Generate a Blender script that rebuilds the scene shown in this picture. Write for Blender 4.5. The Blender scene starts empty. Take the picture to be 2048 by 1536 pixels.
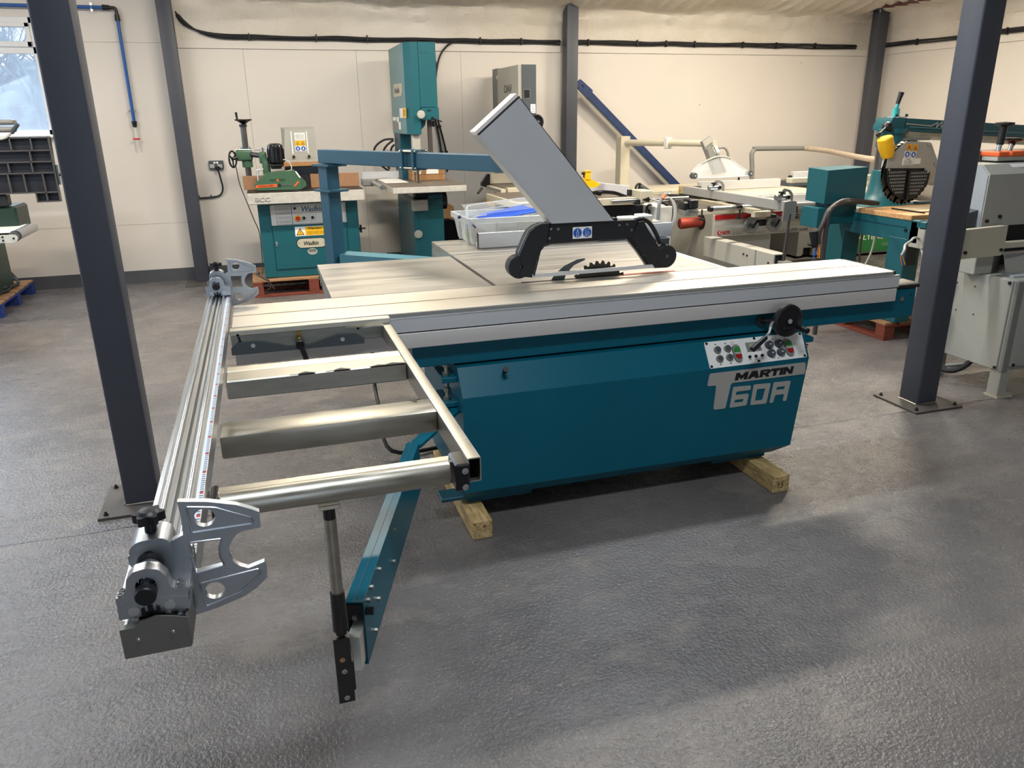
import bpy, bmesh, math, random
from math import sin, cos, pi, radians, sqrt, hypot
from mathutils import Vector, Matrix, noise
from mathutils.geometry import tessellate_polygon

S = bpy.context.scene
COL = S.collection
random.seed(7)

# ------------------------------------------------------------------ camera
cam_d = bpy.data.cameras.new('camera')
cam = bpy.data.objects.new('camera', cam_d); COL.objects.link(cam)
cam_d.sensor_fit = 'HORIZONTAL'; cam_d.sensor_width = 36.0; cam_d.lens = 1540.0 / 2048 * 36
cam_d.clip_start = 0.02; cam_d.clip_end = 200
_p, _r, _t = radians(19.05), radians(.772), radians(17.36)
_f = Vector((0, cos(_p), -sin(_p))); _x = Vector((1, 0, 0)); _d = _f.cross(_x)
_rt = _x * cos(_r) + _d * sin(_r); _dn = -_x * sin(_r) + _d * cos(_r)
_R = Matrix.Rotation(-_t, 3, 'Z')
_rt, _dn, _f = _R @ _rt, _R @ _dn, _R @ _f
cam.matrix_world = Matrix(((_rt.x, -_dn.x, -_f.x, 0), (_rt.y, -_dn.y, -_f.y, 0), (_rt.z, -_dn.z, -_f.z, 1.70), (0, 0, 0, 1)))
S.camera = cam

# ------------------------------------------------------------------ colour management, world
S.view_settings.view_transform = 'Standard'; S.view_settings.look = 'None'
S.view_settings.gamma = 1.0; S.view_settings.use_curve_mapping = False
S.view_settings.exposure = 0.0
W = bpy.data.worlds.new('overcast_sky'); S.world = W; W.use_nodes = True
wn = W.node_tree; wn.nodes.clear()
wo = wn.nodes.new('ShaderNodeOutputWorld'); wb = wn.nodes.new('ShaderNodeBackground')
wt = wn.nodes.new('ShaderNodeTexCoord'); wr = wn.nodes.new('ShaderNodeValToRGB'); wx = wn.nodes.new('ShaderNodeSeparateXYZ')
wn.links.new(wt.outputs['Generated'], wx.inputs[0]); wn.links.new(wx.outputs['Z'], wr.inputs[0])
wr.color_ramp.elements[0].position = 0.0; wr.color_ramp.elements[0].color = (.62, .74, .92, 1)
wr.color_ramp.elements[1].position = .5; wr.color_ramp.elements[1].color = (.82, .90, 1, 1)
wn.links.new(wr.outputs[0], wb.inputs[0]); wn.links.new(wb.outputs[0], wo.inputs[0])
wb.inputs['Strength'].default_value = 1.6

def area(name, loc, target, sx, sy, power, color):
    d = bpy.data.lights.new(name, 'AREA'); d.shape = 'RECTANGLE'; d.size = sx; d.size_y = sy
    d.energy = power; d.color = color
    o = bpy.data.objects.new(name, d); COL.objects.link(o); o.location = loc
    o.rotation_euler = (Vector(target) - Vector(loc)).to_track_quat('-Z', 'Y').to_euler()
    return o
WARM = (1.0, .90, .75); COOL = (.84, .92, 1.0); DAY = (.62, .78, 1.0)
# warm strip lamps hung along the rear bay, white lamps over the middle bay, one lamp over the front bay
for x, p in ((-2.6, 75), (.6, 125), (3.8, 130), (6.4, 320)):
    area('strip_lamp', (x, 6.5, 3.45), (x, 6.5, 0), 1.5, .14, p, WARM)
for x, p in ((-2.6, 115), (2.5, 95)):
    area('roof_light', (x, 4.2, 3.85), (x, 4.2, 0), 1.5, .14, p, COOL)
area('front_light', (.6, .7, 4.35), (.6, .7, 0), 1.6, .4, 105, COOL)
# daylight through the rear left window, the left wall windows and the open loading door behind
area('window_daylight', (-3.2, 9.28, 2.15), (-2.4, 3.0, 0), 2.2, 1.0, 85, DAY)
area('window_daylight', (-5.3, 3.0, 1.9), (2, 3.0, .6), 4.5, 1.3, 50, DAY)
area('door_daylight', (.5, -5.6, 1.7), (.8, 3.0, .5), 3.6, 2.8, 20, DAY)

# ------------------------------------------------------------------ materials
def lin(c):
    c = [v / 255 for v in c]
    return tuple([v / 12.92 if v <= .04045 else ((v + .055) / 1.055) ** 2.4 for v in c] + [1.0])

def mat(name, col, rough=.5, metal=0., var=.06, vs=6., bump=0., bs=60., stretch=(1, 1, 1), rvar=0., spec=.5, alpha=1., trans=0., coat=0., ior=1.45, emit=0.):
    m = bpy.data.materials.new(name); m.use_nodes = True
    nt = m.node_tree; b = nt.nodes['Principled BSDF']
    c = lin(col)
    tc = nt.nodes.new('ShaderNodeTexCoord'); mp = nt.nodes.new('ShaderNodeMapping'); mp.inputs['Scale'].default_value = stretch
    nt.links.new(tc.outputs['Object'], mp.inputs[0])
    nz = nt.nodes.new('ShaderNodeTexNoise'); nz.inputs['Scale'].default_value = vs; nz.inputs['Detail'].default_value = 5
    nt.links.new(mp.outputs[0], nz.inputs[0])
    rp = nt.nodes.new('ShaderNodeValToRGB')
    rp.color_ramp.elements[0].position = .3; rp.color_ramp.elements[1].position = .7
    rp.color_ramp.elements[0].color = tuple(max(0, v * (1 - var)) for v in c[:3]) + (1,)
    rp.color_ramp.elements[1].color = tuple(min(1, v * (1 + var)) for v in c[:3]) + (1,)
    nt.links.new(nz.outputs[0], rp.inputs[0]); nt.links.new(rp.outputs[0], b.inputs['Base Color'])
    b.inputs['Roughness'].default_value = rough; b.inputs['Metallic'].default_value = metal
    b.inputs['Specular IOR Level'].default_value = spec; b.inputs['IOR'].default_value = ior
    if rvar:
        mr = nt.nodes.new('ShaderNodeMapRange'); mr.inputs[3].default_value = rough - rvar; mr.inputs[4].default_value = rough + rvar
        mr.inputs[1].default_value = .3; mr.inputs[2].default_value = .7
        nt.links.new(nz.outputs[0], mr.inputs[0]); nt.links.new(mr.outputs[0], b.inputs['Roughness'])
    if bump:
        n2 = nt.nodes.new('ShaderNodeTexNoise'); n2.inputs['Scale'].default_value = bs; n2.inputs['Detail'].default_value = 3
        nt.links.new(mp.outputs[0], n2.inputs[0])
        bp = nt.nodes.new('ShaderNodeBump'); bp.inputs['Strength'].default_value = bump; bp.inputs['Distance'].default_value = .003
        nt.links.new(n2.outputs[0], bp.inputs['Height']); nt.links.new(bp.outputs[0], b.inputs['Normal'])
    if alpha < 1: b.inputs['Alpha'].default_value = alpha
    if trans: b.inputs['Transmission Weight'].default_value = trans
    if coat: b.inputs['Coat Weight'].default_value = coat; b.inputs['Coat Roughness'].default_value = .15
    return m

K = {}
K['teal'] = mat('teal_paint', (6, 88, 106), .36, spec=.3, var=.05, vs=3, bump=.08, bs=220)
K['teal_dark'] = mat('dark_teal_paint', (8, 66, 80), .4, var=.05, vs=3)
K['teal_grey'] = mat('grey_teal_paint', (42, 84, 102), .42, var=.06, vs=4)
K['wteal'] = mat('machine_teal_paint', (20, 84, 92), .42, var=.05, vs=4, bump=.06, bs=160)
K['wteal_sheen'] = mat('teal_with_reflection', (84, 128, 134), .35, var=.05, vs=3)  # teal paled to carry the reflection on the bandsaw's left face
K['grey'] = mat('column_grey_paint', (66, 68, 76), .45, var=.05, vs=4, bump=.05, bs=120)
K['alu'] = mat('anodised_aluminium', (222, 213, 198), .36, .75, var=.04, vs=8, stretch=(.4, 20, 20), rvar=.05)
K['alu_y'] = mat('extruded_aluminium', (206, 208, 208), .34, 1, var=.04, vs=8, stretch=(20, .4, 20), rvar=.05)
K['alu_grey'] = mat('satin_grey_aluminium', (204, 204, 204), .5, .3, var=.03, vs=5, stretch=(.4, 8, 8))
K['duct'] = mat('grey_duct_paint', (186, 187, 188), .45, .2, var=.03, vs=3)
K['cast'] = mat('ground_cast_iron', (190, 184, 174), .34, .85, var=.05, vs=4, stretch=(.5, 6, 1), rvar=.06)
K['zinc'] = mat('zinc_plated_steel', (172, 168, 156), .38, 1, var=.1, vs=7, stretch=(1.5, 6, 6), rvar=.07)
K['steel'] = mat('bright_steel', (190, 192, 194), .25, 1, var=.05, vs=10)
K['steel_dk'] = mat('blackened_steel', (62, 60, 58), .42, .8, var=.15, vs=14)
K['castalu'] = mat('die_cast_aluminium', (178, 182, 186), .36, 1, var=.06, vs=14, bump=.05, bs=150)
K['black'] = mat('black_plastic', (22, 22, 25), .42, var=.1, vs=20)
K['gloss_black'] = mat('gloss_black_paint', (14, 14, 16), .18, var=.1, vs=10)
K['guard'] = mat('satin_black_housing', (24, 25, 29), .5, var=.08, vs=10, bump=.04, bs=300)
K['white'] = mat('white_enamel', (200, 198, 190), .4, var=.03, vs=6)
K['cream'] = mat('cream_enamel', (186, 178, 156), .42, var=.03, vs=6)
K['lgrey'] = mat('light_grey_enamel', (164, 162, 152), .42, var=.03, vs=5)
K['mgrey'] = mat('mid_grey_enamel', (128, 127, 122), .45, var=.04, vs=5)
K['dgrey'] = mat('dark_grey_enamel', (70, 76, 80), .45, var=.05, vs=5)
K['chipped'] = mat('chipped_white_paint', (180, 176, 166), .5, var=.1, vs=26)
K['green'] = mat('feeder_green_paint', (62, 92, 68), .4, var=.06, vs=7)
K['dgreen'] = mat('dark_green_paint', (26, 50, 40), .4, var=.06, vs=7)
K['agreen'] = mat('bright_green_panel', (40, 120, 60), .45, var=.04, vs=7)
K['yellow'] = mat('yellow_paint', (236, 178, 24), .35, var=.05, vs=8)
K['orange'] = mat('orange_paint', (226, 96, 40), .45, var=.05, vs=8)
K['red'] = mat('red_paint', (200, 32, 34), .4, var=.05, vs=8)
K['maroon'] = mat('maroon_primer', (92, 40, 36), .55, var=.1, vs=8)
K['rubber_red'] = mat('red_rubber_hose', (150, 54, 36), .5, var=.1, vs=10)
K['blue_steel'] = mat('blue_worn_paint', (36, 54, 92), .5, var=.18, vs=10)
K['pipe_blue'] = mat('blue_air_pipe', (36, 84, 150), .3, var=.05, vs=8)
K['sign_blue'] = mat('sign_blue', (24, 84, 170), .4, var=.03)
K['ink'] = mat('black_ink', (18, 18, 20), .6, var=.05)
K['ink_grey'] = mat('grey_ink', (110, 110, 108), .6, var=.05)
K['ink_blue'] = mat('blue_ink', (30, 96, 128), .5, var=.05)
K['paper'] = mat('white_label', (232, 230, 224), .6, var=.03)
K['mdf'] = mat('mdf_board', (146, 108, 78), .7, var=.08, vs=30)
K['card'] = mat('brown_cardboard', (156, 118, 78), .75, var=.08, vs=12)
K['tape'] = mat('brown_packing_tape', (150, 108, 66), .4, var=.06, vs=12)
K['cable'] = mat('black_cable', (30, 30, 32), .5, var=.1, vs=12)
K['hosegrey'] = mat('dark_rubber_hose', (62, 56, 52), .55, var=.1, vs=12)
K['cable_grey'] = mat('grey_cable', (170, 170, 168), .45, var=.05, vs=12)
K['flex'] = mat('beige_flexible_hose', (182, 166, 146), .5, var=.08, vs=12)
K['pallet_red'] = mat('red_stained_timber', (112, 52, 36), .7, var=.3, vs=18, stretch=(1, 6, 6), bump=.3, bs=40)
K['pallet_top'] = mat('worn_pallet_deck', (150, 112, 78), .75, var=.28, vs=14, stretch=(1, 6, 6), bump=.3, bs=40)
K['pallet_blue'] = mat('blue_stained_timber', (30, 50, 112), .7, var=.3, vs=18, stretch=(6, 1, 6), bump=.3, bs=40)
K['clear'] = mat('clear_polycarbonate', (236, 238, 238), .08, var=.02, alpha=.22, spec=.6)
K['frost'] = mat('translucent_polypropylene', (222, 224, 220), .25, var=.04, vs=8, alpha=.5)
K['blue_sheet'] = mat('blue_plastic_sheet', (36, 84, 190), .3, var=.1, vs=6)
K['lcd'] = mat('lcd_screen', (156, 160, 136), .25, var=.03)
K['lcd_blue'] = mat('pale_blue_lcd', (150, 186, 200), .25, var=.03)
K['knobgreen'] = mat('green_button', (44, 136, 52), .3, var=.05)
K['knobred'] = mat('red_button', (160, 30, 26), .3, var=.05)
K['motor'] = mat('gloss_black_motor', (18, 18, 19), .2, var=.1, vs=10)

K['badge'] = mat('silver_grey_badge', (176, 172, 164), .45, .2, var=.02)
K['redmark'] = mat('faded_red_marking', (206, 104, 88), .5, var=.1, vs=20)
K['blade'] = mat('dark_saw_blade', (84, 80, 74), .35, .9, var=.2, vs=10)
K['alu_bright'] = mat('polished_aluminium_lip', (232, 236, 240), .22, 1, var=.02)
K['alu_grey2'] = mat('pale_grey_anodised_fascia', (212, 206, 200), .5, .3, var=.03, vs=5, stretch=(.4, 8, 8))

K['zinc_pale'] = mat('pale_zinc_steel', (214, 208, 192), .34, 1, var=.06, vs=12)
K['zinc_dull'] = mat('dull_zinc_steel', (150, 150, 140), .42, 1, var=.12, vs=9, stretch=(1, 6, 6))
K['coping'] = mat('shadowed_weld_notch', (58, 58, 54), .6, .6, var=.1)
K['brass'] = mat('brass_fitting', (168, 140, 76), .35, 1, var=.1)
K['endplate'] = mat('grey_steel_plate', (132, 130, 124), .42, .8, var=.06, vs=10)
K['knot'] = mat('pine_knot', (134, 84, 52), .7, var=.15, vs=60)
K['pencil'] = mat('pencil_mark', (84, 64, 44), .7)
K['duct_edge'] = mat('pale_duct_edge', (190, 190, 186), .4, .4, var=.03)
K['pinkwhite'] = mat('pale_duct_lip', (230, 218, 210), .5, var=.03)
K['stay'] = mat('pale_teal_stay', (64, 116, 128), .4, var=.05)
K['agreen_pale'] = mat('lime_label', (150, 176, 84), .5, var=.1)
K['clear_edge'] = mat('clear_plastic_edge', (214, 218, 226), .15, var=.05, alpha=.7)
K['peg'] = mat('navy_plastic_peg', (34, 40, 100), .4, var=.05)

K['steel_dk2'] = mat('grey_ground_steel', (104, 100, 98), .34, .9, var=.12, vs=12)
K['wteal_grey'] = mat('greyer_teal_paint', (50, 92, 100), .4, var=.05, vs=3)  # greyer, paler teal for the bandsaw's lower side door
K['castgrey'] = mat('dull_machined_table', (118, 108, 98), .5, .4, var=.1, vs=8)
K['dgrey2'] = mat('mid_dark_grey_enamel', (104, 110, 112), .45, var=.04)
K['ink_grey2'] = mat('dark_grey_lettering', (70, 68, 64), .5)

K['navy_black'] = mat('navy_black_enamel', (24, 26, 36), .4, var=.06)
K['conduit'] = mat('grey_conduit', (120, 124, 130), .4, var=.05)
K['red_dark'] = mat('dark_red_inner_hose', (92, 26, 18), .6, var=.1)
K['silver_plastic'] = mat('silver_plastic', (160, 160, 160), .4, .3, var=.03)
K['alu_white'] = mat('pale_anodised_deck', (200, 192, 176), .45, .3, var=.03, stretch=(.4, 8, 8))
K['alu_y2'] = mat('grey_anodised_fence', (176, 176, 174), .42, .5, var=.03)
K['wteal_sheen2'] = mat('shiny_teal_paint', (60, 160, 160), .3, var=.05)
K['hole_grey'] = mat('pale_guard_hole', (150, 150, 146), .6, var=.1)
K['orange_y'] = mat('amber_label', (236, 160, 30), .5, var=.04)
K['pale_blue_grey'] = mat('pale_blue_grey_enamel', (160, 164, 166), .4, var=.04)
K['olive'] = mat('olive_grey_paint', (118, 112, 96), .5, var=.05)
K['ribbed'] = mat('dark_cast_table', (40, 42, 48), .5, .2, var=.1, vs=8)
K['rib'] = mat('worn_cast_rib', (84, 82, 82), .5, .3, var=.1, vs=12)

def wood_mat(name, c1, c2, scale=(14, 3, 14)):
    m = bpy.data.materials.new(name); m.use_nodes = True; nt = m.node_tree; b = nt.nodes['Principled BSDF']
    tc = nt.nodes.new('ShaderNodeTexCoord'); mp = nt.nodes.new('ShaderNodeMapping'); mp.inputs['Scale'].default_value = scale
    nz = nt.nodes.new('ShaderNodeTexNoise'); nz.inputs['Scale'].default_value = 3; nz.inputs['Detail'].default_value = 6; nz.inputs['Distortion'].default_value = 1.2
    rp = nt.nodes.new('ShaderNodeValToRGB'); rp.color_ramp.elements[0].color = lin(c1); rp.color_ramp.elements[1].color = lin(c2)
    rp.color_ramp.elements[0].position = .35; rp.color_ramp.elements[1].position = .62
    nt.links.new(tc.outputs['Object'], mp.inputs[0]); nt.links.new(mp.outputs[0], nz.inputs[0]); nt.links.new(nz.outputs[0], rp.inputs[0])
    nt.links.new(rp.outputs[0], b.inputs['Base Color']); b.inputs['Roughness'].default_value = .65
    bp = nt.nodes.new('ShaderNodeBump'); bp.inputs['Strength'].default_value = .2; bp.inputs['Distance'].default_value = .002
    nt.links.new(nz.outputs[0], bp.inputs['Height']); nt.links.new(bp.outputs[0], b.inputs['Normal'])
    return m
K['ply_pale'] = wood_mat('pale_ply', (206, 182, 142), (224, 204, 168), (4, 14, 14))
K['pine'] = wood_mat('treated_pine', (150, 124, 80), (198, 170, 116))
K['ply'] = wood_mat('plywood_board', (176, 128, 80), (204, 160, 108), (4, 14, 14))
K['beamwood'] = wood_mat('oak_batten', (150, 108, 66), (176, 132, 84), (3, 14, 14))

# ------------------------------------------------------------------ mesh builder (shapes given in metres, room coordinates)
class MB:
    def __init__(s): s.bm = bmesh.new(); s.M = None
    def _add(s, tmp):
        if s.M is not None: bmesh.ops.transform(tmp, matrix=s.M, verts=tmp.verts)
        me = bpy.data.meshes.new('tmp'); tmp.to_mesh(me); tmp.free(); s.bm.from_mesh(me); bpy.data.meshes.remove(me)
        return s
    def box(s, x0, x1, y0, y1, z0, z1, bev=0., seg=1, M=None):
        t = bmesh.new(); bmesh.ops.create_cube(t, size=1.0)
        for v in t.verts: v.co = Vector(((x0 + x1) / 2 + v.co.x * (x1 - x0), (y0 + y1) / 2 + v.co.y * (y1 - y0), (z0 + z1) / 2 + v.co.z * (z1 - z0)))
        if bev: bmesh.ops.bevel(t, geom=list(t.edges), offset=bev, segments=seg, affect='EDGES', profile=.5)
        if M is not None: bmesh.ops.transform(t, matrix=M, verts=t.verts)
        return s._add(t)
    def prism(s, poly, axis, a, b, holes=(), M=None):
        rings = [list(poly)] + [list(h) for h in holes]
        def P(u, v, w):
            return Vector((w, u, v)) if axis == 'x' else Vector((u, w, v)) if axis == 'y' else Vector((u, v, w))
        t = bmesh.new(); flat = []
        for r in rings: flat += r
        A = [t.verts.new(P(u, v, a)) for u, v in flat]; B = [t.verts.new(P(u, v, b)) for u, v in flat]
        if len(rings) == 1:
            t.faces.new(A); t.faces.new(B[::-1])
        else:
            tris = tessellate_polygon([[Vector((u, v, 0)) for u, v in r] for r in rings])
            for q in tris:
                try: t.faces.new([A[i] for i in q]); t.faces.new([B[i] for i in q[::-1]])
                except ValueError: pass
        k = 0
        for r in rings:
            n = len(r)
            for i in range(n):
                j = (i + 1) % n
                t.faces.new((A[k + i], A[k + j], B[k + j], B[k + i]))
            k += n
        bmesh.ops.recalc_face_normals(t, faces=t.faces)
        if M is not None: bmesh.ops.transform(t, matrix=M, verts=t.verts)
        return s._add(t)
    def cyl(s, p0, p1, r, r2=None, seg=20):
        p0, p1 = Vector(p0), Vector(p1); d = p1 - p0
        t = bmesh.new(); bmesh.ops.create_cone(t, cap_ends=True, segments=seg, radius1=r, radius2=r if r2 is None else r2, depth=d.length)
        bmesh.ops.transform(t, matrix=Matrix.Translation((p0 + p1) / 2) @ d.to_track_quat('Z', 'Y').to_matrix().to_4x4(), verts=t.verts)
        return s._add(t)
    def lathe(s, prof, c, axis=(0, 0, 1), seg=28, sx=1.):
        q = Vector(axis).to_track_quat('Z', 'Y').to_matrix().to_4x4(); t = bmesh.new(); rows = []
        for r, h in prof:
            rows.append([t.verts.new((max(r, 1e-5) * cos(2 * pi * k / seg) * sx, max(r, 1e-5) * sin(2 * pi * k / seg), h)) for k in range(seg)])
        for A, B in zip(rows, rows[1:]):
            for k in range(seg): t.faces.new((A[k], A[(k + 1) % seg], B[(k + 1) % seg], B[k]))
        t.faces.new(rows[0][::-1]); t.faces.new(rows[-1])
        bmesh.ops.recalc_face_normals(t, faces=t.faces)
        bmesh.ops.transform(t, matrix=Matrix.Translation(Vector(c)) @ q, verts=t.verts)
        return s._add(t)
    def ball(s, c, r, sc=(1, 1, 1), seg=16):
        t = bmesh.new(); bmesh.ops.create_uvsphere(t, u_segments=seg, v_segments=seg // 2, radius=r)
        for v in t.verts: v.co = Vector((c[0] + v.co.x * sc[0], c[1] + v.co.y * sc[1], c[2] + v.co.z * sc[2]))
        return s._add(t)
    def tube(s, pts, r, seg=8, smooth=0, closed=False, rad=None):
        pts = [Vector(p) for p in pts]
        if smooth: pts = spline(pts, smooth)
        t = bmesh.new(); rows = []; n = len(pts); up = None
        for i, p in enumerate(pts):
            if closed: d = pts[(i + 1) % n] - pts[i - 1]
            else: d = pts[min(i + 1, n - 1)] - pts[max(i - 1, 0)]
            d.normalize()
            if up is None: up = d.orthogonal().normalized()
            up = (up - d * up.dot(d)); up = up.normalized() if up.length > 1e-6 else d.orthogonal().normalized()
            w = d.cross(up); rr = rad(i / max(1, n - 1), i) if rad else r
            rows.append([t.verts.new(p + (up * cos(2 * pi * k / seg) + w * sin(2 * pi * k / seg)) * rr) for k in range(seg)])
        m = n if closed else n - 1
        for i in range(m):
            A, B = rows[i], rows[(i + 1) % n]
            for k in range(seg): t.faces.new((A[k], A[(k + 1) % seg], B[(k + 1) % seg], B[k]))
        if not closed: t.faces.new(rows[0][::-1]); t.faces.new(rows[-1])
        bmesh.ops.recalc_face_normals(t, faces=t.faces)
        return s._add(t)
    def ring(s, c, axis, R, r, seg=32, ss=8):
        q = Vector(axis).to_track_quat('Z', 'Y').to_matrix(); c = Vector(c)
        return s.tube([c + q @ Vector((R * cos(2 * pi * k / seg), R * sin(2 * pi * k / seg), 0)) for k in range(seg)], r, ss, closed=True)
    def faces(s, verts, faces):
        t = bmesh.new(); V = [t.verts.new(v) for v in verts]
        for f in faces: t.faces.new([V[i] for i in f])
        return s._add(t)
    def hexa(s, lo, hi):
        """solid between a lower and an upper 4-point loop"""
        t = bmesh.new(); A = [t.verts.new(v) for v in lo]; B = [t.verts.new(v) for v in hi]
        t.faces.new(A); t.faces.new(B[::-1])
        for i in range(4): t.faces.new((A[i], A[(i + 1) % 4], B[(i + 1) % 4], B[i]))
        bmesh.ops.recalc_face_normals(t, faces=t.faces)
        return s._add(t)

def spline(pts, k):
    out = []; n = len(pts)
    for i in range(n - 1):
        p0, p1, p2, p3 = pts[max(i - 1, 0)], pts[i], pts[i + 1], pts[min(i + 2, n - 1)]
        for j in range(k):
            t = j / k
            out.append(.5 * ((2 * p1) + (p2 - p0) * t + (2 * p0 - 5 * p1 + 4 * p2 - p3) * t * t + (3 * p1 - p0 - 3 * p2 + p3) * t ** 3))
    out.append(pts[-1]); return out

def rpoly(pts, r, k=3):
    """round the corners of a polygon"""
    out = []; n = len(pts)
    for i in range(n):
        a, b, c = Vector(pts[i - 1]), Vector(pts[i]), Vector(pts[(i + 1) % n])
        u, v = a - b, c - b; rr = min(r, u.length * .45, v.length * .45)
        p, q = b + u.normalized() * rr, b + v.normalized() * rr
        for j in range(k + 1):
            t = j / k; out.append(tuple((1 - t) ** 2 * p + 2 * t * (1 - t) * b + t * t * q))
    return out
def circ(cx, cy, r, n=20): return [(cx + r * cos(2 * pi * k / n), cy + r * sin(2 * pi * k / n)) for k in range(n)]
def rect(x0, x1, y0, y1): return [(x0, y0), (x1, y0), (x1, y1), (x0, y1)]

def finish(name, mb, m, off=Vector((0, 0, 0)), smooth=True):
    me = bpy.data.meshes.new(name); mb.bm.to_mesh(me); mb.bm.free()
    if off.length: me.transform(Matrix.Translation(-off))
    for mm in (m if isinstance(m, (list, tuple)) else [m]): me.materials.append(K[mm] if isinstance(mm, str) else mm)
    if smooth:
        me.polygons.foreach_set('use_smooth', [True] * len(me.polygons)); me.set_sharp_from_angle(angle=radians(32))
    o = bpy.data.objects.new(name, me); COL.objects.link(o)
    return o

def thing(name, label, cat, loc, group=None):
    o = bpy.data.objects.new(name, None); COL.objects.link(o); o.location = loc; o.empty_display_size = .1
    o['label'] = label; o['category'] = cat; o['kind'] = 'thing'
    if group: o['group'] = group
    return o
def rootloc(o):
    while o.parent: o = o.parent
    return o.location.copy()
def part(parent, name, mb, m, label=None, stuff=False):
    o = finish(name, mb, m, rootloc(parent)); o.parent = parent
    if label: o['label'] = label
    if stuff: o['kind'] = 'stuff'
    return o
def single(name, label, cat, mb, m, group=None, stuff=False):
    o = finish(name, mb, m); o['label'] = label; o['category'] = cat; o['kind'] = 'stuff' if stuff else 'thing'
    if group: o['group'] = group
    return o
def struct(name, mb, m, parent=None):
    o = finish(name, mb, m); o['kind'] = 'structure'
    if parent: o.parent = parent
    return o
def copy_tree(root, loc, label, group=None):
    r = root.copy(); COL.objects.link(r); r.location = loc; r['label'] = label
    if group: r['group'] = group
    def kids(a, b):
        for c in [x for x in bpy.data.objects if x.parent == a and x is not b]:
            if c in made: continue
            d = c.copy(); COL.objects.link(d); made.add(d); d.parent = b; kids(c, d)
    made = {r}; kids(root, r)
    return r

def text(parent, s, p, xd, up, w, h, m, name='lettering', bold=0., shear=0., depth=.0012):
    """lettering fitted to a box w x h with its lower left corner at p"""
    cu = bpy.data.curves.new(name, 'FONT'); cu.body = s; cu.size = 1; cu.offset = bold; cu.shear = shear; cu.resolution_u = 3
    o = bpy.data.objects.new('tmp', cu); COL.objects.link(o)
    me = bpy.data.meshes.new_from_object(o.evaluated_get(bpy.context.evaluated_depsgraph_get()))
    bpy.data.objects.remove(o); bpy.data.curves.remove(cu)
    xs = [v.co.x for v in me.vertices]; ys = [v.co.y for v in me.vertices]
    x0, x1, y0, y1 = min(xs), max(xs), min(ys), max(ys)
    X, U = Vector(xd).normalized(), Vector(up).normalized(); N = X.cross(U); p = Vector(p) - rootloc(parent)
    t = bmesh.new(); t.from_mesh(me)
    g = bmesh.ops.extrude_face_region(t, geom=list(t.faces))
    for v in g['geom']:
        if isinstance(v, bmesh.types.BMVert): v.co.z += 1
    for v in t.verts:
        v.co = p + X * ((v.co.x - x0) / (x1 - x0) * w) + U * ((v.co.y - y0) / (y1 - y0) * h) + N * (depth * v.co.z)
    bmesh.ops.recalc_face_normals(t, faces=t.faces)
    t.to_mesh(me); t.free(); me.materials.clear(); me.materials.append(K[m])
    q = bpy.data.objects.new(name, me); COL.objects.link(q); q.parent = parent
    return q
XA, YA, ZA = (1, 0, 0), (0, 1, 0), (0, 0, 1)
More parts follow.
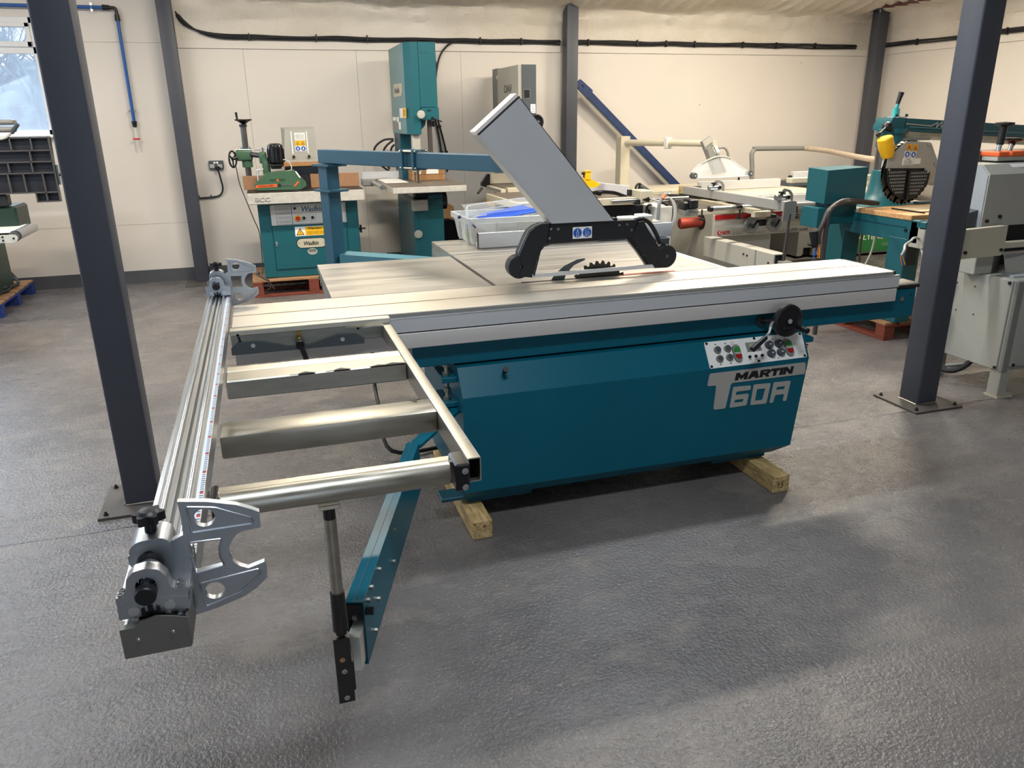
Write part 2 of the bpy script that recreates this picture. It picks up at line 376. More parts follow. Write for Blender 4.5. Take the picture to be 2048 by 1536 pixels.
# ------------------------------------------------------------------ room shell
RY, RX, LX, BY = 9.41, 8.173, -5.5, -6.0
def nnode(nt, t, **kw):
    n = nt.nodes.new(t)
    for k, v in kw.items():
        if k in n.inputs: n.inputs[k].default_value = v
        else: setattr(n, k, v)
    return n
def floor_mat():
    m = bpy.data.materials.new('painted_concrete_floor'); m.use_nodes = True; nt = m.node_tree; b = nt.nodes['Principled BSDF']; L = nt.links.new
    tc = nnode(nt, 'ShaderNodeTexCoord')
    big = nnode(nt, 'ShaderNodeTexNoise', Scale=.9, Detail=6., Roughness=.6); L(tc.outputs['Object'], big.inputs[0])
    r1 = nnode(nt, 'ShaderNodeValToRGB'); L(big.outputs[0], r1.inputs[0])
    e = r1.color_ramp.elements; e[0].position, e[0].color = .36, lin((92, 88, 86)); e[1].position, e[1].color = .66, lin((116, 111, 108))
    # scuffs and worn patches
    mp = nnode(nt, 'ShaderNodeMapping'); mp.inputs['Scale'].default_value = (1.3, 2.2, 1); mp.inputs['Rotation'].default_value = (0, 0, -.3); L(tc.outputs['Object'], mp.inputs[0])
    sc = nnode(nt, 'ShaderNodeTexNoise', Scale=2.6, Detail=8., Roughness=.7); L(mp.outputs[0], sc.inputs[0])
    r2 = nnode(nt, 'ShaderNodeValToRGB'); L(sc.outputs[0], r2.inputs[0])
    e = r2.color_ramp.elements; e[0].position, e[0].color = .52, (0, 0, 0, 1); e[1].position, e[1].color = .72, (1, 1, 1, 1)
    mx = nnode(nt, 'ShaderNodeMixRGB'); L(r2.outputs[0], mx.inputs[0]); L(r1.outputs[0], mx.inputs[1]); mx.inputs[2].default_value = lin((124, 116, 108))
    # pale chips
    v = nnode(nt, 'ShaderNodeTexVoronoi', Scale=9.); L(tc.outputs['Object'], v.inputs[0])
    r3 = nnode(nt, 'ShaderNodeValToRGB'); L(v.outputs['Distance'], r3.inputs[0])
    e = r3.color_ramp.elements; e[0].position, e[0].color = .02, (1, 1, 1, 1); e[1].position, e[1].color = .045, (0, 0, 0, 1)
    n9 = nnode(nt, 'ShaderNodeTexNoise', Scale=1.7, Detail=3.); L(tc.outputs['Object'], n9.inputs[0])
    g9 = nnode(nt, 'ShaderNodeMath', operation='GREATER_THAN'); L(n9.outputs[0], g9.inputs[0]); g9.inputs[1].default_value = .58
    m9 = nnode(nt, 'ShaderNodeMath', operation='MULTIPLY'); L(g9.outputs[0], m9.inputs[0]); L(r3.outputs[0], m9.inputs[1])
    m2 = nnode(nt, 'ShaderNodeMixRGB'); L(m9.outputs[0], m2.inputs[0]); L(mx.outputs[0], m2.inputs[1]); m2.inputs[2].default_value = lin((168, 162, 152))
    # cast joint between two pours
    sx = nnode(nt, 'ShaderNodeSeparateXYZ'); L(tc.outputs['Object'], sx.inputs[0])
    wob = nnode(nt, 'ShaderNodeTexNoise', Scale=3., Detail=4.); L(tc.outputs['Object'], wob.inputs[0])
    a1 = nnode(nt, 'ShaderNodeMath', operation='MULTIPLY_ADD'); L(wob.outputs[0], a1.inputs[0]); a1.inputs[1].default_value = .06; L(sx.outputs[1], a1.inputs[2])
    a2 = nnode(nt, 'ShaderNodeMath', operation='SUBTRACT'); L(a1.outputs[0], a2.inputs[0]); a2.inputs[1].default_value = 3.44
    a3 = nnode(nt, 'ShaderNodeMath', operation='ABSOLUTE'); L(a2.outputs[0], a3.inputs[0])
    a4 = nnode(nt, 'ShaderNodeMath', operation='LESS_THAN'); L(a3.outputs[0], a4.inputs[0]); a4.inputs[1].default_value = .005
    m3 = nnode(nt, 'ShaderNodeMixRGB'); L(a4.outputs[0], m3.inputs[0]); L(m2.outputs[0], m3.inputs[1]); m3.inputs[2].default_value = lin((48, 44, 42))
    L(m3.outputs[0], b.inputs['Base Color'])
    rr = nnode(nt, 'ShaderNodeMapRange'); L(sc.outputs[0], rr.inputs[0]); rr.inputs[1].default_value = .35; rr.inputs[2].default_value = .7; rr.inputs[3].default_value = .22; rr.inputs[4].default_value = .34
    L(rr.outputs[0], b.inputs['Roughness'])
    f1 = nnode(nt, 'ShaderNodeTexNoise', Scale=75., Detail=3., Roughness=.55); L(tc.outputs['Object'], f1.inputs[0])
    f2 = nnode(nt, 'ShaderNodeTexNoise', Scale=9., Detail=3.); L(tc.outputs['Object'], f2.inputs[0])
    b1 = nnode(nt, 'ShaderNodeBump', Strength=.8, Distance=.007); L(f1.outputs[0], b1.inputs['Height'])
    b2 = nnode(nt, 'ShaderNodeBump', Strength=.3, Distance=.012); L(f2.outputs[0], b2.inputs['Height']); L(b1.outputs[0], b2.inputs['Normal'])
    b3 = nnode(nt, 'ShaderNodeBump', Strength=.6, Distance=.004, invert=True); L(a4.outputs[0], b3.inputs['Height']); L(b2.outputs[0], b3.inputs['Normal'])
    L(b3.outputs[0], b.inputs['Normal']); b.inputs['Specular IOR Level'].default_value = .4
    return m
K['floor'] = floor_mat()
def wall_mat():
    m = mat('white_painted_board', (214, 206, 196), .45, var=.03, vs=.8, bump=.05, bs=40)
    nt = m.node_tree; b = nt.nodes['Principled BSDF']; L = nt.links.new
    old = b.inputs['Base Color'].links[0].from_socket
    tc = nnode(nt, 'ShaderNodeTexCoord'); v = nnode(nt, 'ShaderNodeTexVoronoi', Scale=2.3); L(tc.outputs['Object'], v.inputs[0])
    r = nnode(nt, 'ShaderNodeValToRGB'); L(v.outputs['Distance'], r.inputs[0])
    e = r.color_ramp.elements; e[0].position, e[0].color = .012, (1, 1, 1, 1); e[1].position, e[1].color = .026, (0, 0, 0, 1)
    mx = nnode(nt, 'ShaderNodeMixRGB'); L(r.outputs[0], mx.inputs[0]); L(old, mx.inputs[1]); mx.inputs[2].default_value = lin((150, 138, 126))
    L(mx.outputs[0], b.inputs['Base Color']); return m
K['wall'] = wall_mat()
def foam_mat():
    m = bpy.data.materials.new('painted_spray_foam'); m.use_nodes = True; nt = m.node_tree; b = nt.nodes['Principled BSDF']; L = nt.links.new
    tc = nnode(nt, 'ShaderNodeTexCoord')
    n = nnode(nt, 'ShaderNodeTexNoise', Scale=1.1, Detail=5.); L(tc.outputs['Object'], n.inputs[0])
    r = nnode(nt, 'ShaderNodeValToRGB'); L(n.outputs[0], r.inputs[0])
    e = r.color_ramp.elements; e[0].position, e[0].color = .35, lin((206, 196, 180)); e[1].position, e[1].color = .65, lin((222, 214, 202))
    # damp stains and scratches
    mp = nnode(nt, 'ShaderNodeMapping'); mp.inputs['Scale'].default_value = (5, 5, .9); L(tc.outputs['Object'], mp.inputs[0])
    n2 = nnode(nt, 'ShaderNodeTexNoise', Scale=2., Detail=8., Roughness=.75); L(mp.outputs[0], n2.inputs[0])
    r2 = nnode(nt, 'ShaderNodeValToRGB'); L(n2.outputs[0], r2.inputs[0])
    e = r2.color_ramp.elements; e[0].position, e[0].color = .66, (0, 0, 0, 1); e[1].position, e[1].color = .74, (1, 1, 1, 1)
    mx = nnode(nt, 'ShaderNodeMixRGB'); L(r2.outputs[0], mx.inputs[0]); L(r.outputs[0], mx.inputs[1]); mx.inputs[2].default_value = lin((128, 112, 92))
    L(mx.outputs[0], b.inputs['Base Color']); b.inputs['Roughness'].default_value = .5
    n3 = nnode(nt, 'ShaderNodeTexNoise', Scale=24., Detail=4., Distortion=1.5); L(tc.outputs['Object'], n3.inputs[0])
    bp = nnode(nt, 'ShaderNodeBump', Strength=.5, Distance=.02); L(n3.outputs[0], bp.inputs['Height']); L(bp.outputs[0], b.inputs['Normal'])
    return m
K['foam'] = foam_mat()
K['plinth'] = mat('dark_grey_plinth_paint', (80, 80, 84), .5, var=.05, vs=3)
K['joint'] = mat('dark_board_joint', (120, 110, 100), .8)
K['roof'] = mat('painted_roof_lining', (200, 190, 176), .7, var=.05, vs=2)
K['upvc'] = mat('white_upvc', (222, 222, 222), .3, var=.02)

struct('floor', MB().box(LX - .2, RX + .2, BY - 3, RY + .2, -.1, 0), 'floor')
# rear wall: backing with the window opening, lined with boards
WX0, WX1, WZ0, WZ1 = -4.5, -1.985, 1.60, 2.70
wr_ = struct('wall_rear', MB().box(LX, WX0, RY + .012, RY + .2, 0, 4.6).box(WX0, WX1, RY + .012, RY + .2, 0, WZ0).box(WX0, WX1, RY + .012, RY + .2, WZ1, 4.6).box(WX1, RX + .2, RY + .012, RY + .2, 0, 4.6), 'joint')
def board(x0, x1, z0, z1): struct('panel', MB().box(x0 + .0012, x1 - .0012, RY, RY + .012, z0 + .0012, z1 - .0012), 'wall', wr_)
xs = [-5.5, WX0]
for x0, x1 in ((-5.5, WX0), (WX1, -.74)):
    board(x0, x1, .142, .647); board(x0, x1, .647, 2.485); board(x0, x1, 2.485, 3.6)
board(WX0, WX1, .142, .647); board(WX0, WX1, .647, WZ0); board(WX0, WX1, WZ1, 3.6)
xs = [-.74, -.03, 1.17, 2.37, 3.66, RX]
for a, b in zip(xs, xs[1:]): board(a, b, .142, 2.6)
# right wall, left wall with window openings, rear of the hall with the open loading door
wrt = struct('wall_right', MB().box(RX + .012, RX + .2, BY, RY + .2, 0, 4.6), 'joint')
struct('panel', MB().box(RX, RX + .012, BY, RY, .144, 2.6), 'wall', wrt)
struct('wall_left', MB().box(LX - .2, LX, BY, RY + .2, 0, 1.2).box(LX - .2, LX, BY, RY + .2, 2.6, 4.6).box(LX - .2, LX, 5.4, RY + .2, 1.2, 2.6).box(LX - .2, LX, BY, .6, 1.2, 2.6), 'wall')
struct('wall_front', MB().box(LX - .2, -1.4, BY - .2, BY, 0, 4.6).box(2.4, RX + .2, BY - .2, BY, 0, 4.6).box(-1.4, 2.4, BY - .2, BY, 3.2, 4.6), 'wall')
struct('ceiling', MB().faces([(LX - .2, RY + .2, 3.08), (RX + .2, RY + .2, 3.08), (RX + .2, 2, 4.5), (LX - .2, 2, 4.5), (LX - .2, BY - .2, 4.5), (RX + .2, BY - .2, 4.5)], [(0, 1, 2, 3), (3, 2, 5, 4)]), 'roof')
# plinths
struct('baseboard_rear', MB().box(LX, RX, RY - .006, RY + .012, 0, .142), 'plinth')
struct('baseboard_right', MB().box(RX - .006, RX + .012, BY, RY - .006, 0, .142), 'plinth')
# capping strips over the lining boards
struct('trim_1', MB().box(-.672, 3.605, RY - .016, RY, 2.437, 2.515, .002), 'wall')
struct('trim_2', MB().box(3.75, RX, RY - .016, RY, 2.437, 2.515, .002), 'wall')
struct('trim_3', MB().box(RX - .016, RX, -2, RY - .016, 2.437, 2.515, .002), 'wall')
# sprayed foam between the boards and the roof, lumpy and ribbed where it follows the roof sheets
def foam(axis, a0, a1, base, sgn, name, parent):
    n, rows = int((a1 - a0) / .045), 22
    prof = [(2.50, .012), (2.56, .02), (2.62, .022), (2.68, .026), (2.73, .03), (2.77, .05), (2.81, .07), (2.85, .075), (2.89, .085), (2.92, .12), (2.94, .17)]
    prof += [(2.96 + .035 * k, .24 + .16 * k) for k in range(11)]
    vs, fs = [], []
    for i in range(n + 1):
        u = a0 + (a1 - a0) * i / n
        for j, (z, d) in enumerate(prof):
            q = noise.noise(Vector((u * 1.6, z * 5, base))); q2 = noise.noise(Vector((u * 7, z * 16, base + 3)))
            k = min(1, max(0, (z - 2.52) / .3))
            dz = (q * .05 + q2 * .014) * k + .02 * noise.noise(Vector((u * .9, 3, base))) * k
            rib = .022 * sin(u * 2 * pi / .2) * (1 if z > 2.95 else 0)
            dd = d + (.02 * q2 + .02 * q) * (0.3 + k) * (1 if j else 0)
            p = (u, base - sgn * dd, z + dz + rib) if axis == 'x' else (base - sgn * dd, u, z + dz + rib)
            vs.append(p)
    m = len(prof)
    for i in range(n):
        for j in range(m - 1):
            f = (i * m + j, (i + 1) * m + j, (i + 1) * m + j + 1, i * m + j + 1)
            fs.append(f if axis == 'x' else f[::-1])
    o = struct('foam_lining', MB().faces(vs, fs), 'foam', parent)
foam('x', -.68, RX, RY, 1, 'foam', wr_)
foam('y', -1.0, RY, RX, 1, 'foam', wrt)

# ------------------------------------------------------------------ window
wf = struct('window_1', MB().box(WX0, WX1, RY - .01, RY + .08, WZ1 - .05, WZ1).box(WX0, WX1, RY - .01, RY + .08, WZ0, WZ0 + .045).box(WX0, WX0 + .05, RY - .01, RY + .08, WZ0, WZ1).box(WX1 - .03, WX1, RY - .01, RY + .08, WZ0, WZ1).box(WX0, WX1, RY - .01, RY + .08, 2.37, 2.43).box(-3.3, -3.24, RY - .01, RY + .08, WZ0, WZ1), 'upvc')
for x0, x1 in ((-4.45, -3.3), (-3.24, WX1 - .03)):
    sash = MB()
    for r in ((x0, x1, 2.43, 2.48), (x0, x1, 2.61, 2.65), (x0, x0 + .04, 2.43, 2.65), (x1 - .04, x1, 2.43, 2.65)):
        sash.box(r[0], r[1], RY - .03, RY + .03, r[2], r[3], .004)
    s_ = struct('window_sash', sash, 'upvc', wf)
    struct('window_catch', MB().box((x0 + x1) / 2 - .05, (x0 + x1) / 2 + .05, RY - .05, RY - .03, 2.445, 2.465, .004), 'white', s_)
    struct('window_pane', MB().box(x0 + .04, x1 - .04, RY + .002, RY + .006, 2.48, 2.61), 'clear', wf)
    struct('window_pane', MB().box(x0, x1, RY + .002, RY + .006, WZ0 + .045, 2.37), 'clear', wf)
struct('windowsill_1', MB().box(WX0 - .05, WX1 + .03, RY - .09, RY + .012, WZ0 - .03, WZ0, .006), 'upvc')

# ------------------------------------------------------------------ outside: yard and bare trees seen through the window
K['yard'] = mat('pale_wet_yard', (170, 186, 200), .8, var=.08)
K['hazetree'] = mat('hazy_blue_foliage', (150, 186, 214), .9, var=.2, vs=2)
struct('ground_outside', MB().box(-40, 10, RY + .2, 60, -.3, -.1), 'yard')
def tree(x, y, h, seed, label):
    rd = random.Random(seed); mb = MB()
    def limb(p, d, l, r, lv):
        q = p + d * l; mb.tube([p, (p + q) / 2 + Vector((rd.uniform(-.05, .05), rd.uniform(-.05, .05), 0)) * l, q], r, 5, rad=lambda t, i: r * (1 - .45 * t))
        if lv == 0: return
        for k in range(4 if lv > 1 else 3):
            a = rd.uniform(0, 2 * pi); s = rd.uniform(.45, .9)
            nd = (d + Vector((cos(a) * s, sin(a) * s, rd.uniform(-.1, .3)))).normalized()
            limb(p + d * l * rd.uniform(.55, 1), nd, l * rd.uniform(.55, .75), r * .5, lv - 1)
    limb(Vector((x, y, -.1)), Vector((0, 0, 1)), h * .38, h * .022, 4)
    return single('bare_tree', label, 'tree', mb, 'hazetree')
tree(-6.3, 29, 8.5, 3, 'bare branched tree standing outside beyond the window, nearest the grey column')
tree(-8.6, 31, 7.5, 8, 'smaller bare tree outside the window, further from the grey column')
hd = MB()
for k in range(60):
    rd = random.Random(k); hd.ball((-16 + k * .3 + rd.uniform(-.4, .4), 34 + rd.uniform(-1, 1), rd.uniform(.2, 3.2)), rd.uniform(.8, 1.5), seg=10)
single('hazy_hedge', 'hazy blue hedge line far outside the window', 'hedge', hd, 'hazetree', stuff=True)

# ------------------------------------------------------------------ steel columns
def free_column(cx, cy, label, h=4.15, rot=0):
    t = thing('steel_column', label, 'column', (cx, cy, 0), 'free-standing box columns')
    part(t, 'shaft', MB().box(cx - .074, cx + .074, cy - .076, cy + .076, .012, h, .012, 3), 'grey')
    part(t, 'base_plate', MB().box(cx - .176, cx + .176, cy - .176, cy + .176, 0, .012, .001), 'steel_plate')
    w = MB()
    for a in range(4):
        c, s = ((0, -1), (1, 0), (0, 1), (-1, 0))[a]
        w.tube([(cx + c * .076 - s * .07, cy + s * .076 - c * .07, .014), (cx + c * .078, cy + s * .078, .016), (cx + c * .076 + s * .07, cy + s * .076 + c * .07, .014)], .005, 6)
    part(t, 'weld_bead', w, 'zinc')
    for a, b in ((-1, -1), (1, -1), (-1, 1), (1, 1)):
        part(t, 'anchor_bolt', MB().cyl((cx + a * .145, cy + b * .145, .012), (cx + a * .145, cy + b * .145, .020), .011, seg=6).cyl((cx + a * .145, cy + b * .145, .02), (cx + a * .145, cy + b * .145, .03), .006, seg=8), 'steel_dk')
    return t
K['steel_plate'] = mat('dusty_steel_plate', (84, 78, 72), .55, .2, var=.15, vs=8)
fc = free_column(-.695, 3.69, 'dark grey box column on a bolted plate behind the silver crosscut fence')
copy_tree(fc, (3.741, 3.528, 0), 'grey box column on a square plate beside the wide pale sanding machine')
def wall_column(x0, x1, y0, h, label, cap=False):
    t = thing('wall_column', label, 'column', ((x0 + x1) / 2, y0 + .07, 0))
    part(t, 'shaft', MB().box(x0, x1, y0, y0 + .15, .012, h, .01, 2), 'grey')
    part(t, 'base_plate', MB().box(x0 - .1, x1 + .06, y0 - .22, y0 + .15, 0, .012), 'steel_plate')
    if cap:
        part(t, 'cap_plate', MB().box(x0 - .09, x1 + .09, y0 - .07, y0 + .2, h, h + .015), 'grey')
        for a in (x0 - .04, x1 + .04):
            part(t, 'bolt', MB().cyl((a, y0 - .03, h - .03), (a, y0 - .03, h + .03), .012, seg=6), 'zinc')
    return t
wall_column(-.81, -.668, 9.19, 3.1, 'grey box column on the rear wall beside the blue air pipe')
wall_column(3.605, 3.752, 9.19, 3.12, 'grey box column on the rear wall behind the grey bandsaw and slanting duct')
wall_column(7.87, 8.02, 9.0, 2.955, 'grey box column standing in the far corner under the maroon beam', True)
bm_ = MB().box(7.8, 8.09, 1.5, 9.15, 2.971, 2.985).box(7.8, 8.09, 1.5, 9.15, 3.10, 3.112).box(7.935, 7.955, 1.5, 9.15, 2.985, 3.10)
single('roof_beam', 'maroon steel beam resting on the corner column', 'beam', bm_, 'maroon')

# ------------------------------------------------------------------ blue air line
ap = thing('air_pipe', 'blue compressed air pipe dropping down the white wall to a valve', 'pipe', (-1.2, 9.36, 1.4))
part(ap, 'pipe', MB().cyl((-4.8, 9.36, 2.80), (-1.27, 9.36, 2.80), .017), 'pipe_blue')
part(ap, 'pipe', MB().cyl((-1.198, 9.36, 2.72), (-1.2, 9.36, 1.67), .017), 'pipe_blue')
part(ap, 'elbow', MB().tube([(-1.255, 9.36, 2.80), (-1.215, 9.36, 2.798), (-1.2, 9.36, 2.78), (-1.198, 9.36, 2.735)], .016, 10, 4), 'steel_dk')
part(ap, 'collar', MB().cyl((-1.32, 9.36, 2.80), (-1.255, 9.36, 2.80), .027, .022), 'black')
part(ap, 'collar', MB().cyl((-1.198, 9.36, 2.74), (-1.198, 9.36, 2.68), .022, .027), 'black')
part(ap, 'collar', MB().cyl((-1.2, 9.36, 1.72), (-1.2, 9.36, 1.66), .027, .02), 'black')
for c in ((-1.42, 2.80, 'x'), (-1.2, 1.82, 'z'), (-2.7, 2.80, 'x')):
    mb = MB().ring((c[0], 9.36, c[1]), (1, 0, 0) if c[2] == 'x' else (0, 0, 1), .019, .004, 16, 6)
    mb.box(c[0] - .004, c[0] + .004, 9.378, 9.41, c[1] - .004, c[1] + .004)
    if c[2] == 'z': mb.box(c[0] - .036, c[0] + .036, 9.353, 9.367, c[1] - .01, c[1] + .01)
    else: mb.box(c[0] - .01, c[0] + .01, 9.353, 9.367, c[1] - .04, c[1] + .04)
    part(ap, 'pipe_clip', mb, 'steel')
v_ = part(ap, 'valve', MB().cyl((-1.2, 9.36, 1.66), (-1.2, 9.36, 1.61), .013).cyl((-1.2, 9.36, 1.61), (-1.2, 9.36, 1.55), .017, seg=6).cyl((-1.2, 9.36, 1.55), (-1.2, 9.36, 1.48), .012).cyl((-1.2, 9.36, 1.48), (-1.2, 9.36, 1.44), .008), 'white')
part(v_, 'valve_handle', MB().box(-1.235, -1.165, 9.34, 9.352, 1.535, 1.55, .003), 'red')

# ------------------------------------------------------------------ socket
so = thing('wall_socket', 'grey metal double wall socket with black plugged cable', 'socket', (-.446, 9.40, 1.25))
part(so, 'face_plate', MB().box(-.522, -.37, 9.37, 9.41, 1.209, 1.299, .004), 'dgrey')
for x in (-.49, -.41): part(so, 'outlet', MB().box(x - .024, x + .024, 9.366, 9.372, 1.222, 1.262, .002), 'lgrey')
for x in (-.462, -.434): part(so, 'rocker_switch', MB().box(x - .011, x + .011, 9.364, 9.372, 1.268, 1.288, .002), 'paper')
part(so, 'plug', MB().box(-.46, -.41, 9.33, 9.37, 1.20, 1.24, .008), 'black')
part(so, 'cord', MB().tube([(-.433, 9.345, 1.2), (-.42, 9.35, 1.12), (-.41, 9.37, 1.0), (-.45, 9.385, .93), (-.54, 9.39, .91), (-.68, 9.39, .905)], .009, 8, 6), 'cable')
for x in (-.545, -.67): part(so, 'cord_clip', MB().box(x - .007, x + .007, 9.378, 9.41, .895, .935, .002), 'dgrey')

# ------------------------------------------------------------------ black cable bundle along the wall
def sag(a, b, n, f): return [f(a + (b - a) * i / n, i) for i in range(n + 1)]
cb = thing('cable_run', 'bundle of black cables clipped along the top of the white boards', 'cable', (3.5, 9.38, 2.55))
for k in range(3):
    rd = random.Random(k + 20); y = 9.372 - .012 * (k % 2); dz = (.0, .02, .035)[k]
    pts = [(-.66, y, 2.98 - k * .02), (-.655, y, 2.84 - k * .03), (-.58, y, 2.70 - k * .02), (-.42, y, 2.58 + dz * .5), (-.2, y, 2.535 + dz)]
    pts += sag(.1, 3.59, 12, lambda u, i: (u, y, 2.528 + dz + rd.uniform(-.006, .006)))
    part(cb, 'cable', MB().tube(pts, .0095, 6, 3), 'cable')
    pts = sag(3.77, 7.86, 16, lambda u, i: (u, y, 2.53 + dz + rd.uniform(-.007, .007)))
    part(cb, 'cable', MB().tube(pts, .0095, 6, 3), 'cable')
    rd2 = random.Random(k)
    pts = sag(9.15, -1.5, 24, lambda u, i: (8.135 + .012 * (k % 2), u, 2.53 + dz + rd2.uniform(-.007, .007)))
    part(cb, 'cable', MB().tube(pts, .0095, 6, 3), 'cable')
for x in (.05, .75, 1.3, 2.6, 3.1, 3.95, 4.6, 5.0, 5.4, 6.1, 6.6, 7.2):
    part(cb, 'cable_tie', MB().box(x - .006, x + .006, 9.348, 9.398, 2.512, 2.588, .002), 'black')
for y in (8.6, 7.9, 7.3, 6.6, 5.6): part(cb, 'cable_tie', MB().box(8.118, 8.165, y - .006, y + .006, 2.512, 2.588, .002), 'black')
cd = thing('cable_drop', 'pair of black cables hanging down the wall beside the tall teal bandsaw', 'cable', (2.16, 9.38, 1.5))
part(cd, 'cable', MB().tube([(1.78, 9.36, 2.54), (1.92, 9.36, 2.51), (2.02, 9.36, 2.42), (2.07, 9.37, 2.26), (2.03, 9.38, 2.05), (2.02, 9.38, 1.8), (2.07, 9.38, 1.5), (2.09, 9.38, 1.3), (2.09, 9.38, 1.1)], .011, 8, 6), 'cable')
part(cd, 'cable', MB().tube([(2.5, 9.36, 2.555), (2.3, 9.36, 2.54), (2.17, 9.36, 2.46), (2.09, 9.36, 2.32), (2.045, 9.37, 2.05), (2.04, 9.37, 1.8), (2.11, 9.37, 1.5), (2.15, 9.37, 1.3), (2.15, 9.37, 1.1)], .011, 8, 6), 'cable')
for z in (1.98, 1.62): part(cd, 'cable_tie', MB().cyl((2.04 if z > 1.8 else 2.075, 9.375, z - .012), (2.04 if z > 1.8 else 2.075, 9.375, z + .012), .026, seg=10), 'black')
for x in (2.09, 2.15): part(cd, 'plug_sleeve', MB().cyl((x, 9.375, 1.34), (x, 9.375, 1.24), .019), 'black')
# ================================================================== foreground panel saw
ps = thing('panel_saw', 'large teal panel saw with white control panel, standing on timber blocks', 'saw', (1.55, 3.6, .087))
def cabinet():
    mb = MB(); y0 = 2.928
    F = [(.70, .60), (2.403, .602), (2.352, .155), (2.28, .11), (.689, .11), (.70, .165)]
    # pressed front: slanted top panel, upright face, tucked-in lower band
    a = [(.70, 3.01, .71), (2.42, 3.01, .71), (2.403, y0, .60), (.70, y0, .60), (2.352, y0, .155), (.70, y0, .165), (2.28, y0 + .045, .11), (.715, y0 + .045, .11)]
    b = [(.70, 3.75, .71), (2.42, 3.75, .71), (2.403, 3.75, .60), (.70, 3.75, .60), (2.352, 3.75, .155), (.70, 3.75, .165), (2.28, 3.75, .11), (.715, 3.75, .11)]
    v = a + b
    f = [(0, 1, 2, 3), (3, 2, 4, 5), (5, 4, 6, 7), (7, 6, 14, 15), (1, 9, 10, 2), (2, 10, 12, 4), (4, 12, 14, 6), (0, 8, 9, 1), (8, 11, 10, 9), (11, 13, 12, 10), (13, 15, 14, 12), (3, 11, 8, 0), (3, 5, 13, 11), (5, 7, 15, 13)]
    return mb.faces(v, [q[::-1] for q in f])
part(ps, 'cabinet', cabinet(), 'teal')
part(ps, 'foot_rail', MB().box(.72, 1.02, 2.985, 3.7, .0875, .112), 'teal_dark')
part(ps, 'foot_rail', MB().box(1.95, 2.25, 2.985, 3.7, .0875, .112), 'teal_dark')
part(ps, 'foot_flange', MB().box(.60, .71, 2.97, 3.06, .112, .13, .002), 'teal_dark')
part(ps, 'pedestal', MB().box(1.05, 2.12, 3.45, 4.55, .1, .92), 'teal_dark')
part(ps, 'bed_beam', MB().box(.52, 3.10, 3.04, 3.34, .718, .865, .004), 'teal')
part(ps, 'beam_cover', MB().prism([(3.035, .868), (3.035, .884), (3.05, .89), (3.15, .89), (3.15, .868)], 'x', 2.86, 3.11), 'steel_dk')
part(ps, 'beam_bolt', MB().cyl((3.01, 3.041, .815), (3.01, 3.032, .815), .013, seg=16).cyl((3.01, 3.033, .815), (3.01, 3.026, .815), .008, seg=6), 'steel')
part(ps, 'screw_hole', MB().cyl((3.07, 3.042, .83), (3.07, 3.039, .83), .005, seg=10), 'ink')
# levelling brackets at the left end of the bed
for z in (.545, .655):
    br = part(ps, 'bracket', MB().box(.635, .735, 3.02, 3.20, z - .012, z + .012, .003), 'teal')
    part(br, 'bolt', MB().cyl((.665, 3.06, z - .05), (.665, 3.06, z + .075), .009, seg=10).cyl((.665, 3.06, z + .012), (.665, 3.06, z + .028), .017, seg=6).cyl((.665, 3.06, z + .05), (.665, 3.06, z + .066), .016, seg=6), 'zinc')
part(ps, 'gusset', MB().prism([(.63, .72), (.645, .72), (.70, .60), (.685, .60)], 'y', 3.24, 3.255), 'mgrey')
part(ps, 'gusset', MB().prism([(.70, .60), (.74, .58), (.76, .50), (.745, .50)], 'y', 3.16, 3.175), 'mgrey')
# lock pin on the slanted panel
SN = Vector((0, -.11, .082)).normalized(); SU = Vector((0, .082, .11)).normalized()
def sp(x, s, n=0): return Vector((x, 2.928, .60)) + SU * s + SN * n
def smat(): return Matrix(((1, SU.x, SN.x, 0), (0, SU.y, SN.y, 2.928), (0, SU.z, SN.z, .60), (0, 0, 0, 1)))
part(ps, 'lock_pin', MB().cyl(sp(.895, .092), sp(.895, .092, .035), .006).cyl(sp(.895, .092, .03), sp(.895, .092, .05), .012, seg=16), 'black')
# control panel
mb = MB(); mb.M = smat(); mb.prism(rpoly([(1.866, .002), (2.392, .004), (2.404, .131), (1.872, .132)], .008), 'z', 0, .0035)
cp = part(ps, 'control_panel', mb, 'paper')
def sl(p, q): return sp(p[0], p[1], q)
for x, s in ((1.882, .124), (1.876, .011), (2.137, .125), (2.127, .012), (2.391, .123), (2.380, .012)):
    part(cp, 'screw', MB().cyl(sp(x, s, .003), sp(x, s, .0065), .0062, seg=14), 'black')
for x, s in ((1.927, .087), (1.981, .088), (1.926, .043), (1.979, .044)):
    part(cp, 'push_button', MB().cyl(sp(x, s, .003), sp(x, s, .016), .0175, .016, seg=24), 'mgrey')
    part(cp, 'button_cap', MB().cyl(sp(x, s, .015), sp(x, s, .0195), .0125, seg=20), 'dgrey')
for x, s in ((2.202, .083), (2.257, .084), (2.201, .040), (2.254, .041)):
    part(cp, 'selector_knob', MB().cyl(sp(x, s, .003), sp(x, s, .022), .0195, .0175, seg=24), 'dgrey')
    m2 = MB(); m2.M = smat(); m2.box(x - .003, x + .007, s - .002, s + .002, .022, .0235)
    part(cp, 'knob_mark', m2, 'paper')
def pill(x, s, hw, hh, n0, n1):
    m2 = MB(); m2.M = smat()
    return m2.prism([(x + hw * cos(a), s + (hh - hw) + hw * sin(a)) for a in [pi * k / 10 for k in range(11)]] + [(x + hw * cos(a), s - (hh - hw) + hw * sin(a)) for a in [pi + pi * k / 10 for k in range(11)]], 'z', n0, n1)
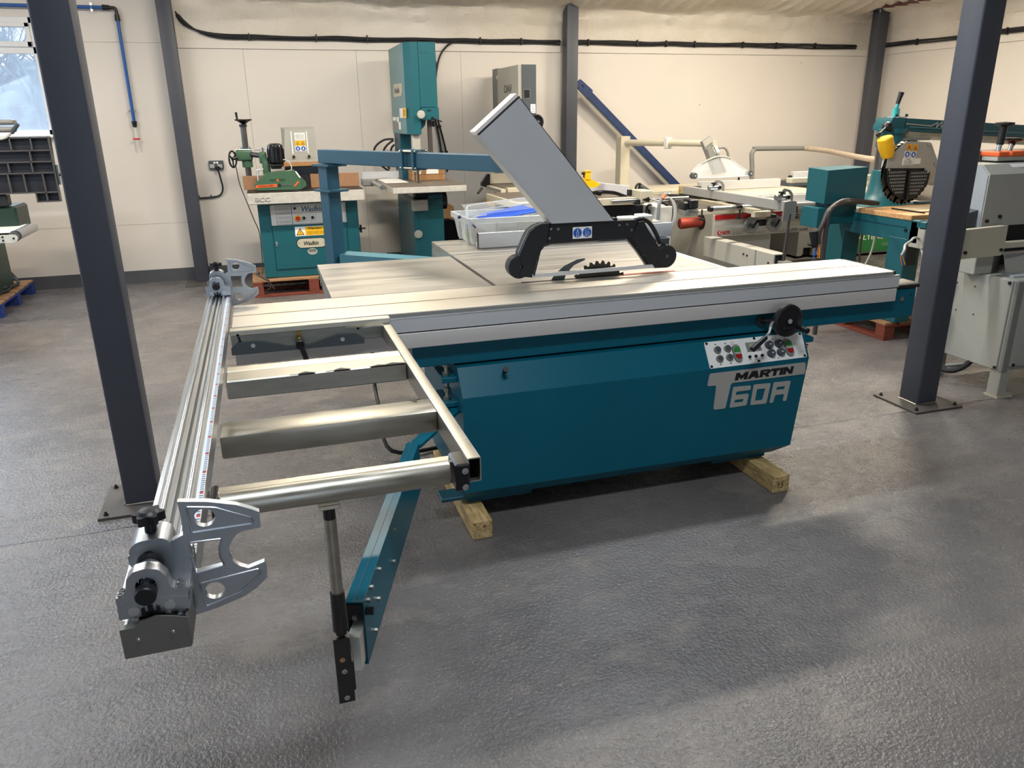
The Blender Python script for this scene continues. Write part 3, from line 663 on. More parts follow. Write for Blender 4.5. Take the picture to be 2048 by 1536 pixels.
for x in (2.022, 2.304):
    st = part(cp, 'start_stop_switch', pill(x, .060, .019, .042, .003, .016), 'mgrey')
    m2 = MB(); m2.M = smat(); m2.prism([(x + .0155 * cos(a), .074 + .0155 * sin(a)) for a in [pi * k / 10 for k in range(11)]] + [(x - .0155, .066), (x + .0155, .066)], 'z', .016, .019); part(st, 'start_button', m2, 'knobgreen')
    m2 = MB(); m2.M = smat(); m2.prism([(x + .0155 * cos(a), .046 + .0155 * sin(a)) for a in [pi + pi * k / 10 for k in range(11)]] + [(x + .0155, .051), (x - .0155, .051)], 'z', .016, .020); part(st, 'stop_button', m2, 'knobred')
    m2 = MB(); m2.M = smat(); m2.box(x - .0155, x + .0155, .053, .064, .016, .018); part(st, 'lamp', m2, 'lgrey')
m2 = MB(); m2.M = smat(); m2.box(2.082, 2.160, .062, .107, .003, .008, .001); lc = part(cp, 'readout', m2, 'mgrey')
m2 = MB(); m2.M = smat(); m2.box(2.096, 2.148, .084, .102, .008, .0086); part(lc, 'screen', m2, 'lcd')
for k in range(4):
    m2 = MB(); m2.M = smat(); m2.box(2.094 + k * .016, 2.103 + k * .016, .069, .078, .008, .0092); part(lc, 'key', m2, 'dgrey')
for x in (2.084, 2.117, 2.151):
    part(cp, 'small_knob', MB().cyl(sp(x, .036, .003), sp(x, .036, .012), .0068, seg=14), 'black')
    text(cp, 'xoox', sp(x - .008, .020, .0036), XA, SU, .018, .006, 'ink_grey', depth=.0004)
def symb(pts, m='ink'):
    m2 = MB(); m2.M = smat(); m2.prism(pts, 'z', .0034, .0042); part(cp, 'symbol', m2, m)
for x, s in ((1.927, .116), (1.979, .116), (1.926, .017), (1.979, .017)): symb([(x - .006, s - .002), (x + .006, s - .002), (x, s + .004)])
for x in (2.235, 2.236): symb(circ(x, .112 if x < 2.2355 else .016, .003, 10))
for x in (2.015, 2.296):
    m2 = MB(); m2.M = smat(); m2.prism(circ(x, .113, .0075, 16), 'z', .0034, .0040, [circ(x, .113, .0060, 16)]); part(cp, 'symbol', m2, 'ink_grey')
text(cp, '2  3  1', sp(2.352, .030, .0036), XA, SU, .03, .006, 'ink_grey', depth=.0003)
# badge with the machine's name
yb = 2.928
T_ = rpoly([(1.866, .580), (2.386, .580), (2.389, .521), (1.983, .521), (1.963, .398), (1.899, .399), (1.905, .519), (1.857, .520)], .010)
bd = part(ps, 'badge', MB().prism(T_, 'y', yb - .003, yb), 'badge')
for nm, outer, holes in (('6', [(1.997, .500), (2.092, .497), (2.092, .475), (2.015, .475), (2.012, .458), (2.085, .457), (2.077, .399), (1.986, .398)], [[(2.011, .434), (2.059, .434), (2.056, .419), (2.008, .420)]]),
                         ('0', [(2.108, .499), (2.201, .496), (2.187, .395), (2.098, .397)], [[(2.127, .474), (2.174, .473), (2.164, .416), (2.122, .416)]]),
                         ('A', [(2.218, .497), (2.312, .495), (2.299, .394), (2.279, .395), (2.284, .431), (2.232, .432), (2.224, .393), (2.205, .395)], [[(2.238, .472), (2.284, .471), (2.281, .456), (2.234, .457)]])):
    part(ps, 'badge_numeral', MB().prism(rpoly(outer, .007), 'y', yb - .003, yb, [rpoly(h, .003) for h in holes]), 'badge')
LET = {'M': ([(0, 0), (0, 1), (.26, 1), (.5, .58), (.74, 1), (1, 1), (1, 0), (.72, 0), (.72, .42), (.5, .04), (.28, .42), (.28, 0)], []),
       'A': ([(0, 0), (.28, 1), (.74, 1), (1, 0), (.68, 0), (.62, .2), (.37, .2), (.31, 0)], []),
       'R': ([(0, 0), (0, 1), (.8, 1), (1, .86), (1, .5), (.8, .38), (1, 0), (.66, 0), (.5, .3), (.32, .3), (.32, 0)], [[(.32, .6), (.32, .74), (.68, .74), (.68, .6)]]),
       'T': ([(.33, 0), (.33, .66), (0, .66), (0, 1), (1, 1), (1, .66), (.67, .66), (.67, 0)], []),
       'I': ([(0, 0), (0, 1), (1, 1), (1, 0)], []),
       'N': ([(0, 0), (0, 1), (.3, 1), (.7, .5), (.7, 1), (1, 1), (1, 0), (.7, 0), (.3, .5), (.3, 0)], [])}
u0 = 2.000
for ch, wd in (('M', .066), ('A', .062), ('R', .056), ('T', .050), ('I', .017), ('N', .054)):
    oo, hh_ = LET[ch]
    part(bd, 'letter', MB().prism([(u0 + u * wd + .006 * v, .532 + .036 * v) for u, v in oo], 'y', yb - .0042, yb - .003, [[(u0 + u * wd + .006 * v, .532 + .036 * v) for u, v in h] for h in hh_]), 'ink')
    u0 += wd + .002
# handwheel and clamping lever on the bed beam
hw = part(ps, 'handwheel', MB().lathe([(.0, 0), (.022, 0), (.022, .012), (.052, .014), (.060, .004), (.072, .0), (.078, .010), (.076, .024), (.066, .030), (.056, .024), (.050, .022), (.018, .024), (.016, .032), (.0, .032)], (2.262, 2.945, .795), (0, -1, 0), 40), 'black')
part(hw, 'hub_cap', MB().cyl((2.262, 2.914, .795), (2.262, 2.910, .795), .011, seg=20), 'lgrey')
part(hw, 'grip', MB().cyl((2.312, 2.925, .765), (2.318, 2.855, .757), .011, .014, seg=16), 'black')
part(hw, 'finger_slot', MB().box(2.235, 2.289, 2.918, 2.924, .752, .766, .003), 'guard')
part(ps, 'wheel_shaft', MB().cyl((2.19, 3.045, .775), (2.245, 2.94, .787), .012).cyl((2.19, 3.042, .775), (2.187, 3.03, .775), .024), 'black')
lv = part(ps, 'clamp_lever', MB().tube([(2.235, 2.95, .792), (2.19, 2.925, .797), (2.155, 2.90, .798), (2.138, 2.885, .785), (2.125, 2.875, .762), (2.10, 2.865, .742)], .0065, 8, 5), 'steel')
part(lv, 'lever_grip', MB().cyl((2.105, 2.867, .745), (2.025, 2.845, .702), .0115, .0135, seg=14), 'black')
part(ps, 'side_bracket', MB().box(2.415, 2.47, 2.99, 3.06, .655, .68, .003), 'teal')
part(ps, 'side_button', MB().cyl((2.42, 3.0, .64), (2.435, 2.985, .635), .014, seg=14), 'knobred')

# tables
zt = .965
mt = part(ps, 'main_table', MB().box(.995, 2.168, 3.40, 4.30, zt - .045, zt, .002).box(.995, 2.168, 4.304, 4.86, zt - .045, zt - .001, .002).box(1.0, 2.16, 3.45, 4.8, zt - .11, zt - .045), 'cast')
part(mt, 'table_edge_ridge', MB().box(.995, 2.168, 4.297, 4.307, zt - .02, zt + .0012), 'steel')
part(mt, 'table_apron', MB().prism([(3.43, zt - .045), (4.85, zt - .045), (4.85, zt - .085), (4.72, zt - .13), (3.43, zt - .13)], 'x', .992, 1.002), 'mgrey')
part(mt, 'guide_rail', MB().box(2.172, 2.226, 3.38, 4.86, zt - .05, zt - .001, .002).box(2.185, 2.19, 3.38, 4.86, zt - .01, zt + .001), 'white')
et = part(ps, 'extension_table', MB().box(.24, .974, 3.402, 4.265, zt - .03, zt, .0015), 'cast')
part(et, 'table_apron', MB().prism([(3.41, zt - .03), (4.24, zt - .03), (4.2, zt - .075), (3.9, zt - .12), (3.6, zt - .16), (3.41, zt - .17)], 'x', .246, .262).box(.262, .96, 4.2, 4.22, zt - .09, zt - .03), 'mgrey')
part(et, 'bolt', MB().cyl((.243, 4.16, zt - .05), (.236, 4.16, zt - .05), .012, seg=6).cyl((.243, 4.05, zt - .06), (.236, 4.05, zt - .06), .012, seg=6), 'zinc')
part(ps, 'insert_strip', MB().box(1.62, 1.93, 3.402, 3.428, zt, zt + .0015), 'redmark')
# blade and riving knife
def blade():
    n, R, c = 30, .16, (1.517, .885); pts = []
    for k in range(n):
        a = -2 * pi * k / n
        for da, r in ((0, R), (.07, R - .004), (.10, R - .014), (.14, R - .017), (.17, R - .014), (.19, R - .006)):
            pts.append((c[0] + r * cos(a - da), c[1] + r * sin(a - da)))
    return MB().prism(pts, 'y', 3.412, 3.4152)
part(ps, 'saw_blade', blade(), 'blade')
part(ps, 'riving_knife', MB().prism([(1.255, .94), (1.33, .94), (1.345, .99), (1.385, 1.03), (1.445, 1.053), (1.440, 1.060), (1.40, 1.056), (1.335, 1.03), (1.285, .99)], 'y', 3.412, 3.4145), 'dgrey')
part(ps, 'kerf_slot', MB().box(1.12, 1.70, 3.404, 3.424, zt - .001, zt + .0006), 'ink')
part(ps, 'power_cable', MB().tube([(.62, 3.9, .7), (.5, 4.15, .52), (.492, 4.207, .3), (.484, 4.0, .2), (.5, 3.75, .05), (.8, 3.8, .012)], .011, 8, 6), 'cable')

# ------------------------------------------------------------------ sliding table
sl_ = thing('sliding_table', 'long silver aluminium sliding table on the teal panel saw', 'table', (1.4, 3.2, .89))
x0, x1 = -.165, 2.908
part(sl_, 'deck', MB().prism([(3.012, .965), (3.192, .965), (3.192, .953), (3.205, .953), (3.205, .965), (3.392, .965), (3.392, .90), (3.012, .90)], 'x', x0, x1), 'alu')
part(sl_, 'upper_fascia', MB().prism([(3.012, .948), (3.003, .948), (2.998, .944), (2.998, .888), (3.012, .888)], 'x', x0, 2.942), 'alu_grey')
part(sl_, 'fascia_lip', MB().box(x0, 2.942, 2.996, 3.011, .9435, .9475, .001), 'alu_bright')
part(sl_, 'edge_slot', MB().box(x0, 2.91, 3.008, 3.0125, .9485, .9615), 'mgrey')
part(sl_, 'lower_fascia', MB().prism(rpoly([(2.998, .881), (2.998, .818), (3.012, .816), (3.04, .816), (3.04, .884), (3.01, .884)], .003), 'x', x0, 2.934), 'alu_grey2')
part(sl_, 'end_cap', MB().box(2.908, 2.938, 3.02, 3.395, .925, .963, .004), 'black')
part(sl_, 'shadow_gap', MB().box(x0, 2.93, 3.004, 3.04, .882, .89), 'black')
# ================================================================== outrigger frame, crosscut fence and its swing arm
K['rule'] = None
def rule_mat():
    m = bpy.data.materials.new('printed_rule_tape'); m.use_nodes = True; nt = m.node_tree; b = nt.nodes['Principled BSDF']; L = nt.links.new
    tc = nnode(nt, 'ShaderNodeTexCoord'); sx = nnode(nt, 'ShaderNodeSeparateXYZ'); L(tc.outputs['Object'], sx.inputs[0])
    def stripe(period, duty):
        a = nnode(nt, 'ShaderNodeMath', operation='MULTIPLY'); L(sx.outputs[1], a.inputs[0]); a.inputs[1].default_value = 1 / period
        f = nnode(nt, 'ShaderNodeMath', operation='FRACT'); L(a.outputs[0], f.inputs[0])
        g = nnode(nt, 'ShaderNodeMath', operation='LESS_THAN'); L(f.outputs[0], g.inputs[0]); g.inputs[1].default_value = duty
        return g
    t1, t2 = stripe(.01, .45), stripe(.1, .1)
    lim = nnode(nt, 'ShaderNodeMath', operation='GREATER_THAN'); L(sx.outputs[0], lim.inputs[0]); lim.inputs[1].default_value = RULE_X
    a = nnode(nt, 'ShaderNodeMath', operation='MULTIPLY'); L(t1.outputs[0], a.inputs[0]); L(lim.outputs[0], a.inputs[1])
    m1 = nnode(nt, 'ShaderNodeMixRGB'); L(a.outputs[0], m1.inputs[0]); m1.inputs[1].default_value = lin((214, 224, 236)); m1.inputs[2].default_value = lin((70, 84, 112))
    a2 = nnode(nt, 'ShaderNodeMath', operation='MULTIPLY'); L(t2.outputs[0], a2.inputs[0]); L(lim.outputs[0], a2.inputs[1])
    m2 = nnode(nt, 'ShaderNodeMixRGB'); L(a2.outputs[0], m2.inputs[0]); L(m1.outputs[0], m2.inputs[1]); m2.inputs[2].default_value = lin((180, 60, 60))
    L(m2.outputs[0], b.inputs['Base Color']); b.inputs['Roughness'].default_value = .3
    return m
ot = thing('outrigger_table', 'zinc-plated open support frame with four cross tubes fixed to the sliding table', 'support frame', (.12, 2.3, .9))
zf = .945
def rtube(x0, x1, y0, y1, z0, z1, ax, t=.003):
    if ax == 'x': return MB().prism(rpoly(rect(y0, y1, z0, z1), .004), 'x', x0, x1, [rpoly(rect(y0 + t, y1 - t, z0 + t, z1 - t), .002)])
    return MB().prism(rpoly(rect(x0, x1, z0, z1), .004), 'y', y0, y1, [rpoly(rect(x0 + t, x1 - t, z0 + t, z1 - t), .002)])
part(ot, 'side_tube', rtube(.391, .424, 1.61, 2.985, .883, zf, 'y'), 'zinc')
part(ot, 'cross_tube', MB().box(-.172, .391, 2.405, 2.50, .885, zf, .004), 'zinc')
part(ot, 'top_strip', MB().box(-.172, .389, 2.503, 2.555, .925, zf + .001, .002), 'zinc_pale')
part(ot, 'cross_tube', MB().box(-.172, .391, 1.94, 2.05, .883, zf, .006, 2), 'zinc')
part(ot, 'cross_tube', MB().box(-.172, .391, 1.612, 1.645, .885, zf, .004), 'zinc')
# bird's-mouth coping welded at the tube joints
part(ot, 'coping', MB().prism([(.02, 2.403), (.045, 2.403), (.055, 2.415), (.07, 2.424), (.085, 2.412), (.10, 2.403), (.02, 2.4025)], 'z', zf - .0005, zf + .0012).prism([(.13, 2.403), (.155, 2.403), (.165, 2.415), (.18, 2.424), (.195, 2.412), (.21, 2.403), (.13, 2.4025)], 'z', zf - .0005, zf + .0012), 'coping')
part(ot, 'coping', MB().prism([(.27, 2.403), (.30, 2.418), (.32, 2.41), (.345, 2.425), (.38, 2.412), (.391, 2.403)], 'z', zf - .0005, zf + .0012), 'coping')
part(ot, 'coping', MB().prism([(.335, 2.05), (.345, 2.03), (.353, 2.03), (.353, 2.044), (.368, 2.052)], 'z', zf - .0005, zf + .0012), 'coping')
fr = part(ot, 'mounting_rail', MB().box(-.172, .395, 2.955, 2.985, .888, .963, .003), 'zinc_dull')
part(fr, 'top_flange', MB().box(-.172, .425, 2.952, 2.994, .945, .966, .002).prism([(.25, 2.955), (.30, 2.945), (.335, 2.94), (.315, 2.928), (.36, 2.932), (.395, 2.918), (.395, 2.955)], 'z', .94, .9455), 'zinc_pale')
part(fr, 'slot_rail', MB().box(-.172, .398, 2.992, 3.006, .945, .9645, .001), 'alu_bright')
part(fr, 'clamp_plate', MB().prism([(-.174, .874), (-.174, .901), (-.145, .921), (-.07, .919), (.033, .890), (.109, .887), (.217, .918), (.285, .916), (.318, .895), (.318, .873)], 'y', 2.946, 2.953), 'dgrey')
for x, z in ((-.095, .905), (.235, .898)): part(fr, 'screw', MB().cyl((x, 2.947, z), (x, 2.943, z), .0085, seg=14), 'steel')
for x, z in ((-.17 + .025, .948), (-.17 + .028, .936), (-.17 + .03, .925), (.298, .934)): part(fr, 'bolt_hole', MB().cyl((x, 2.956, z), (x, 2.952, z), .0055, seg=12), 'ink')
lv = part(ot, 'clamp_lever', MB().cyl((.074, 2.95, .918), (.074, 2.90, .908), .009, seg=14).cyl((.074, 2.952, .936), (.074, 2.944, .936), .0095, seg=14), 'brass')
part(lv, 'lever_grip', MB().cyl((.074, 2.915, .910), (.074, 2.89, .905), .016, seg=16).tube([(.074, 2.9, .905), (.085, 2.89, .87), (.094, 2.88, .83)], .010, 8), 'black')
ro = part(ot, 'roller', MB().lathe([(.010, -.495), (.024, -.495), (.0275, -.490), (.0275, -.004), (.025, 0), (.010, 0)], (.337, 1.566, .9385), (1, 0, 0), 32), 'zinc')
rb = part(ot, 'roller_bracket', MB().box(.345, .378, 1.535, 1.612, .900, .9675, .004), 'gloss_black')
for z in (.952, .912): part(rb, 'cap_screw', MB().lathe([(.0, 0), (.0075, 0), (.0075, .004), (.0045, .004), (.0045, .002), (.0, .002)], (.366, 1.535, z), (0, -1, 0), 16), 'steel')
part(ot, 'roller_bracket', MB().box(-.172, -.158, 1.535, 1.612, .900, .966, .003), 'gloss_black')

fe = thing('crosscut_fence', 'long silver ribbed crosscut fence with printed measuring tape', 'fence', (-.22, 2.3, .95))
fx0 = -.268
prof = [(fx0, .95), (-.1765, .95), (-.1765, 1.0), (-.190, 1.0015), (-.198, 1.001), (-.199, 1.006), (-.2065, 1.006), (-.2075, .996), (-.213, .996), (-.2145, 1.005), (-.221, 1.005), (-.222, .985), (-.228, .985), (-.229, 1.005), (-.2355, 1.005), (-.2365, .996), (-.242, .996), (-.243, 1.006), (-.2505, 1.006), (-.2515, .997), (-.258, .996), (-.2595, 1.001), (fx0, 1.0)]
part(fe, 'extrusion', MB().prism(prof, 'y', 1.088, 3.55), 'alu_y')
for x in (-.2465, -.203): part(fe, 'guide_rod', MB().cyl((x, 1.085, 1.0055), (x, 3.55, 1.0055), .0052, seg=14), 'steel')
RULE_X = -.1845 + .22
K['rule'] = rule_mat()
part(fe, 'measuring_tape', MB().box(-.1905, -.1775, 1.09, 3.54, 1.0014, 1.0022), 'rule')
ep = part(fe, 'end_plate', MB().prism([(-.269, .950), (-.177, .951), (-.175, 1.002), (-.200, 1.010), (-.219, 1.014), (-.240, 1.010), (-.246, 1.0005), (-.269, 1.0005)], 'y', 1.076, 1.079).box(-.1785, -.1755, 1.079, 1.16, .952, 1.004).box(-.269, -.244, 1.079, 1.10, .9985, 1.0005), 'endplate')
for x, z in ((-.246, .980), (-.198, .983)): part(ep, 'rivet', MB().ball((x, 1.0755, z), .0035, (1, .6, 1), 10), 'steel')
part(fe, 'joint_block', MB().box(-.262, -.18, 3.55, 3.56, .95, 1.0, .002), 'black')

def flip_stop(y, label):
    t = thing('flip_stop', label, 'fence stop', (-.22, y, 1.01), 'flip stops on the crosscut fence')
    o = y - 1.18
    F = [(-.269, 1.010), (-.172, 1.010), (-.172, 1.046), (-.190, 1.046), (-.194, 1.052), (-.196, 1.068), (-.206, 1.082), (-.222, 1.087), (-.240, 1.084), (-.250, 1.074), (-.254, 1.056), (-.258, 1.046), (-.269, 1.046)]
    f1 = part(t, 'carriage_arch', MB().prism(rpoly(F, .003), 'y', 1.09 + o, 1.112 + o, [circ(-.226, 1.058, .0145, 18)]), 'castalu')
    part(t, 'carriage_base', MB().prism([(-.269, 1.009), (-.172, 1.009), (-.172, 1.030), (-.196, 1.034), (-.252, 1.034), (-.269, 1.030)], 'y', 1.089 + o, 1.235 + o), 'castalu')
    part(t, 'slot_shoe', MB().prism([(-.238, 1.009), (-.212, 1.009), (-.212, 1.022), (-.217, 1.024), (-.217, 1.016), (-.233, 1.016), (-.233, 1.024), (-.238, 1.022)], 'y', 1.0865 + o, 1.0895 + o).box(-.2285, -.2215, 1.0865 + o, 1.0895 + o, 1.009, 1.026), 'ink')
    for x in (-.2475, -.1985): part(t, 'rod_bush', MB().cyl((x, 1.087 + o, 1.021), (x, 1.0895 + o, 1.021), .0078, seg=18), 'alu_y')
    f2 = part(t, 'carriage_arch', MB().prism(rpoly(F, .003), 'y', 1.212 + o, 1.232 + o), 'castalu')
    for f, ys in ((f1, (1.094, 1.106)), (f2, (1.216, 1.228))):
        for x in (-.262, -.182):
            for yy in ys: part(f, 'cap_screw', MB().lathe([(0, 0), (.0048, 0), (.0048, .004), (.0028, .004), (.0028, .002), (0, .002)], (x, yy + o, 1.046), ZA, 14), 'steel')
    part(t, 'shaft', MB().cyl((-.226, 1.085 + o, 1.058), (-.226, 1.225 + o, 1.058), .008, seg=16).cyl((-.226, 1.120 + o, 1.058), (-.226, 1.14 + o, 1.058), .019, seg=24).cyl((-.226, 1.112 + o, 1.058), (-.226, 1.120 + o, 1.058), .015, seg=6), 'steel')
    part(t, 'shaft_collar', MB().lathe([(.010, 0), (.019, .002), (.020, .008), (.020, .018), (.018, .021), (.010, .021)], (-.226, 1.136 + o, 1.060), YA, 24), 'black')
    part(t, 'end_knob', MB().lathe([(0, 0), (.0135, 0), (.0150, .002), (.0150, .016), (.0120, .018), (0, .018)], (-.226, 1.072 + o, 1.050), YA, 24), 'black')
    hb = part(t, 'clamp_hub', MB().prism(rpoly([(-.255, 1.058), (-.252, 1.090), (-.240, 1.100), (-.206, 1.102), (-.194, 1.094), (-.192, 1.07), (-.21, 1.062), (-.24, 1.058)], .008), 'y', 1.150 + o, 1.205 + o, [circ(-.226, 1.072, .010, 16)]), 'castalu')
    prof = [(.0, 0), (.007, 0), (.0095, .002), (.0095, .016), (.016, .019)]
    part(t, 'star_knob', MB().cyl((-.222, 1.18 + o, 1.10), (-.222, 1.18 + o, 1.122), .0095, .0085, 16).prism([(-.222 + (.0205 + .0035 * cos(6 * a)) * cos(a), 1.18 + o + (.0205 + .0035 * cos(6 * a)) * sin(a)) for a in [2 * pi * k / 48 for k in range(48)]], 'z', 1.119, 1.133).lathe([(0, 0), (.0165, 0), (.012, .004), (0, .0055)], (-.222, 1.18 + o, 1.133), ZA, 20), 'black')
    pl = [(-.177, 1.149), (-.135, 1.142), (-.093, 1.129), (-.072, 1.118), (-.0605, 1.111), (-.0615, 1.083), (-.089, 1.082), (-.098, 1.078), (-.105, 1.070), (-.111, 1.061), (-.1138, 1.051), (-.1138, 1.041), (-.110, 1.030), (-.101, 1.020), (-.0885, 1.013), (-.0625, 1.020), (-.0605, 1.004), (-.0618, .990), (-.080, .974), (-.100, .963), (-.140, .951), (-.177, .944), (-.1743, 1.000), (-.194, 1.017), (-.210, 1.043), (-.207, 1.070), (-.196, 1.083), (-.1765, 1.091), (-.1755, 1.124)]
    win = rpoly([(-.170, 1.076), (-.122, 1.074), (-.1275, 1.058), (-.128, 1.042), (-.1235, 1.026), (-.168, 1.021)], .004)
    pt = part(t, 'stop_plate', MB().prism(pl, 'y', 1.168 + o, 1.180 + o, [win, circ(-.142, 1.115, .0155, 24), circ(-.1435, .983, .0155, 24)]), 'castalu')
    def rib(pp, closed=True):
        return MB().tube([(a, 1.168 + o, b) for a, b in pp], .0018, 6, closed=closed)
    part(pt, 'raised_rim', rib(rpoly([(-.166, 1.138), (-.125, 1.130), (-.072, 1.102), (-.072, 1.093), (-.163, 1.093)], .004)), 'castalu')
    part(pt, 'raised_rim', rib(rpoly([(-.165, 1.000), (-.072, 1.009), (-.071, .999), (-.105, .973), (-.160, .957)], .004)), 'castalu')
    part(pt, 'raised_rim', rib(win), 'castalu')
    return t
f1 = flip_stop(1.18, 'cast aluminium flip stop at the near end of the crosscut fence, above the end plate')
copy_tree(f1, (-.22, 3.50, 1.01), 'cast aluminium flip stop at the far end of the crosscut fence beside the sliding table')

# swing arm with its telescopic prop
sa = thing('swing_arm', 'teal swing arm with a telescopic steel prop under the outrigger frame', 'swing arm', (.25, 2.2, .35))
dv = Vector((.345, 1.0, 0)).normalized(); nv = Vector((dv.y, -dv.x, 0))
A0, LEN = Vector((.109, 1.735, 0)), 1.03
Ma = Matrix(((dv.x, nv.x, 0, A0.x), (dv.y, nv.y, 0, A0.y), (0, 0, 1, 0), (0, 0, 0, 1)))
def ab(*a, **k):
    m = MB(); m.M = Ma; return m.box(*a, **k)
bo = MB(); bo.M = Ma
bo.box(0, LEN, -.024, -.021, .35, .528).box(0, LEN, .021, .024, .338, .528, .001).box(0, LEN, -.024, .024, .525, .530, .001).box(0, LEN, .012, .024, .338, .341)
part(sa, 'arm_channel', bo, 'teal')
part(sa, 'weld_seam', ab(0, LEN, -.003, .001, .529, .5312), 'teal_grey')
for u, z in ((.20, .50), (.09, .515), (.16, .43), (.44, .49), (.40, .40), (.10, .37), (.045, .505)):
    b_ = MB(); b_.M = Ma; b_.cyl((u, .024, z), (u, .032, z), .0065, seg=6); part(sa, 'bolt', b_, 'zinc')
b_ = MB(); b_.M = Ma; b_.cyl((.02, .022, .49), (.02, .045, .49), .011, seg=16); part(sa, 'rubber_stop', b_, 'black')
part(sa, 'end_block', ab(-.004, .05, -.021, .021, .478, .524), 'black')
part(sa, 'telescopic_insert', ab(-.045, .3, -.014, .018, .352, .455, .002), 'white')
b_ = MB(); b_.M = Ma; b_.cyl((-.004, .0, .487), (-.010, .0, .487), .007, seg=6); part(sa, 'bolt', b_, 'zinc')
part(sa, 'hinge_plate', MB().hexa([(.425, 2.70, .515), (.47, 2.68, .515), (.72, 3.02, .515), (.69, 3.08, .515)], [(.425, 2.70, .528), (.47, 2.68, .528), (.72, 3.02, .528), (.69, 3.08, .528)]), 'teal')
px, py = .064, 1.585
pp = part(sa, 'prop_tube', MB().cyl((px, py, .665), (px, py, .86), .0140, seg=20), 'zinc')
part(sa, 'prop_head', MB().cyl((px, py, .85), (px, py, .89), .0135, seg=20), 'steel_dk')
part(pp, 'top_pad', MB().box(px - .022, px + .024, py - .018, py + .018, .888, .900, .002), 'zinc_pale')
sv = part(sa, 'prop_sleeve', MB().cyl((px, py, .565), (px, py, .668), .0185, .0165, 20), 'steel_dk')
for z in (.635, .617): part(sv, 'grub_screw', MB().cyl((px, py - .017, z), (px, py - .0195, z), .0035, seg=10), 'ink')
part(sa, 'adjuster_screw', MB().cyl((px, py, .52), (px, py, .57), .0075, seg=14).cyl((px, py, .553), (px, py, .562), .014, seg=6), 'steel_dk')
ft = part(sa, 'foot_bracket', MB().prism(rect(px - .021, px + .017, .362, .546), 'y', py - .012, py + .012), 'steel_dk')
for z in (.455, .378): part(ft, 'cap_screw', MB().lathe([(0, 0), (.0068, 0), (.0068, .004), (.004, .004), (.004, .002), (0, .002)], (px - .002, py - .012, z), (0, -1, 0), 16), 'steel')
part(ft, 'screw_hole', MB().cyl((px - .004, py - .0115, .486), (px - .004, py - .0125, .486), .0065, seg=14), 'pallet_top')
part(sa, 'link_plate', MB().box(px + .012, px + .022, py - .01, py + .13, .39, .475, .002), 'steel_dk')

# timber blocks under the saw
def block(x0, y0, y1, label, w=.088):
    t = thing('timber_block', label, 'timber block', (x0 + w / 2, (y0 + y1) / 2, 0), 'timber blocks under the panel saw')
    part(t, 'block', MB().box(x0, x0 + w, y0, y1, 0, .087, .004), 'pine')
    return t
b1 = block(.694, 2.805, 3.6, 'treated timber block under the left end of the teal cabinet, knots in its end')
for dx, dz, rx_, rz_ in ((.052, .06, .008, .012), (.010, .074, .006, .006)):
    part(b1, 'knot', MB().lathe([(0, 0), (rx_, 0), (rx_, .0008), (0, .0008)], (.694 + dx, 2.8055, dz), (0, -1, 0), 16, 1.), 'knot')
part(b1, 'crack', MB().box(.737, .7385, 2.806, 2.86, .0866, .0875), 'ink')
a = radians(0)
b2 = block(2.15, 2.76, 3.6, 'treated timber block under the right end of the teal cabinet, pencilled end')
text(b2, '15', (2.172, 2.7595, .025), XA, ZA, .034, .036, 'pencil', depth=.0006, shear=.2)

# ------------------------------------------------------------------ overhead guard on its gallows
og = thing('overhead_guard', 'black and grey overhead blade guard with slanting duct on a teal gallows arm', 'blade guard', (1.5, 3.42, .98))
y0, y1 = 3.385, 3.455
DX = 1.01
def gp(pts): return [((x - .0) , z) for x, z in pts]
bm1 = [(1.252, 1.235), (1.69, 1.232), (1.705, 1.222), (1.668, 1.148), (1.645, 1.145), (1.236, 1.144)]
part(og, 'guard_body', MB().prism(bm1, 'y', y0, y1), 'guard')
part(og, 'duct_collar', MB().box(1.255, 1.60, y0 + .012, y1 - .012, 1.225, 1.245, .002), 'guard')
legL = [(1.256, 1.236), (1.215, 1.235), (1.183, 1.226), (1.155, 1.205), (1.138, 1.175), (1.105, 1.105), (1.11, 1.05), (1.105, 1.0), (1.165, .991), (1.185, 1.055), (1.203, 1.115), (1.222, 1.137), (1.24, 1.146)]
part(og, 'guard_leg', MB().prism(legL, 'y', y0, y1), 'guard')
part(og, 'edge_strip', MB().tube([(1.25, y0, 1.144), (1.222, y0, 1.137), (1.203, y0, 1.115), (1.188, y0, 1.06), (1.172, y0, 1.0)], .006, 6), 'black')
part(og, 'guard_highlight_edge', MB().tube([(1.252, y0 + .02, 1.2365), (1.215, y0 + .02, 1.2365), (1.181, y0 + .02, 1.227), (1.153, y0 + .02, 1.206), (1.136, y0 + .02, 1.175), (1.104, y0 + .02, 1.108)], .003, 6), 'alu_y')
part(og, 'guard_roller', MB().lathe([(0, 0), (.050, 0), (.054, .004), (.054, .058), (.050, .062), (0, .062)], (1.105, y0 + .004, 1.043), YA, 36), 'guard')
legR = [(1.668, 1.15), (1.70, 1.222), (1.735, 1.222), (1.75, 1.195), (1.835, 1.075), (1.80, .993), (1.795, .993), (1.755, 1.035)]
part(og, 'guard_leg', MB().prism(legR, 'y', y0, y1), 'guard')
part(og, 'edge_strip', MB().prism([(1.645, 1.145), (1.668, 1.15), (1.80, .995), (1.785, .993), (1.76, 1.0), (1.752, 1.018), (1.70, 1.085)], 'y', y0 + .004, y0 + .03), 'black')
part(og, 'guard_roller', MB().lathe([(0, 0), (.052, 0), (.056, .004), (.056, .058), (.052, .062), (0, .062)], (1.868, y0 + .004, 1.045), YA, 36).prism([(1.80, .991), (1.87, .989), (1.90, 1.08), (1.845, 1.115), (1.79, 1.06)], 'y', y0 + .0075, y1 - .0075), 'guard')
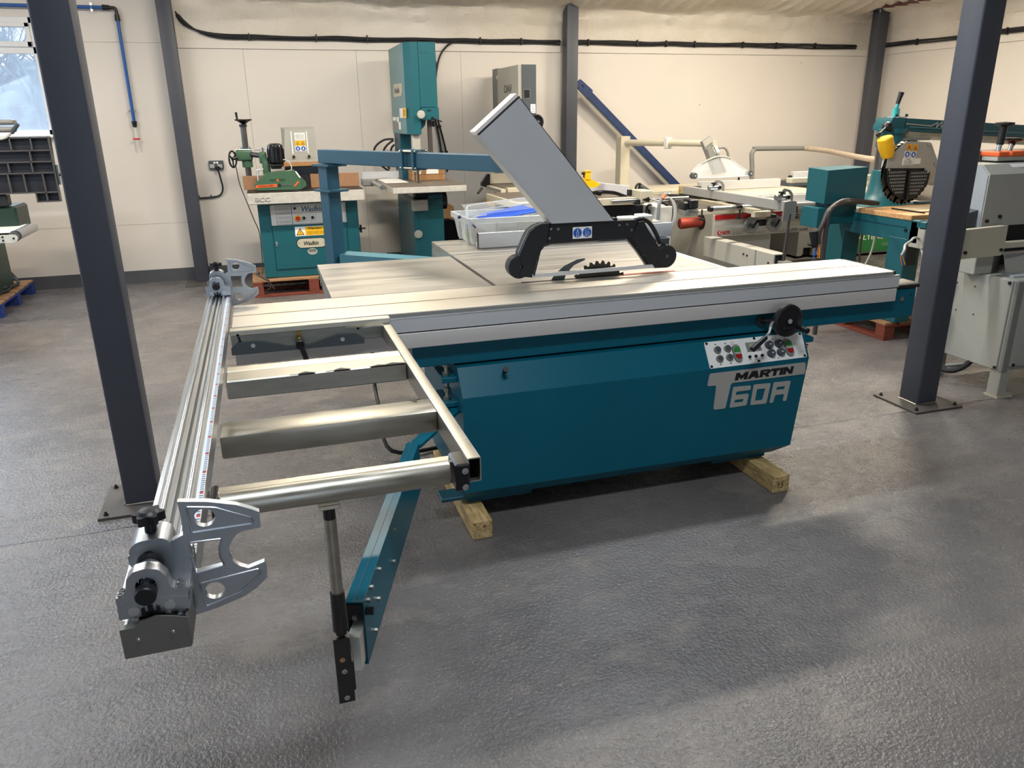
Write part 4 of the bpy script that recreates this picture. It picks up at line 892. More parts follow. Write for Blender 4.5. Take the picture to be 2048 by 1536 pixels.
part(og, 'grab_handle', MB().tube([(1.70, y0 + .035, 1.225), (1.745, y0 + .035, 1.230), (1.785, y0 + .035, 1.205), (1.82, y0 + .035, 1.155), (1.842, y0 + .035, 1.11), (1.845, y0 + .035, 1.085), (1.83, y0 + .035, 1.06)], .0105, 10, 4), 'guard')
part(og, 'guard_rail', MB().prism([(1.165, 1.007), (1.165, .990), (1.802, .995), (1.788, 1.012)], 'y', y0 - .002, y0 + .012), 'alu_grey')
for x, z in ((1.257, 1.212), (1.292, 1.210), (1.249, 1.170), (1.603, 1.212), (1.644, 1.214), (1.668, 1.186)):
    part(og, 'cap_screw', MB().lathe([(0, 0), (.0065, 0), (.0065, .004), (.0036, .004), (.0036, .002), (0, .002)], (x, y0, z), (0, -1, 0), 16), 'steel')
for x, z in ((1.112, 1.045), (1.868, 1.047)): part(og, 'axle_screw', MB().lathe([(0, 0), (.008, 0), (.008, .003), (.004, .003), (.004, .001), (0, .001)], (x, y0 + .003, z), (0, -1, 0), 16), 'dgrey')
for x, z in ((1.195, 1.09), (1.187, 1.06), (1.178, 1.02), (1.70, 1.10), (1.735, 1.06), (1.768, 1.015)): part(og, 'rivet', MB().cyl((x, y0 - .003, z), (x, y0 - .006, z), .003, seg=10), 'dgrey')
st = part(og, 'safety_label', MB().box(1.366, 1.463, y0 - .001, y0, 1.160, 1.214), 'paper')
for x in (1.390, 1.438):
    ds = part(og, 'safety_symbol', MB().cyl((x, y0 - .001, 1.187), (x, y0 - .0018, 1.187), .0215, seg=28), 'sign_blue')
def line(parent, pts, y, m='paper', r=.0011): part(parent, 'symbol_line', MB().tube([(a, y, b) for a, b in pts], r, 4), m)
line(og, [(1.385, 1.171), (1.385, 1.188), (1.388, 1.192), (1.388, 1.203), (1.392, 1.203), (1.392, 1.192), (1.395, 1.188), (1.395, 1.171), (1.383, 1.171), (1.398, 1.171)], y0 - .002)
line(og, [(1.433, 1.203), (1.430, 1.192), (1.428, 1.172), (1.447, 1.172), (1.448, 1.185), (1.443, 1.191), (1.438, 1.188)], y0 - .002)
line(og, [(1.433, 1.180), (1.440, 1.184), (1.436, 1.173)], y0 - .002); line(og, [(1.441, 1.199), (1.449, 1.202)], y0 - .002)
# the duct, open at its upper end
dA, dB, dC, dD = Vector((.914, 0, 1.633)), Vector((1.104, 0, 1.788)), Vector((1.572, 0, 1.236)), Vector((1.256, 0, 1.238))
def duct(y, t=.0):
    return [(p.x, y, p.z) for p in (dA, dB, dC, dD)]
t_ = .003
ya, yb_ = 3.372, 3.468
cin = (dA + dB + dC + dD) / 4
def sheet(p, q, ya, yb):
    d = (q - p).normalized(); n = Vector((-d.z, 0, d.x)) * t_
    if n.dot(cin - p) < 0: n = -n
    return [(p.x, ya, p.z), (q.x, ya, q.z), (q.x, yb, q.z), (p.x, yb, p.z)], [((p + n).x, ya, (p + n).z), ((q + n).x, ya, (q + n).z), ((q + n).x, yb, (q + n).z), ((p + n).x, yb, (p + n).z)]
du = MB().prism([(p.x, p.z) for p in (dA, dB, dC, dD)], 'y', ya, ya + t_).prism([(p.x, p.z) for p in (dA, dB, dC, dD)], 'y', yb_ - t_, yb_)
part(og, 'duct', du, 'duct')
part(og, 'duct_side', MB().hexa(*sheet(dB, dC, ya, yb_)), 'duct_edge')
part(og, 'duct_side', MB().hexa(*sheet(dA, dD, ya - .004, yb_)), 'duct_edge')
u_ = (dB - dA).normalized()
part(og, 'duct_gasket', MB().tube([(dA.x, ya - .001, dA.z), (dB.x, ya - .001, dB.z)], .004, 6), 'black')
part(og, 'duct_lip', MB().hexa([(dA.x, ya + .006, dA.z), (dB.x, ya + .006, dB.z), (dB.x, yb_, dB.z), (dA.x, yb_, dA.z)], [(dA.x - .01, ya + .006, dA.z + .013), (dB.x - .01, ya + .006, dB.z + .013), (dB.x - .01, yb_, dB.z + .013), (dA.x - .01, yb_, dA.z + .013)]), 'pinkwhite')
# gallows: arm in two lengths with a clamp, post, flanges and stay
ga, gb = Vector((.41, 5.13, 0)), Vector((1.26, 3.56, 0)); gd = (gb - ga).normalized(); gn = Vector((-gd.y, gd.x, 0))
Mg = Matrix(((gd.x, gn.x, 0, ga.x), (gd.y, gn.y, 0, ga.y), (0, 0, 1, 0), (0, 0, 0, 1)))
def gbx(*a, **k):
    m = MB(); m.M = Mg; return m.box(*a, **k)
LA = (gb - ga).length
part(og, 'gallows_arm', gbx(-.05, .83, -.035, .035, 1.448, 1.53, .004), 'teal_grey')
part(og, 'gallows_arm', gbx(.91, LA, -.035, .035, 1.448, 1.53, .004), 'teal_grey')
part(og, 'arm_clamp', gbx(.80, .815, -.05, .05, 1.435, 1.545, .002).box(.895, .912, -.05, .05, 1.435, 1.545, .002), 'teal_grey')
part(og, 'clamp_core', gbx(.815, .895, -.028, .028, 1.455, 1.525), 'teal_dark')
for a in (-.04, .04):
    for z in (1.447, 1.535):
        cb_ = MB(); cb_.M = Mg; cb_.cyl((.785, a, z), (.925, a, z), .006, seg=8); part(og, 'clamp_bolt', cb_, 'zinc')
part(og, 'arm_clamp_top', gbx(.79, .92, -.03, .03, 1.53, 1.538), 'zinc_dull')
part(og, 'gallows_post', gbx(-.045, .055, -.045, .045, .72, 1.432, .005), 'teal_grey')
for z in (1.438, 1.285): part(og, 'post_flange', gbx(-.07, .11, -.07, .07, z - .008, z + .006, .002), 'teal_grey')
part(og, 'stay', MB().hexa([(.43, 5.06, .80), (.50, 5.18, .80), (1.12, 4.62, .80), (1.05, 4.5, .80)], [(.43, 5.06, .885), (.50, 5.18, .885), (1.12, 4.62, .885), (1.05, 4.5, .885)]), 'stay')
part(og, 'duct_bracket', MB().box(1.16, 1.36, 3.468, 3.60, 1.44, 1.53, .003), 'teal_grey')

# ------------------------------------------------------------------ rip fence with read-outs
rf = thing('rip_fence', 'grey aluminium rip fence lying across the table behind the blade guard', 'fence', (1.8, 4.48, .965))
part(rf, 'extrusion', MB().prism(rpoly([(4.445, .970), (4.50, .970), (4.50, 1.0), (4.47, 1.005), (4.47, 1.057), (4.445, 1.057)], .002), 'x', 1.193, 2.475), 'alu_grey')
part(rf, 'end_cap', MB().box(1.190, 1.194, 4.444, 4.472, .969, 1.058), 'black')
part(rf, 'fence_shoe', MB().box(2.30, 2.44, 4.40, 4.52, .90, .968, .003), 'dgrey')
part(rf, 'fence_head', MB().box(2.0, 2.43, 4.50, 4.62, .97, 1.062, .004), 'lgrey')
def meter(x0, x1, z1, lcdm, nm):
    p = part(rf, nm, MB().box(x0, x1, 4.47, 4.58, 1.062, z1, .006), 'white')
    return p
m1 = meter(2.145, 2.262, 1.098, 1, 'readout'); part(m1, 'screen', MB().box(2.168, 2.240, 4.466, 4.470, 1.066, 1.088, .001), 'lcd_blue')
m2 = meter(2.268, 2.352, 1.108, 0, 'readout'); part(m2, 'yellow_strip', MB().box(2.31, 2.34, 4.467, 4.470, 1.068, 1.076), 'yellow')

# ------------------------------------------------------------------ storage box and what lies in it
sb = thing('storage_box', 'translucent plastic storage box full of parts on the saw table', 'box', (1.44, 4.75, .967))
def tub():
    mb = MB(); t = .004
    lo = [(1.20, 4.60), (1.64, 4.60), (1.64, 4.98), (1.20, 4.98)]; hi = [(1.175, 4.575), (1.665, 4.575), (1.665, 5.005), (1.175, 5.005)]
    z0, z1 = .967, 1.128
    for i in range(4):
        j = (i + 1) % 4; a, b, c, d = lo[i], lo[j], hi[j], hi[i]
        n = Vector((-(b[1] - a[1]), b[0] - a[0], 0)).normalized() * t
        mb.hexa([(a[0], a[1], z0), (b[0], b[1], z0), (b[0] + n.x, b[1] + n.y, z0), (a[0] + n.x, a[1] + n.y, z0)], [(d[0], d[1], z1), (c[0], c[1], z1), (c[0] + n.x, c[1] + n.y, z1), (d[0] + n.x, d[1] + n.y, z1)])
    mb.box(1.20, 1.64, 4.60, 4.98, z0, z0 + .004)
    return mb
part(sb, 'tub', tub(), 'frost')
rim = MB()
for r in ((1.163, 1.677, 4.563, 4.577), (1.163, 1.677, 5.003, 5.017), (1.163, 1.177, 4.577, 5.003), (1.663, 1.677, 4.577, 5.003)): rim.box(r[0], r[1], r[2], r[3], 1.094, 1.131, .003)
part(sb, 'rim', rim, 'frost')
for k in range(4): 
    x = 1.20 + k * .147
    part(sb, 'rib', MB().hexa([(x, 4.598, .967), (x + .008, 4.598, .967), (x + .008, 4.601, .967), (x, 4.601, .967)], [(x - .004, 4.572, 1.1), (x + .004, 4.572, 1.1), (x + .004, 4.577, 1.1), (x - .004, 4.577, 1.1)]), 'white')
for y in (4.66, 4.86): part(sb, 'rib', MB().box(1.178, 1.196, y, y + .008, .97, 1.095), 'white')
part(sb, 'label', MB().box(1.184, 1.1855, 4.66, 4.72, .99, 1.05), 'agreen_pale')
single('offcut_block', 'brown wooden wedge inside the translucent storage box', 'offcut', MB().prism([(1.215, .99), (1.27, .972), (1.34, .99), (1.30, 1.04), (1.235, 1.066)], 'y', 4.68, 4.76), 'mdf')
single('grey_bracket', 'dark grey metal bracket lying inside the translucent storage box', 'bracket', MB().hexa([(1.35, 4.66, .972), (1.62, 4.66, .99), (1.62, 4.80, .99), (1.35, 4.80, .972)], [(1.35, 4.66, 1.0), (1.62, 4.66, 1.06), (1.62, 4.8, 1.06), (1.35, 4.8, 1.0)]).box(1.40, 1.42, 4.66, 4.7, .99, 1.06), 'dgrey')
single('cream_strip', 'pale cream wooden strip on the floor of the storage box', 'offcut', MB().box(1.212, 1.40, 4.612, 4.64, .972, .988), 'pine')
bs = MB()
for k in range(4): bs.hexa([(1.24 + .03 * k, 4.62 + .07 * k, 1.10), (1.63, 4.62 + .07 * k, 1.142), (1.63, 4.70 + .07 * k, 1.155), (1.24 + .03 * k, 4.70 + .07 * k, 1.112)], [(1.24 + .03 * k, 4.62 + .07 * k, 1.103), (1.63, 4.62 + .07 * k, 1.147), (1.63, 4.70 + .07 * k, 1.16), (1.24 + .03 * k, 4.70 + .07 * k, 1.115)])
single('blue_sheets', 'blue plastic sheets folded on top of the storage box', 'plastic sheet', bs, 'blue_sheet')
fs = thing('face_shield', 'clear face shield with blue pegs lying on the storage box', 'face shield', (1.4, 4.8, 1.13))
vs, fcs = [], []
n = 14
for i in range(n + 1):
    a = -.25 * pi + 1.1 * pi * i / n * .8
    for j in range(2): vs.append((1.18 + j * .44, 4.80 - .11 * cos(a), 1.132 + .028 * j + .058 * max(0, sin(a))))
for i in range(n): fcs.append((2 * i, 2 * i + 1, 2 * i + 3, 2 * i + 2))
part(fs, 'visor', MB().faces(vs, fcs), 'clear')
part(fs, 'visor_edge', MB().tube([(1.19, 4.71, 1.14), (1.2, 4.73, 1.168), (1.235, 4.78, 1.186), (1.42, 4.80, 1.200), (1.60, 4.80, 1.214), (1.645, 4.76, 1.2), (1.66, 4.72, 1.16)], .0035, 6, 4).tube([(1.25, 4.69, 1.165), (1.61, 4.70, 1.190)], .003, 6), 'white')
part(fs, 'brow_band', MB().tube([(1.155, 4.70, 1.09), (1.175, 4.62, 1.115), (1.22, 4.57, 1.142), (1.28, 4.56, 1.15)], .0035, 6, 4), 'clear_edge')
part(fs, 'brow_strap', MB().hexa([(1.148, 4.60, 1.06), (1.16, 4.60, 1.055), (1.19, 4.68, 1.12), (1.175, 4.68, 1.125)], [(1.15, 4.60, 1.065), (1.162, 4.60, 1.06), (1.20, 4.68, 1.155), (1.185, 4.68, 1.16)]), 'clear_edge')
part(fs, 'peg', MB().cyl((1.185, 4.585, 1.107), (1.208, 4.555, 1.077), .0055, seg=10).ball((1.18, 4.60, 1.112), .01), 'peg')
part(fs, 'peg', MB().cyl((1.15, 4.76, 1.115), (1.165, 4.75, 1.125), .009, seg=10), 'peg')
# ================================================================== machines along the rear wall
def pallet(name, label, x0, x1, y0, y1, mb_mat, deck, z=.145, group='timber pallets', along='x'):
    t = thing(name, label, 'pallet', ((x0 + x1) / 2, (y0 + y1) / 2, 0), group)
    n = 7; w = (y1 - y0) / n if along == 'x' else (x1 - x0) / n
    for k in range(n):
        if along == 'x': m = MB().box(x0, x1, y0 + w * k, y0 + w * k + w * .8, z - .02, z, .002)
        else: m = MB().box(x0 + w * k, x0 + w * k + w * .8, y0, y1, z - .02, z, .002)
        part(t, 'deck_board', m, deck)
    for i in range(3):
        for j in range(3):
            bx = (x0, (x0 + x1) / 2 - .05, x1 - .1)[i]; by = (y0, (y0 + y1) / 2 - .05, y1 - .1)[j]
            part(t, 'block', MB().box(bx, bx + .1, by, by + .1, .022, z - .042, .004), mb_mat)
    for i in range(3):
        if along == 'x':
            by = (y0, (y0 + y1) / 2 - .05, y1 - .1)[i]
            part(t, 'base_board', MB().box(x0, x1, by, by + .1, 0, .022, .002), mb_mat); bx = (x0, (x0 + x1) / 2 - .05, x1 - .1)[i]
            part(t, 'stringer', MB().box(bx, bx + .1, y0, y1, z - .042, z - .02, .002), mb_mat)
        else:
            bx = (x0, (x0 + x1) / 2 - .05, x1 - .1)[i]
            part(t, 'base_board', MB().box(bx, bx + .1, y0, y1, 0, .022, .002), mb_mat); by = (y0, (y0 + y1) / 2 - .05, y1 - .1)[i]
            part(t, 'stringer', MB().box(x0, x1, by, by + .1, z - .042, z - .02, .002), mb_mat)
    return t
def warn_tri(parent, x, y, z, w, mk='yellow'):
    part(parent, 'warning_sign', MB().box(x - w / 2, x + w / 2, y - .0012, y, z - w / 2, z + w / 2), mk)
    part(parent, 'warning_triangle', MB().prism([(x - w * .38, z - w * .3), (x + w * .38, z - w * .3), (x, z + w * .36)], 'y', y - .002, y - .0012, [[(x - w * .25, z - w * .22), (x + w * .25, z - w * .22), (x, z + w * .22)]]), 'ink')
    part(parent, 'warning_mark', MB().box(x - w * .025, x + w * .025, y - .002, y - .0012, z - w * .16, z + w * .1), 'ink')
def blue_disc(parent, x, y, z, r):
    part(parent, 'mandatory_sign', MB().box(x - r * 1.15, x + r * 1.15, y - .0011, y, z - r * 1.15, z + r * 1.15), 'paper')
    part(parent, 'mandatory_disc', MB().cyl((x, y - .0011, z), (x, y - .002, z), r, seg=24), 'sign_blue')
    part(parent, 'pictogram', MB().box(x - r * .3, x + r * .3, y - .0026, y - .002, z - r * .5, z + r * .45, .001), 'paper')

# ------------------------------------------------------------------ spindle moulder with power feeder
pallet('timber_pallet', 'red-brown pallet carrying the teal spindle moulder', -.19, 1.01, 8.13, 8.95, 'pallet_red', 'pallet_top', z=.175)
sm = thing('spindle_moulder', 'teal spindle moulder with a white cast table and brown fence boards', 'machine', (.43, 8.5, .176))
part(sm, 'cabinet', MB().box(-.06, .925, 8.22, 8.85, .176, .93, .006), 'wteal')
part(sm, 'corner_panel', MB().box(-.058, .055, 8.214, 8.222, .185, .925, .002), 'wteal')
part(sm, 'corner_panel', MB().box(.80, .92, 8.214, 8.222, .185, .925, .002), 'wteal')
dr = part(sm, 'door', MB().box(.062, .795, 8.208, 8.221, .262, .715, .003), 'wteal')
part(dr, 'door_lock', MB().cyl((.085, 8.208, .535), (.085, 8.198, .535), .012, seg=16).box(.077, .095, 8.196, 8.204, .495, .53, .003), 'steel')
pn = part(sm, 'control_panel', MB().box(.058, .80, 8.196, 8.221, .706, .91, .004), 'white')
fr_ = MB()
def frame2(parent, x0, x1, y, z0, z1, m='ink_blue', t=.003, nm='printed_frame'):
    part(parent, nm, MB().prism(rpoly(rect(x0, x1, z0, z1), .008), 'y', y - .001, y, [rpoly(rect(x0 + t, x1 - t, z0 + t, z1 - t), .006)]), m)
frame2(pn, .11, .262, 8.196, .712, .895); frame2(pn, .262, .79, 8.196, .712, .895)
for k in range(4):
    frame2(pn, .125, .248, 8.196, .728 + k * .042, .754 + k * .042, 'ink_grey', .0015)
    text(pn, 'oonoo ooono', (.132, 8.1955, .735 + k * .042), XA, ZA, .108, .010, 'ink_grey', depth=.0006)
text(pn, 'Wadkin', (.362, 8.1955, .832), XA, ZA, .218, .054, 'ink_blue', shear=.25, bold=.01)
for x, z in ((.295, .869), (.655, .871)): part(pn, 'panel_knob', MB().cyl((x, 8.196, z), (x, 8.188, z), .013, seg=18), 'black')
frame2(pn, .285, .415, 8.196, .735, .805, 'ink_grey', .0015); frame2(pn, .43, .495, 8.196, .735, .805, 'ink_grey', .0015)
part(pn, 'stop_base', MB().cyl((.316, 8.196, .770), (.316, 8.190, .770), .031, seg=28), 'yellow')
part(pn, 'stop_button', MB().cyl((.316, 8.19, .770), (.316, 8.165, .770), .019, .021, 24), 'red')
part(pn, 'start_button', MB().cyl((.377, 8.196, .770), (.377, 8.184, .770), .016, seg=20), 'dgreen')
part(pn, 'selector_knob', MB().cyl((.462, 8.196, .772), (.462, 8.18, .772), .015, seg=20), 'black')
wl = part(sm, 'warning_label', MB().box(.277, .570, 8.206, 8.208, .589, .684), 'paper')
part(wl, 'yellow_field', MB().box(.378, .566, 8.205, 8.206, .593, .680), 'yellow')
part(wl, 'warning_triangle', MB().prism([(.287, .600), (.368, .600), (.3275, .672)], 'y', 8.2045, 8.206), 'ink')
part(wl, 'triangle_field', MB().prism([(.297, .606), (.358, .606), (.3275, .660)], 'y', 8.2035, 8.2045), 'yellow')
part(wl, 'exclamation_mark', MB().box(.325, .330, 8.2027, 8.2035, .620, .646).box(.325, .330, 8.2027, 8.2035, .610, .615), 'ink', stuff=True)
text(wl, 'Warning', (.40, 8.2048, .645), XA, ZA, .145, .030, 'ink', bold=.02)
for k in range(3): text(wl, 'oonoono oonoo nooo', (.392, 8.2048, .627 - .012 * k), XA, ZA, .165, .007, 'ink', depth=.0005)
np_ = part(sm, 'name_plate', MB().prism([(.33 + .045 * cos(a), .515 + .045 * sin(a)) for a in [pi / 2 + pi * k / 10 for k in range(11)]] + [(.53 + .045 * cos(a), .515 + .045 * sin(a)) for a in [-pi / 2 + pi * k / 10 for k in range(11)]], 'y', 8.203, 8.208), 'cream')
part(np_, 'plate_border', MB().prism([(.33 + .052 * cos(a), .515 + .052 * sin(a)) for a in [pi / 2 + pi * k / 10 for k in range(11)]] + [(.53 + .052 * cos(a), .515 + .052 * sin(a)) for a in [-pi / 2 + pi * k / 10 for k in range(11)]], 'y', 8.206, 8.2081), 'ink')
text(np_, 'Wadkin', (.352, 8.2025, .493), XA, ZA, .148, .042, 'ink', shear=.25, bold=.02)
for x in (.306, .554): part(np_, 'screw', MB().cyl((x, 8.203, .515), (x, 8.201, .515), .004, seg=10), 'ink')
ov = part(sm, 'oval_sticker', MB().lathe([(0, 0), (.034, 0), (.034, .001), (0, .001)], (.43, 8.2075, .427), (0, -1, 0), 28, 1.45), 'lgrey')
part(ov, 'printed_bar', MB().box(.397, .463, 8.2055, 8.2065, .424, .446), 'ink'); text(ov, 'noooin', (.402, 8.2053, .429), XA, ZA, .056, .012, 'paper', depth=.0005)
for x, z in ((.015, .65), (.868, .55)): part(sm, 'screw_hole', MB().cyl((x, 8.2145, z), (x, 8.213, z), .005, seg=10), 'ink')
tb = part(sm, 'table', MB().box(-.140, .980, 8.03, 8.78, .935, 1.045, .006), 'chipped')
part(tb, 'table_top_plate', MB().box(-.138, .978, 8.032, 8.778, 1.045, 1.048), 'steel_dk')
text(tb, 'BCC', (-.068, 8.0295, .962), XA, ZA, .132, .038, 'ink_grey', bold=.0, name='shaded_cast_letters', depth=.004)  # grey copy set low and left as the raised letters' shade
text(tb, 'BCC', (-.064, 8.0285, .966), XA, ZA, .132, .038, 'chipped', bold=.0, name='shaded_cast_letters', depth=.003)
part(sm, 'fence_board', MB().box(-.170, .15, 8.44, 8.47, 1.046, 1.182, .002), 'mdf')
part(sm, 'fence_board', MB().box(.492, .985, 8.44, 8.47, 1.046, 1.182, .002), 'mdf')
part(sm, 'fence_casting', MB().box(.25, .68, 8.50, 8.74, 1.046, 1.26, .01), 'gloss_black')
part(sm, 'spindle_opening', MB().box(.40, .49, 8.445, 8.50, 1.046, 1.17), 'ink')
part(sm, 'wooden_batten', MB().prism([(.235, 1.298), (.665, 1.296), (.672, 1.285), (.63, 1.252), (.235, 1.25)], 'y', 8.58, 8.62), 'beamwood')
hd_ = part(sm, 'guard_hood', MB().hexa([(.262, 8.66, 1.318), (.594, 8.66, 1.318), (.60, 8.86, 1.318), (.255, 8.86, 1.318)], [(.292, 8.66, 1.62), (.592, 8.66, 1.62), (.594, 8.86, 1.64), (.262, 8.86, 1.64)]), 'lgrey')
for x in (.352, .507):
    part(hd_, 'slot', MB().box(x - .006, x + .006, 8.654, 8.662, 1.375, 1.598, .002), 'paper')
    part(hd_, 'locking_knob', MB().cyl((x + .005, 8.66, 1.348), (x + .005, 8.62, 1.348), .015, .013, 16), 'black')
ll = part(hd_, 'instruction_label', MB().box(.383, .490, 8.657, 8.66, 1.51, 1.585), 'paper')
for k in range(6): text(ll, 'oonoonoono oonono' if k else 'INFORM', (.392 if k else .41, 8.6565, 1.573 - .0105 * k), XA, ZA, .088 if k else .05, .006, 'ink_grey', depth=.0005)
for x in (.408, .462): warn_tri(hd_, x, 8.658, 1.482, .05); blue_disc(hd_, x, 8.658, 1.428, .023)
pf = thing('power_feeder', 'green power feeder with a black motor mounted on the white spindle moulder table', 'feeder', (.05, 8.5, 1.05))
part(pf, 'column', MB().cyl((-.108, 8.6, 1.05), (-.108, 8.6, 1.66), .029, seg=24), 'steel_dk2')
part(pf, 'column_foot', MB().cyl((-.108, 8.6, 1.048), (-.108, 8.6, 1.075), .05, seg=24), 'chipped')
part(pf, 'column_cap', MB().cyl((-.108, 8.6, 1.65), (-.108, 8.6, 1.675), .037, seg=24), 'black')
cw = part(pf, 'crank_wheel', MB().lathe([(.018, -.04), (.022, -.03), (.060, -.004), (.078, 0), (.084, .006), (.080, .014), (.06, .01), (0, .006)], (-.100, 8.6, 1.71), ZA, 30), 'black')
part(cw, 'crank_handle', MB().cyl((-.155, 8.575, 1.715), (-.160, 8.57, 1.79), .009, .012, 14), 'black')
hs = part(pf, 'clamp_housing', MB().box(-.21, -.05, 8.53, 8.67, 1.325, 1.43, .02, 3).cyl((-.108, 8.6, 1.26), (-.108, 8.6, 1.45), .052, seg=20), 'green')
for x in (-.14, -.075): part(hs, 'clamp_pin', MB().cyl((x, 8.56, 1.43), (x, 8.56, 1.465), .008, seg=10), 'steel')
part(hs, 'clamp_bar', MB().cyl((-.205, 8.545, 1.436), (-.06, 8.545, 1.432), .005, seg=8), 'steel')
hwf = part(pf, 'side_handwheel', MB().ring((-.243, 8.51, 1.345), (1, -.45, 0), .078, .009, 32, 8), 'black')
for k in range(3):
    a = 2 * pi * k / 3 + .5; d1 = Vector((.41, .91, 0)); 
    part(hwf, 'spoke', MB().cyl((-.243, 8.51, 1.345), (-.243 + d1.x * .078 * cos(a), 8.51 + d1.y * .078 * cos(a), 1.345 + .078 * sin(a)), .009, .007, 8), 'black')
part(hwf, 'hub', MB().cyl((-.255, 8.515, 1.345), (-.2, 8.53, 1.36), .016, seg=14), 'steel_dk')
part(pf, 'cross_arm', MB().cyl((-.06, 8.55, 1.385), (.06, 8.42, 1.372), .026, seg=20), 'steel_dk2')
nk = part(pf, 'arm_joint', MB().box(.01, .085, 8.36, 8.47, 1.30, 1.415, .02, 3).cyl((.07, 8.36, 1.20), (.07, 8.36, 1.36), .038, seg=20).box(.05, .10, 8.31, 8.40, 1.20, 1.33, .012, 2), 'green')
part(nk, 'tommy_bar', MB().cyl((-.03, 8.36, 1.24), (.04, 8.34, 1.25), .006, seg=8).cyl((-.015, 8.36, 1.25), (-.025, 8.35, 1.12), .006, seg=8), 'steel')
part(nk, 'clamp_pin', MB().cyl((.05, 8.40, 1.41), (.05, 8.40, 1.455), .010, seg=10).cyl((-.02, 8.4, 1.428), (.08, 8.4, 1.438), .004, seg=6), 'steel')
mo = part(pf, 'motor', MB().lathe([(0, 0), (.060, 0), (.068, .008), (.076, .02), (.078, .15), (.070, .182), (.045, .196), (0, .198)], (.172, 8.3, 1.298), ZA, 36), 'motor')
for k in range(14):
    a = 2 * pi * k / 14; part(mo, 'cooling_fin', MB().box(-.003, .003, -.083, -.074, 1.315, 1.44, M=Matrix.Translation((.172, 8.3, 0)) @ Matrix.Rotation(a, 4, 'Z')), 'motor')
part(pf, 'motor_flange', MB().lathe([(0, 0), (.05, 0), (.055, .02), (.075, .03), (.075, .045), (0, .045)], (.165, 8.3, 1.252), ZA, 30), 'steel_dk')
part(pf, 'motor_cable', MB().tube([(.235, 8.25, 1.34), (.275, 8.23, 1.33), (.305, 8.22, 1.28), (.30, 8.22, 1.24), (.25, 8.24, 1.228)], .006, 8, 5), 'cable_grey')
fb = part(pf, 'feed_body', MB().prism(rpoly([(-.066, 1.085), (-.066, 1.105), (.060, 1.220), (.334, 1.238), (.385, 1.158), (.385, 1.062), (.370, 1.052), (-.035, 1.056)], .008), 'y', 8.19, 8.36), 'green')
part(pf, 'end_cover', MB().prism([(.36, 1.06), (.36, 1.18), (.395, 1.165), (.432, 1.12), (.434, 1.085), (.39, 1.055)], 'y', 8.21, 8.35), 'green')
part(fb, 'orange_stripe', MB().prism([(-.060, 1.082), (-.045, 1.108), (.152, 1.112), (.152, 1.086)], 'y', 8.188, 8.19), 'orange')
text(fb, 'ampfeed 308+', (-.028, 8.1875, 1.090), XA, ZA, .15, .015, 'ink', bold=.02)
part(fb, 'round_mark', MB().cyl((.172, 8.19, 1.098), (.172, 8.1885, 1.098), .020, seg=20), 'dgreen')
text(fb, 'FFFFFFFF', (.192, 8.1885, 1.090), XA, ZA, .105, .018, 'ink_grey', bold=.02)
part(fb, 'orange_flash', MB().prism([(.305, 1.085), (.325, 1.085), (.368, 1.128), (.352, 1.132)], 'y', 8.188, 8.19), 'orange')
text(fb, 'oon noono', (.09, 8.1885, 1.14), XA, ZA, .14, .022, 'dgreen', depth=.0008)
part(fb, 'hazard_mark', MB().prism([(.148, 1.140), (.176, 1.140), (.162, 1.164)], 'y', 8.1875, 8.19), 'orange')
part(fb, 'white_label', MB().hexa([(.335, 8.186, 1.225), (.372, 8.186, 1.165), (.372, 8.19, 1.165), (.335, 8.19, 1.225)], [(.345, 8.186, 1.232), (.386, 8.186, 1.17), (.386, 8.19, 1.17), (.345, 8.19, 1.232)]), 'paper')
for x in (.07, .20, .30): part(pf, 'feed_wheel', MB().cyl((x, 8.21, 1.085), (x, 8.33, 1.085), .034, seg=20), 'black')
part(sm, 'side_knob', MB().cyl((.925, 8.3, .62), (.96, 8.3, .62), .014, seg=12).cyl((.96, 8.3, .62), (1.0, 8.29, .625), .008, seg=10).box(.94, .96, 8.28, 8.32, .58, .66, .004), 'black')
single('feeder_cable', 'thin grey cable hanging from the feeder down the side of the spindle moulder', 'cable', MB().tube([(-.22, 8.5, 1.27), (-.205, 8.5, 1.1), (-.165, 8.48, .95), (-.11, 8.45, .75), (-.07, 8.43, .6), (-.075, 8.4, .3), (-.09, 8.35, .2)], .005, 6, 6), 'hosegrey')
single('bare_cable', 'grey cable end with stripped wires drooping over the red-brown pallet', 'cable', MB().tube([(-.12, 8.3, .22), (-.14, 8.18, .235), (-.08, 8.1, .205), (-.03, 8.09, .18)], .011, 8, 5).tube([(-.03, 8.09, .18), (-.01, 8.085, .13), (.015, 8.08, .09)], .004, 6, 3).tube([(-.03, 8.09, .18), (-.04, 8.085, .13), (-.02, 8.08, .11), (-.06, 8.08, .08)], .003, 6, 3), 'hosegrey')

# ------------------------------------------------------------------ teal bandsaw
bs_ = thing('bandsaw', 'tall teal bandsaw with side door paled by reflected light and tilting white-edged table', 'bandsaw', (1.66, 8.7, 0))
top = [(1.495, 9.15), (1.495, 8.27), (1.55, 8.2), (1.628, 8.2), (1.628, 9.15)]
part(bs_, 'upper_case', MB().prism(top, 'z', 1.555, 2.425), 'wteal')
part(bs_, 'upper_cover', MB().box(1.631, 1.808, 8.197, 9.15, 1.815, 2.427, .003), 'wteal')
dd = part(bs_, 'upper_door', MB().box(1.490, 1.496, 8.28, 9.145, 1.56, 2.42, .002), 'wteal_sheen')
part(bs_, 'guide_head', MB().box(1.632, 1.815, 8.18, 8.8, 1.69, 1.812, .006), 'wteal')
for x in (1.70, 1.722): part(bs_, 'cap_screw', MB().cyl((x, 8.18, 1.785), (x, 8.174, 1.785), .008, seg=14), 'black')
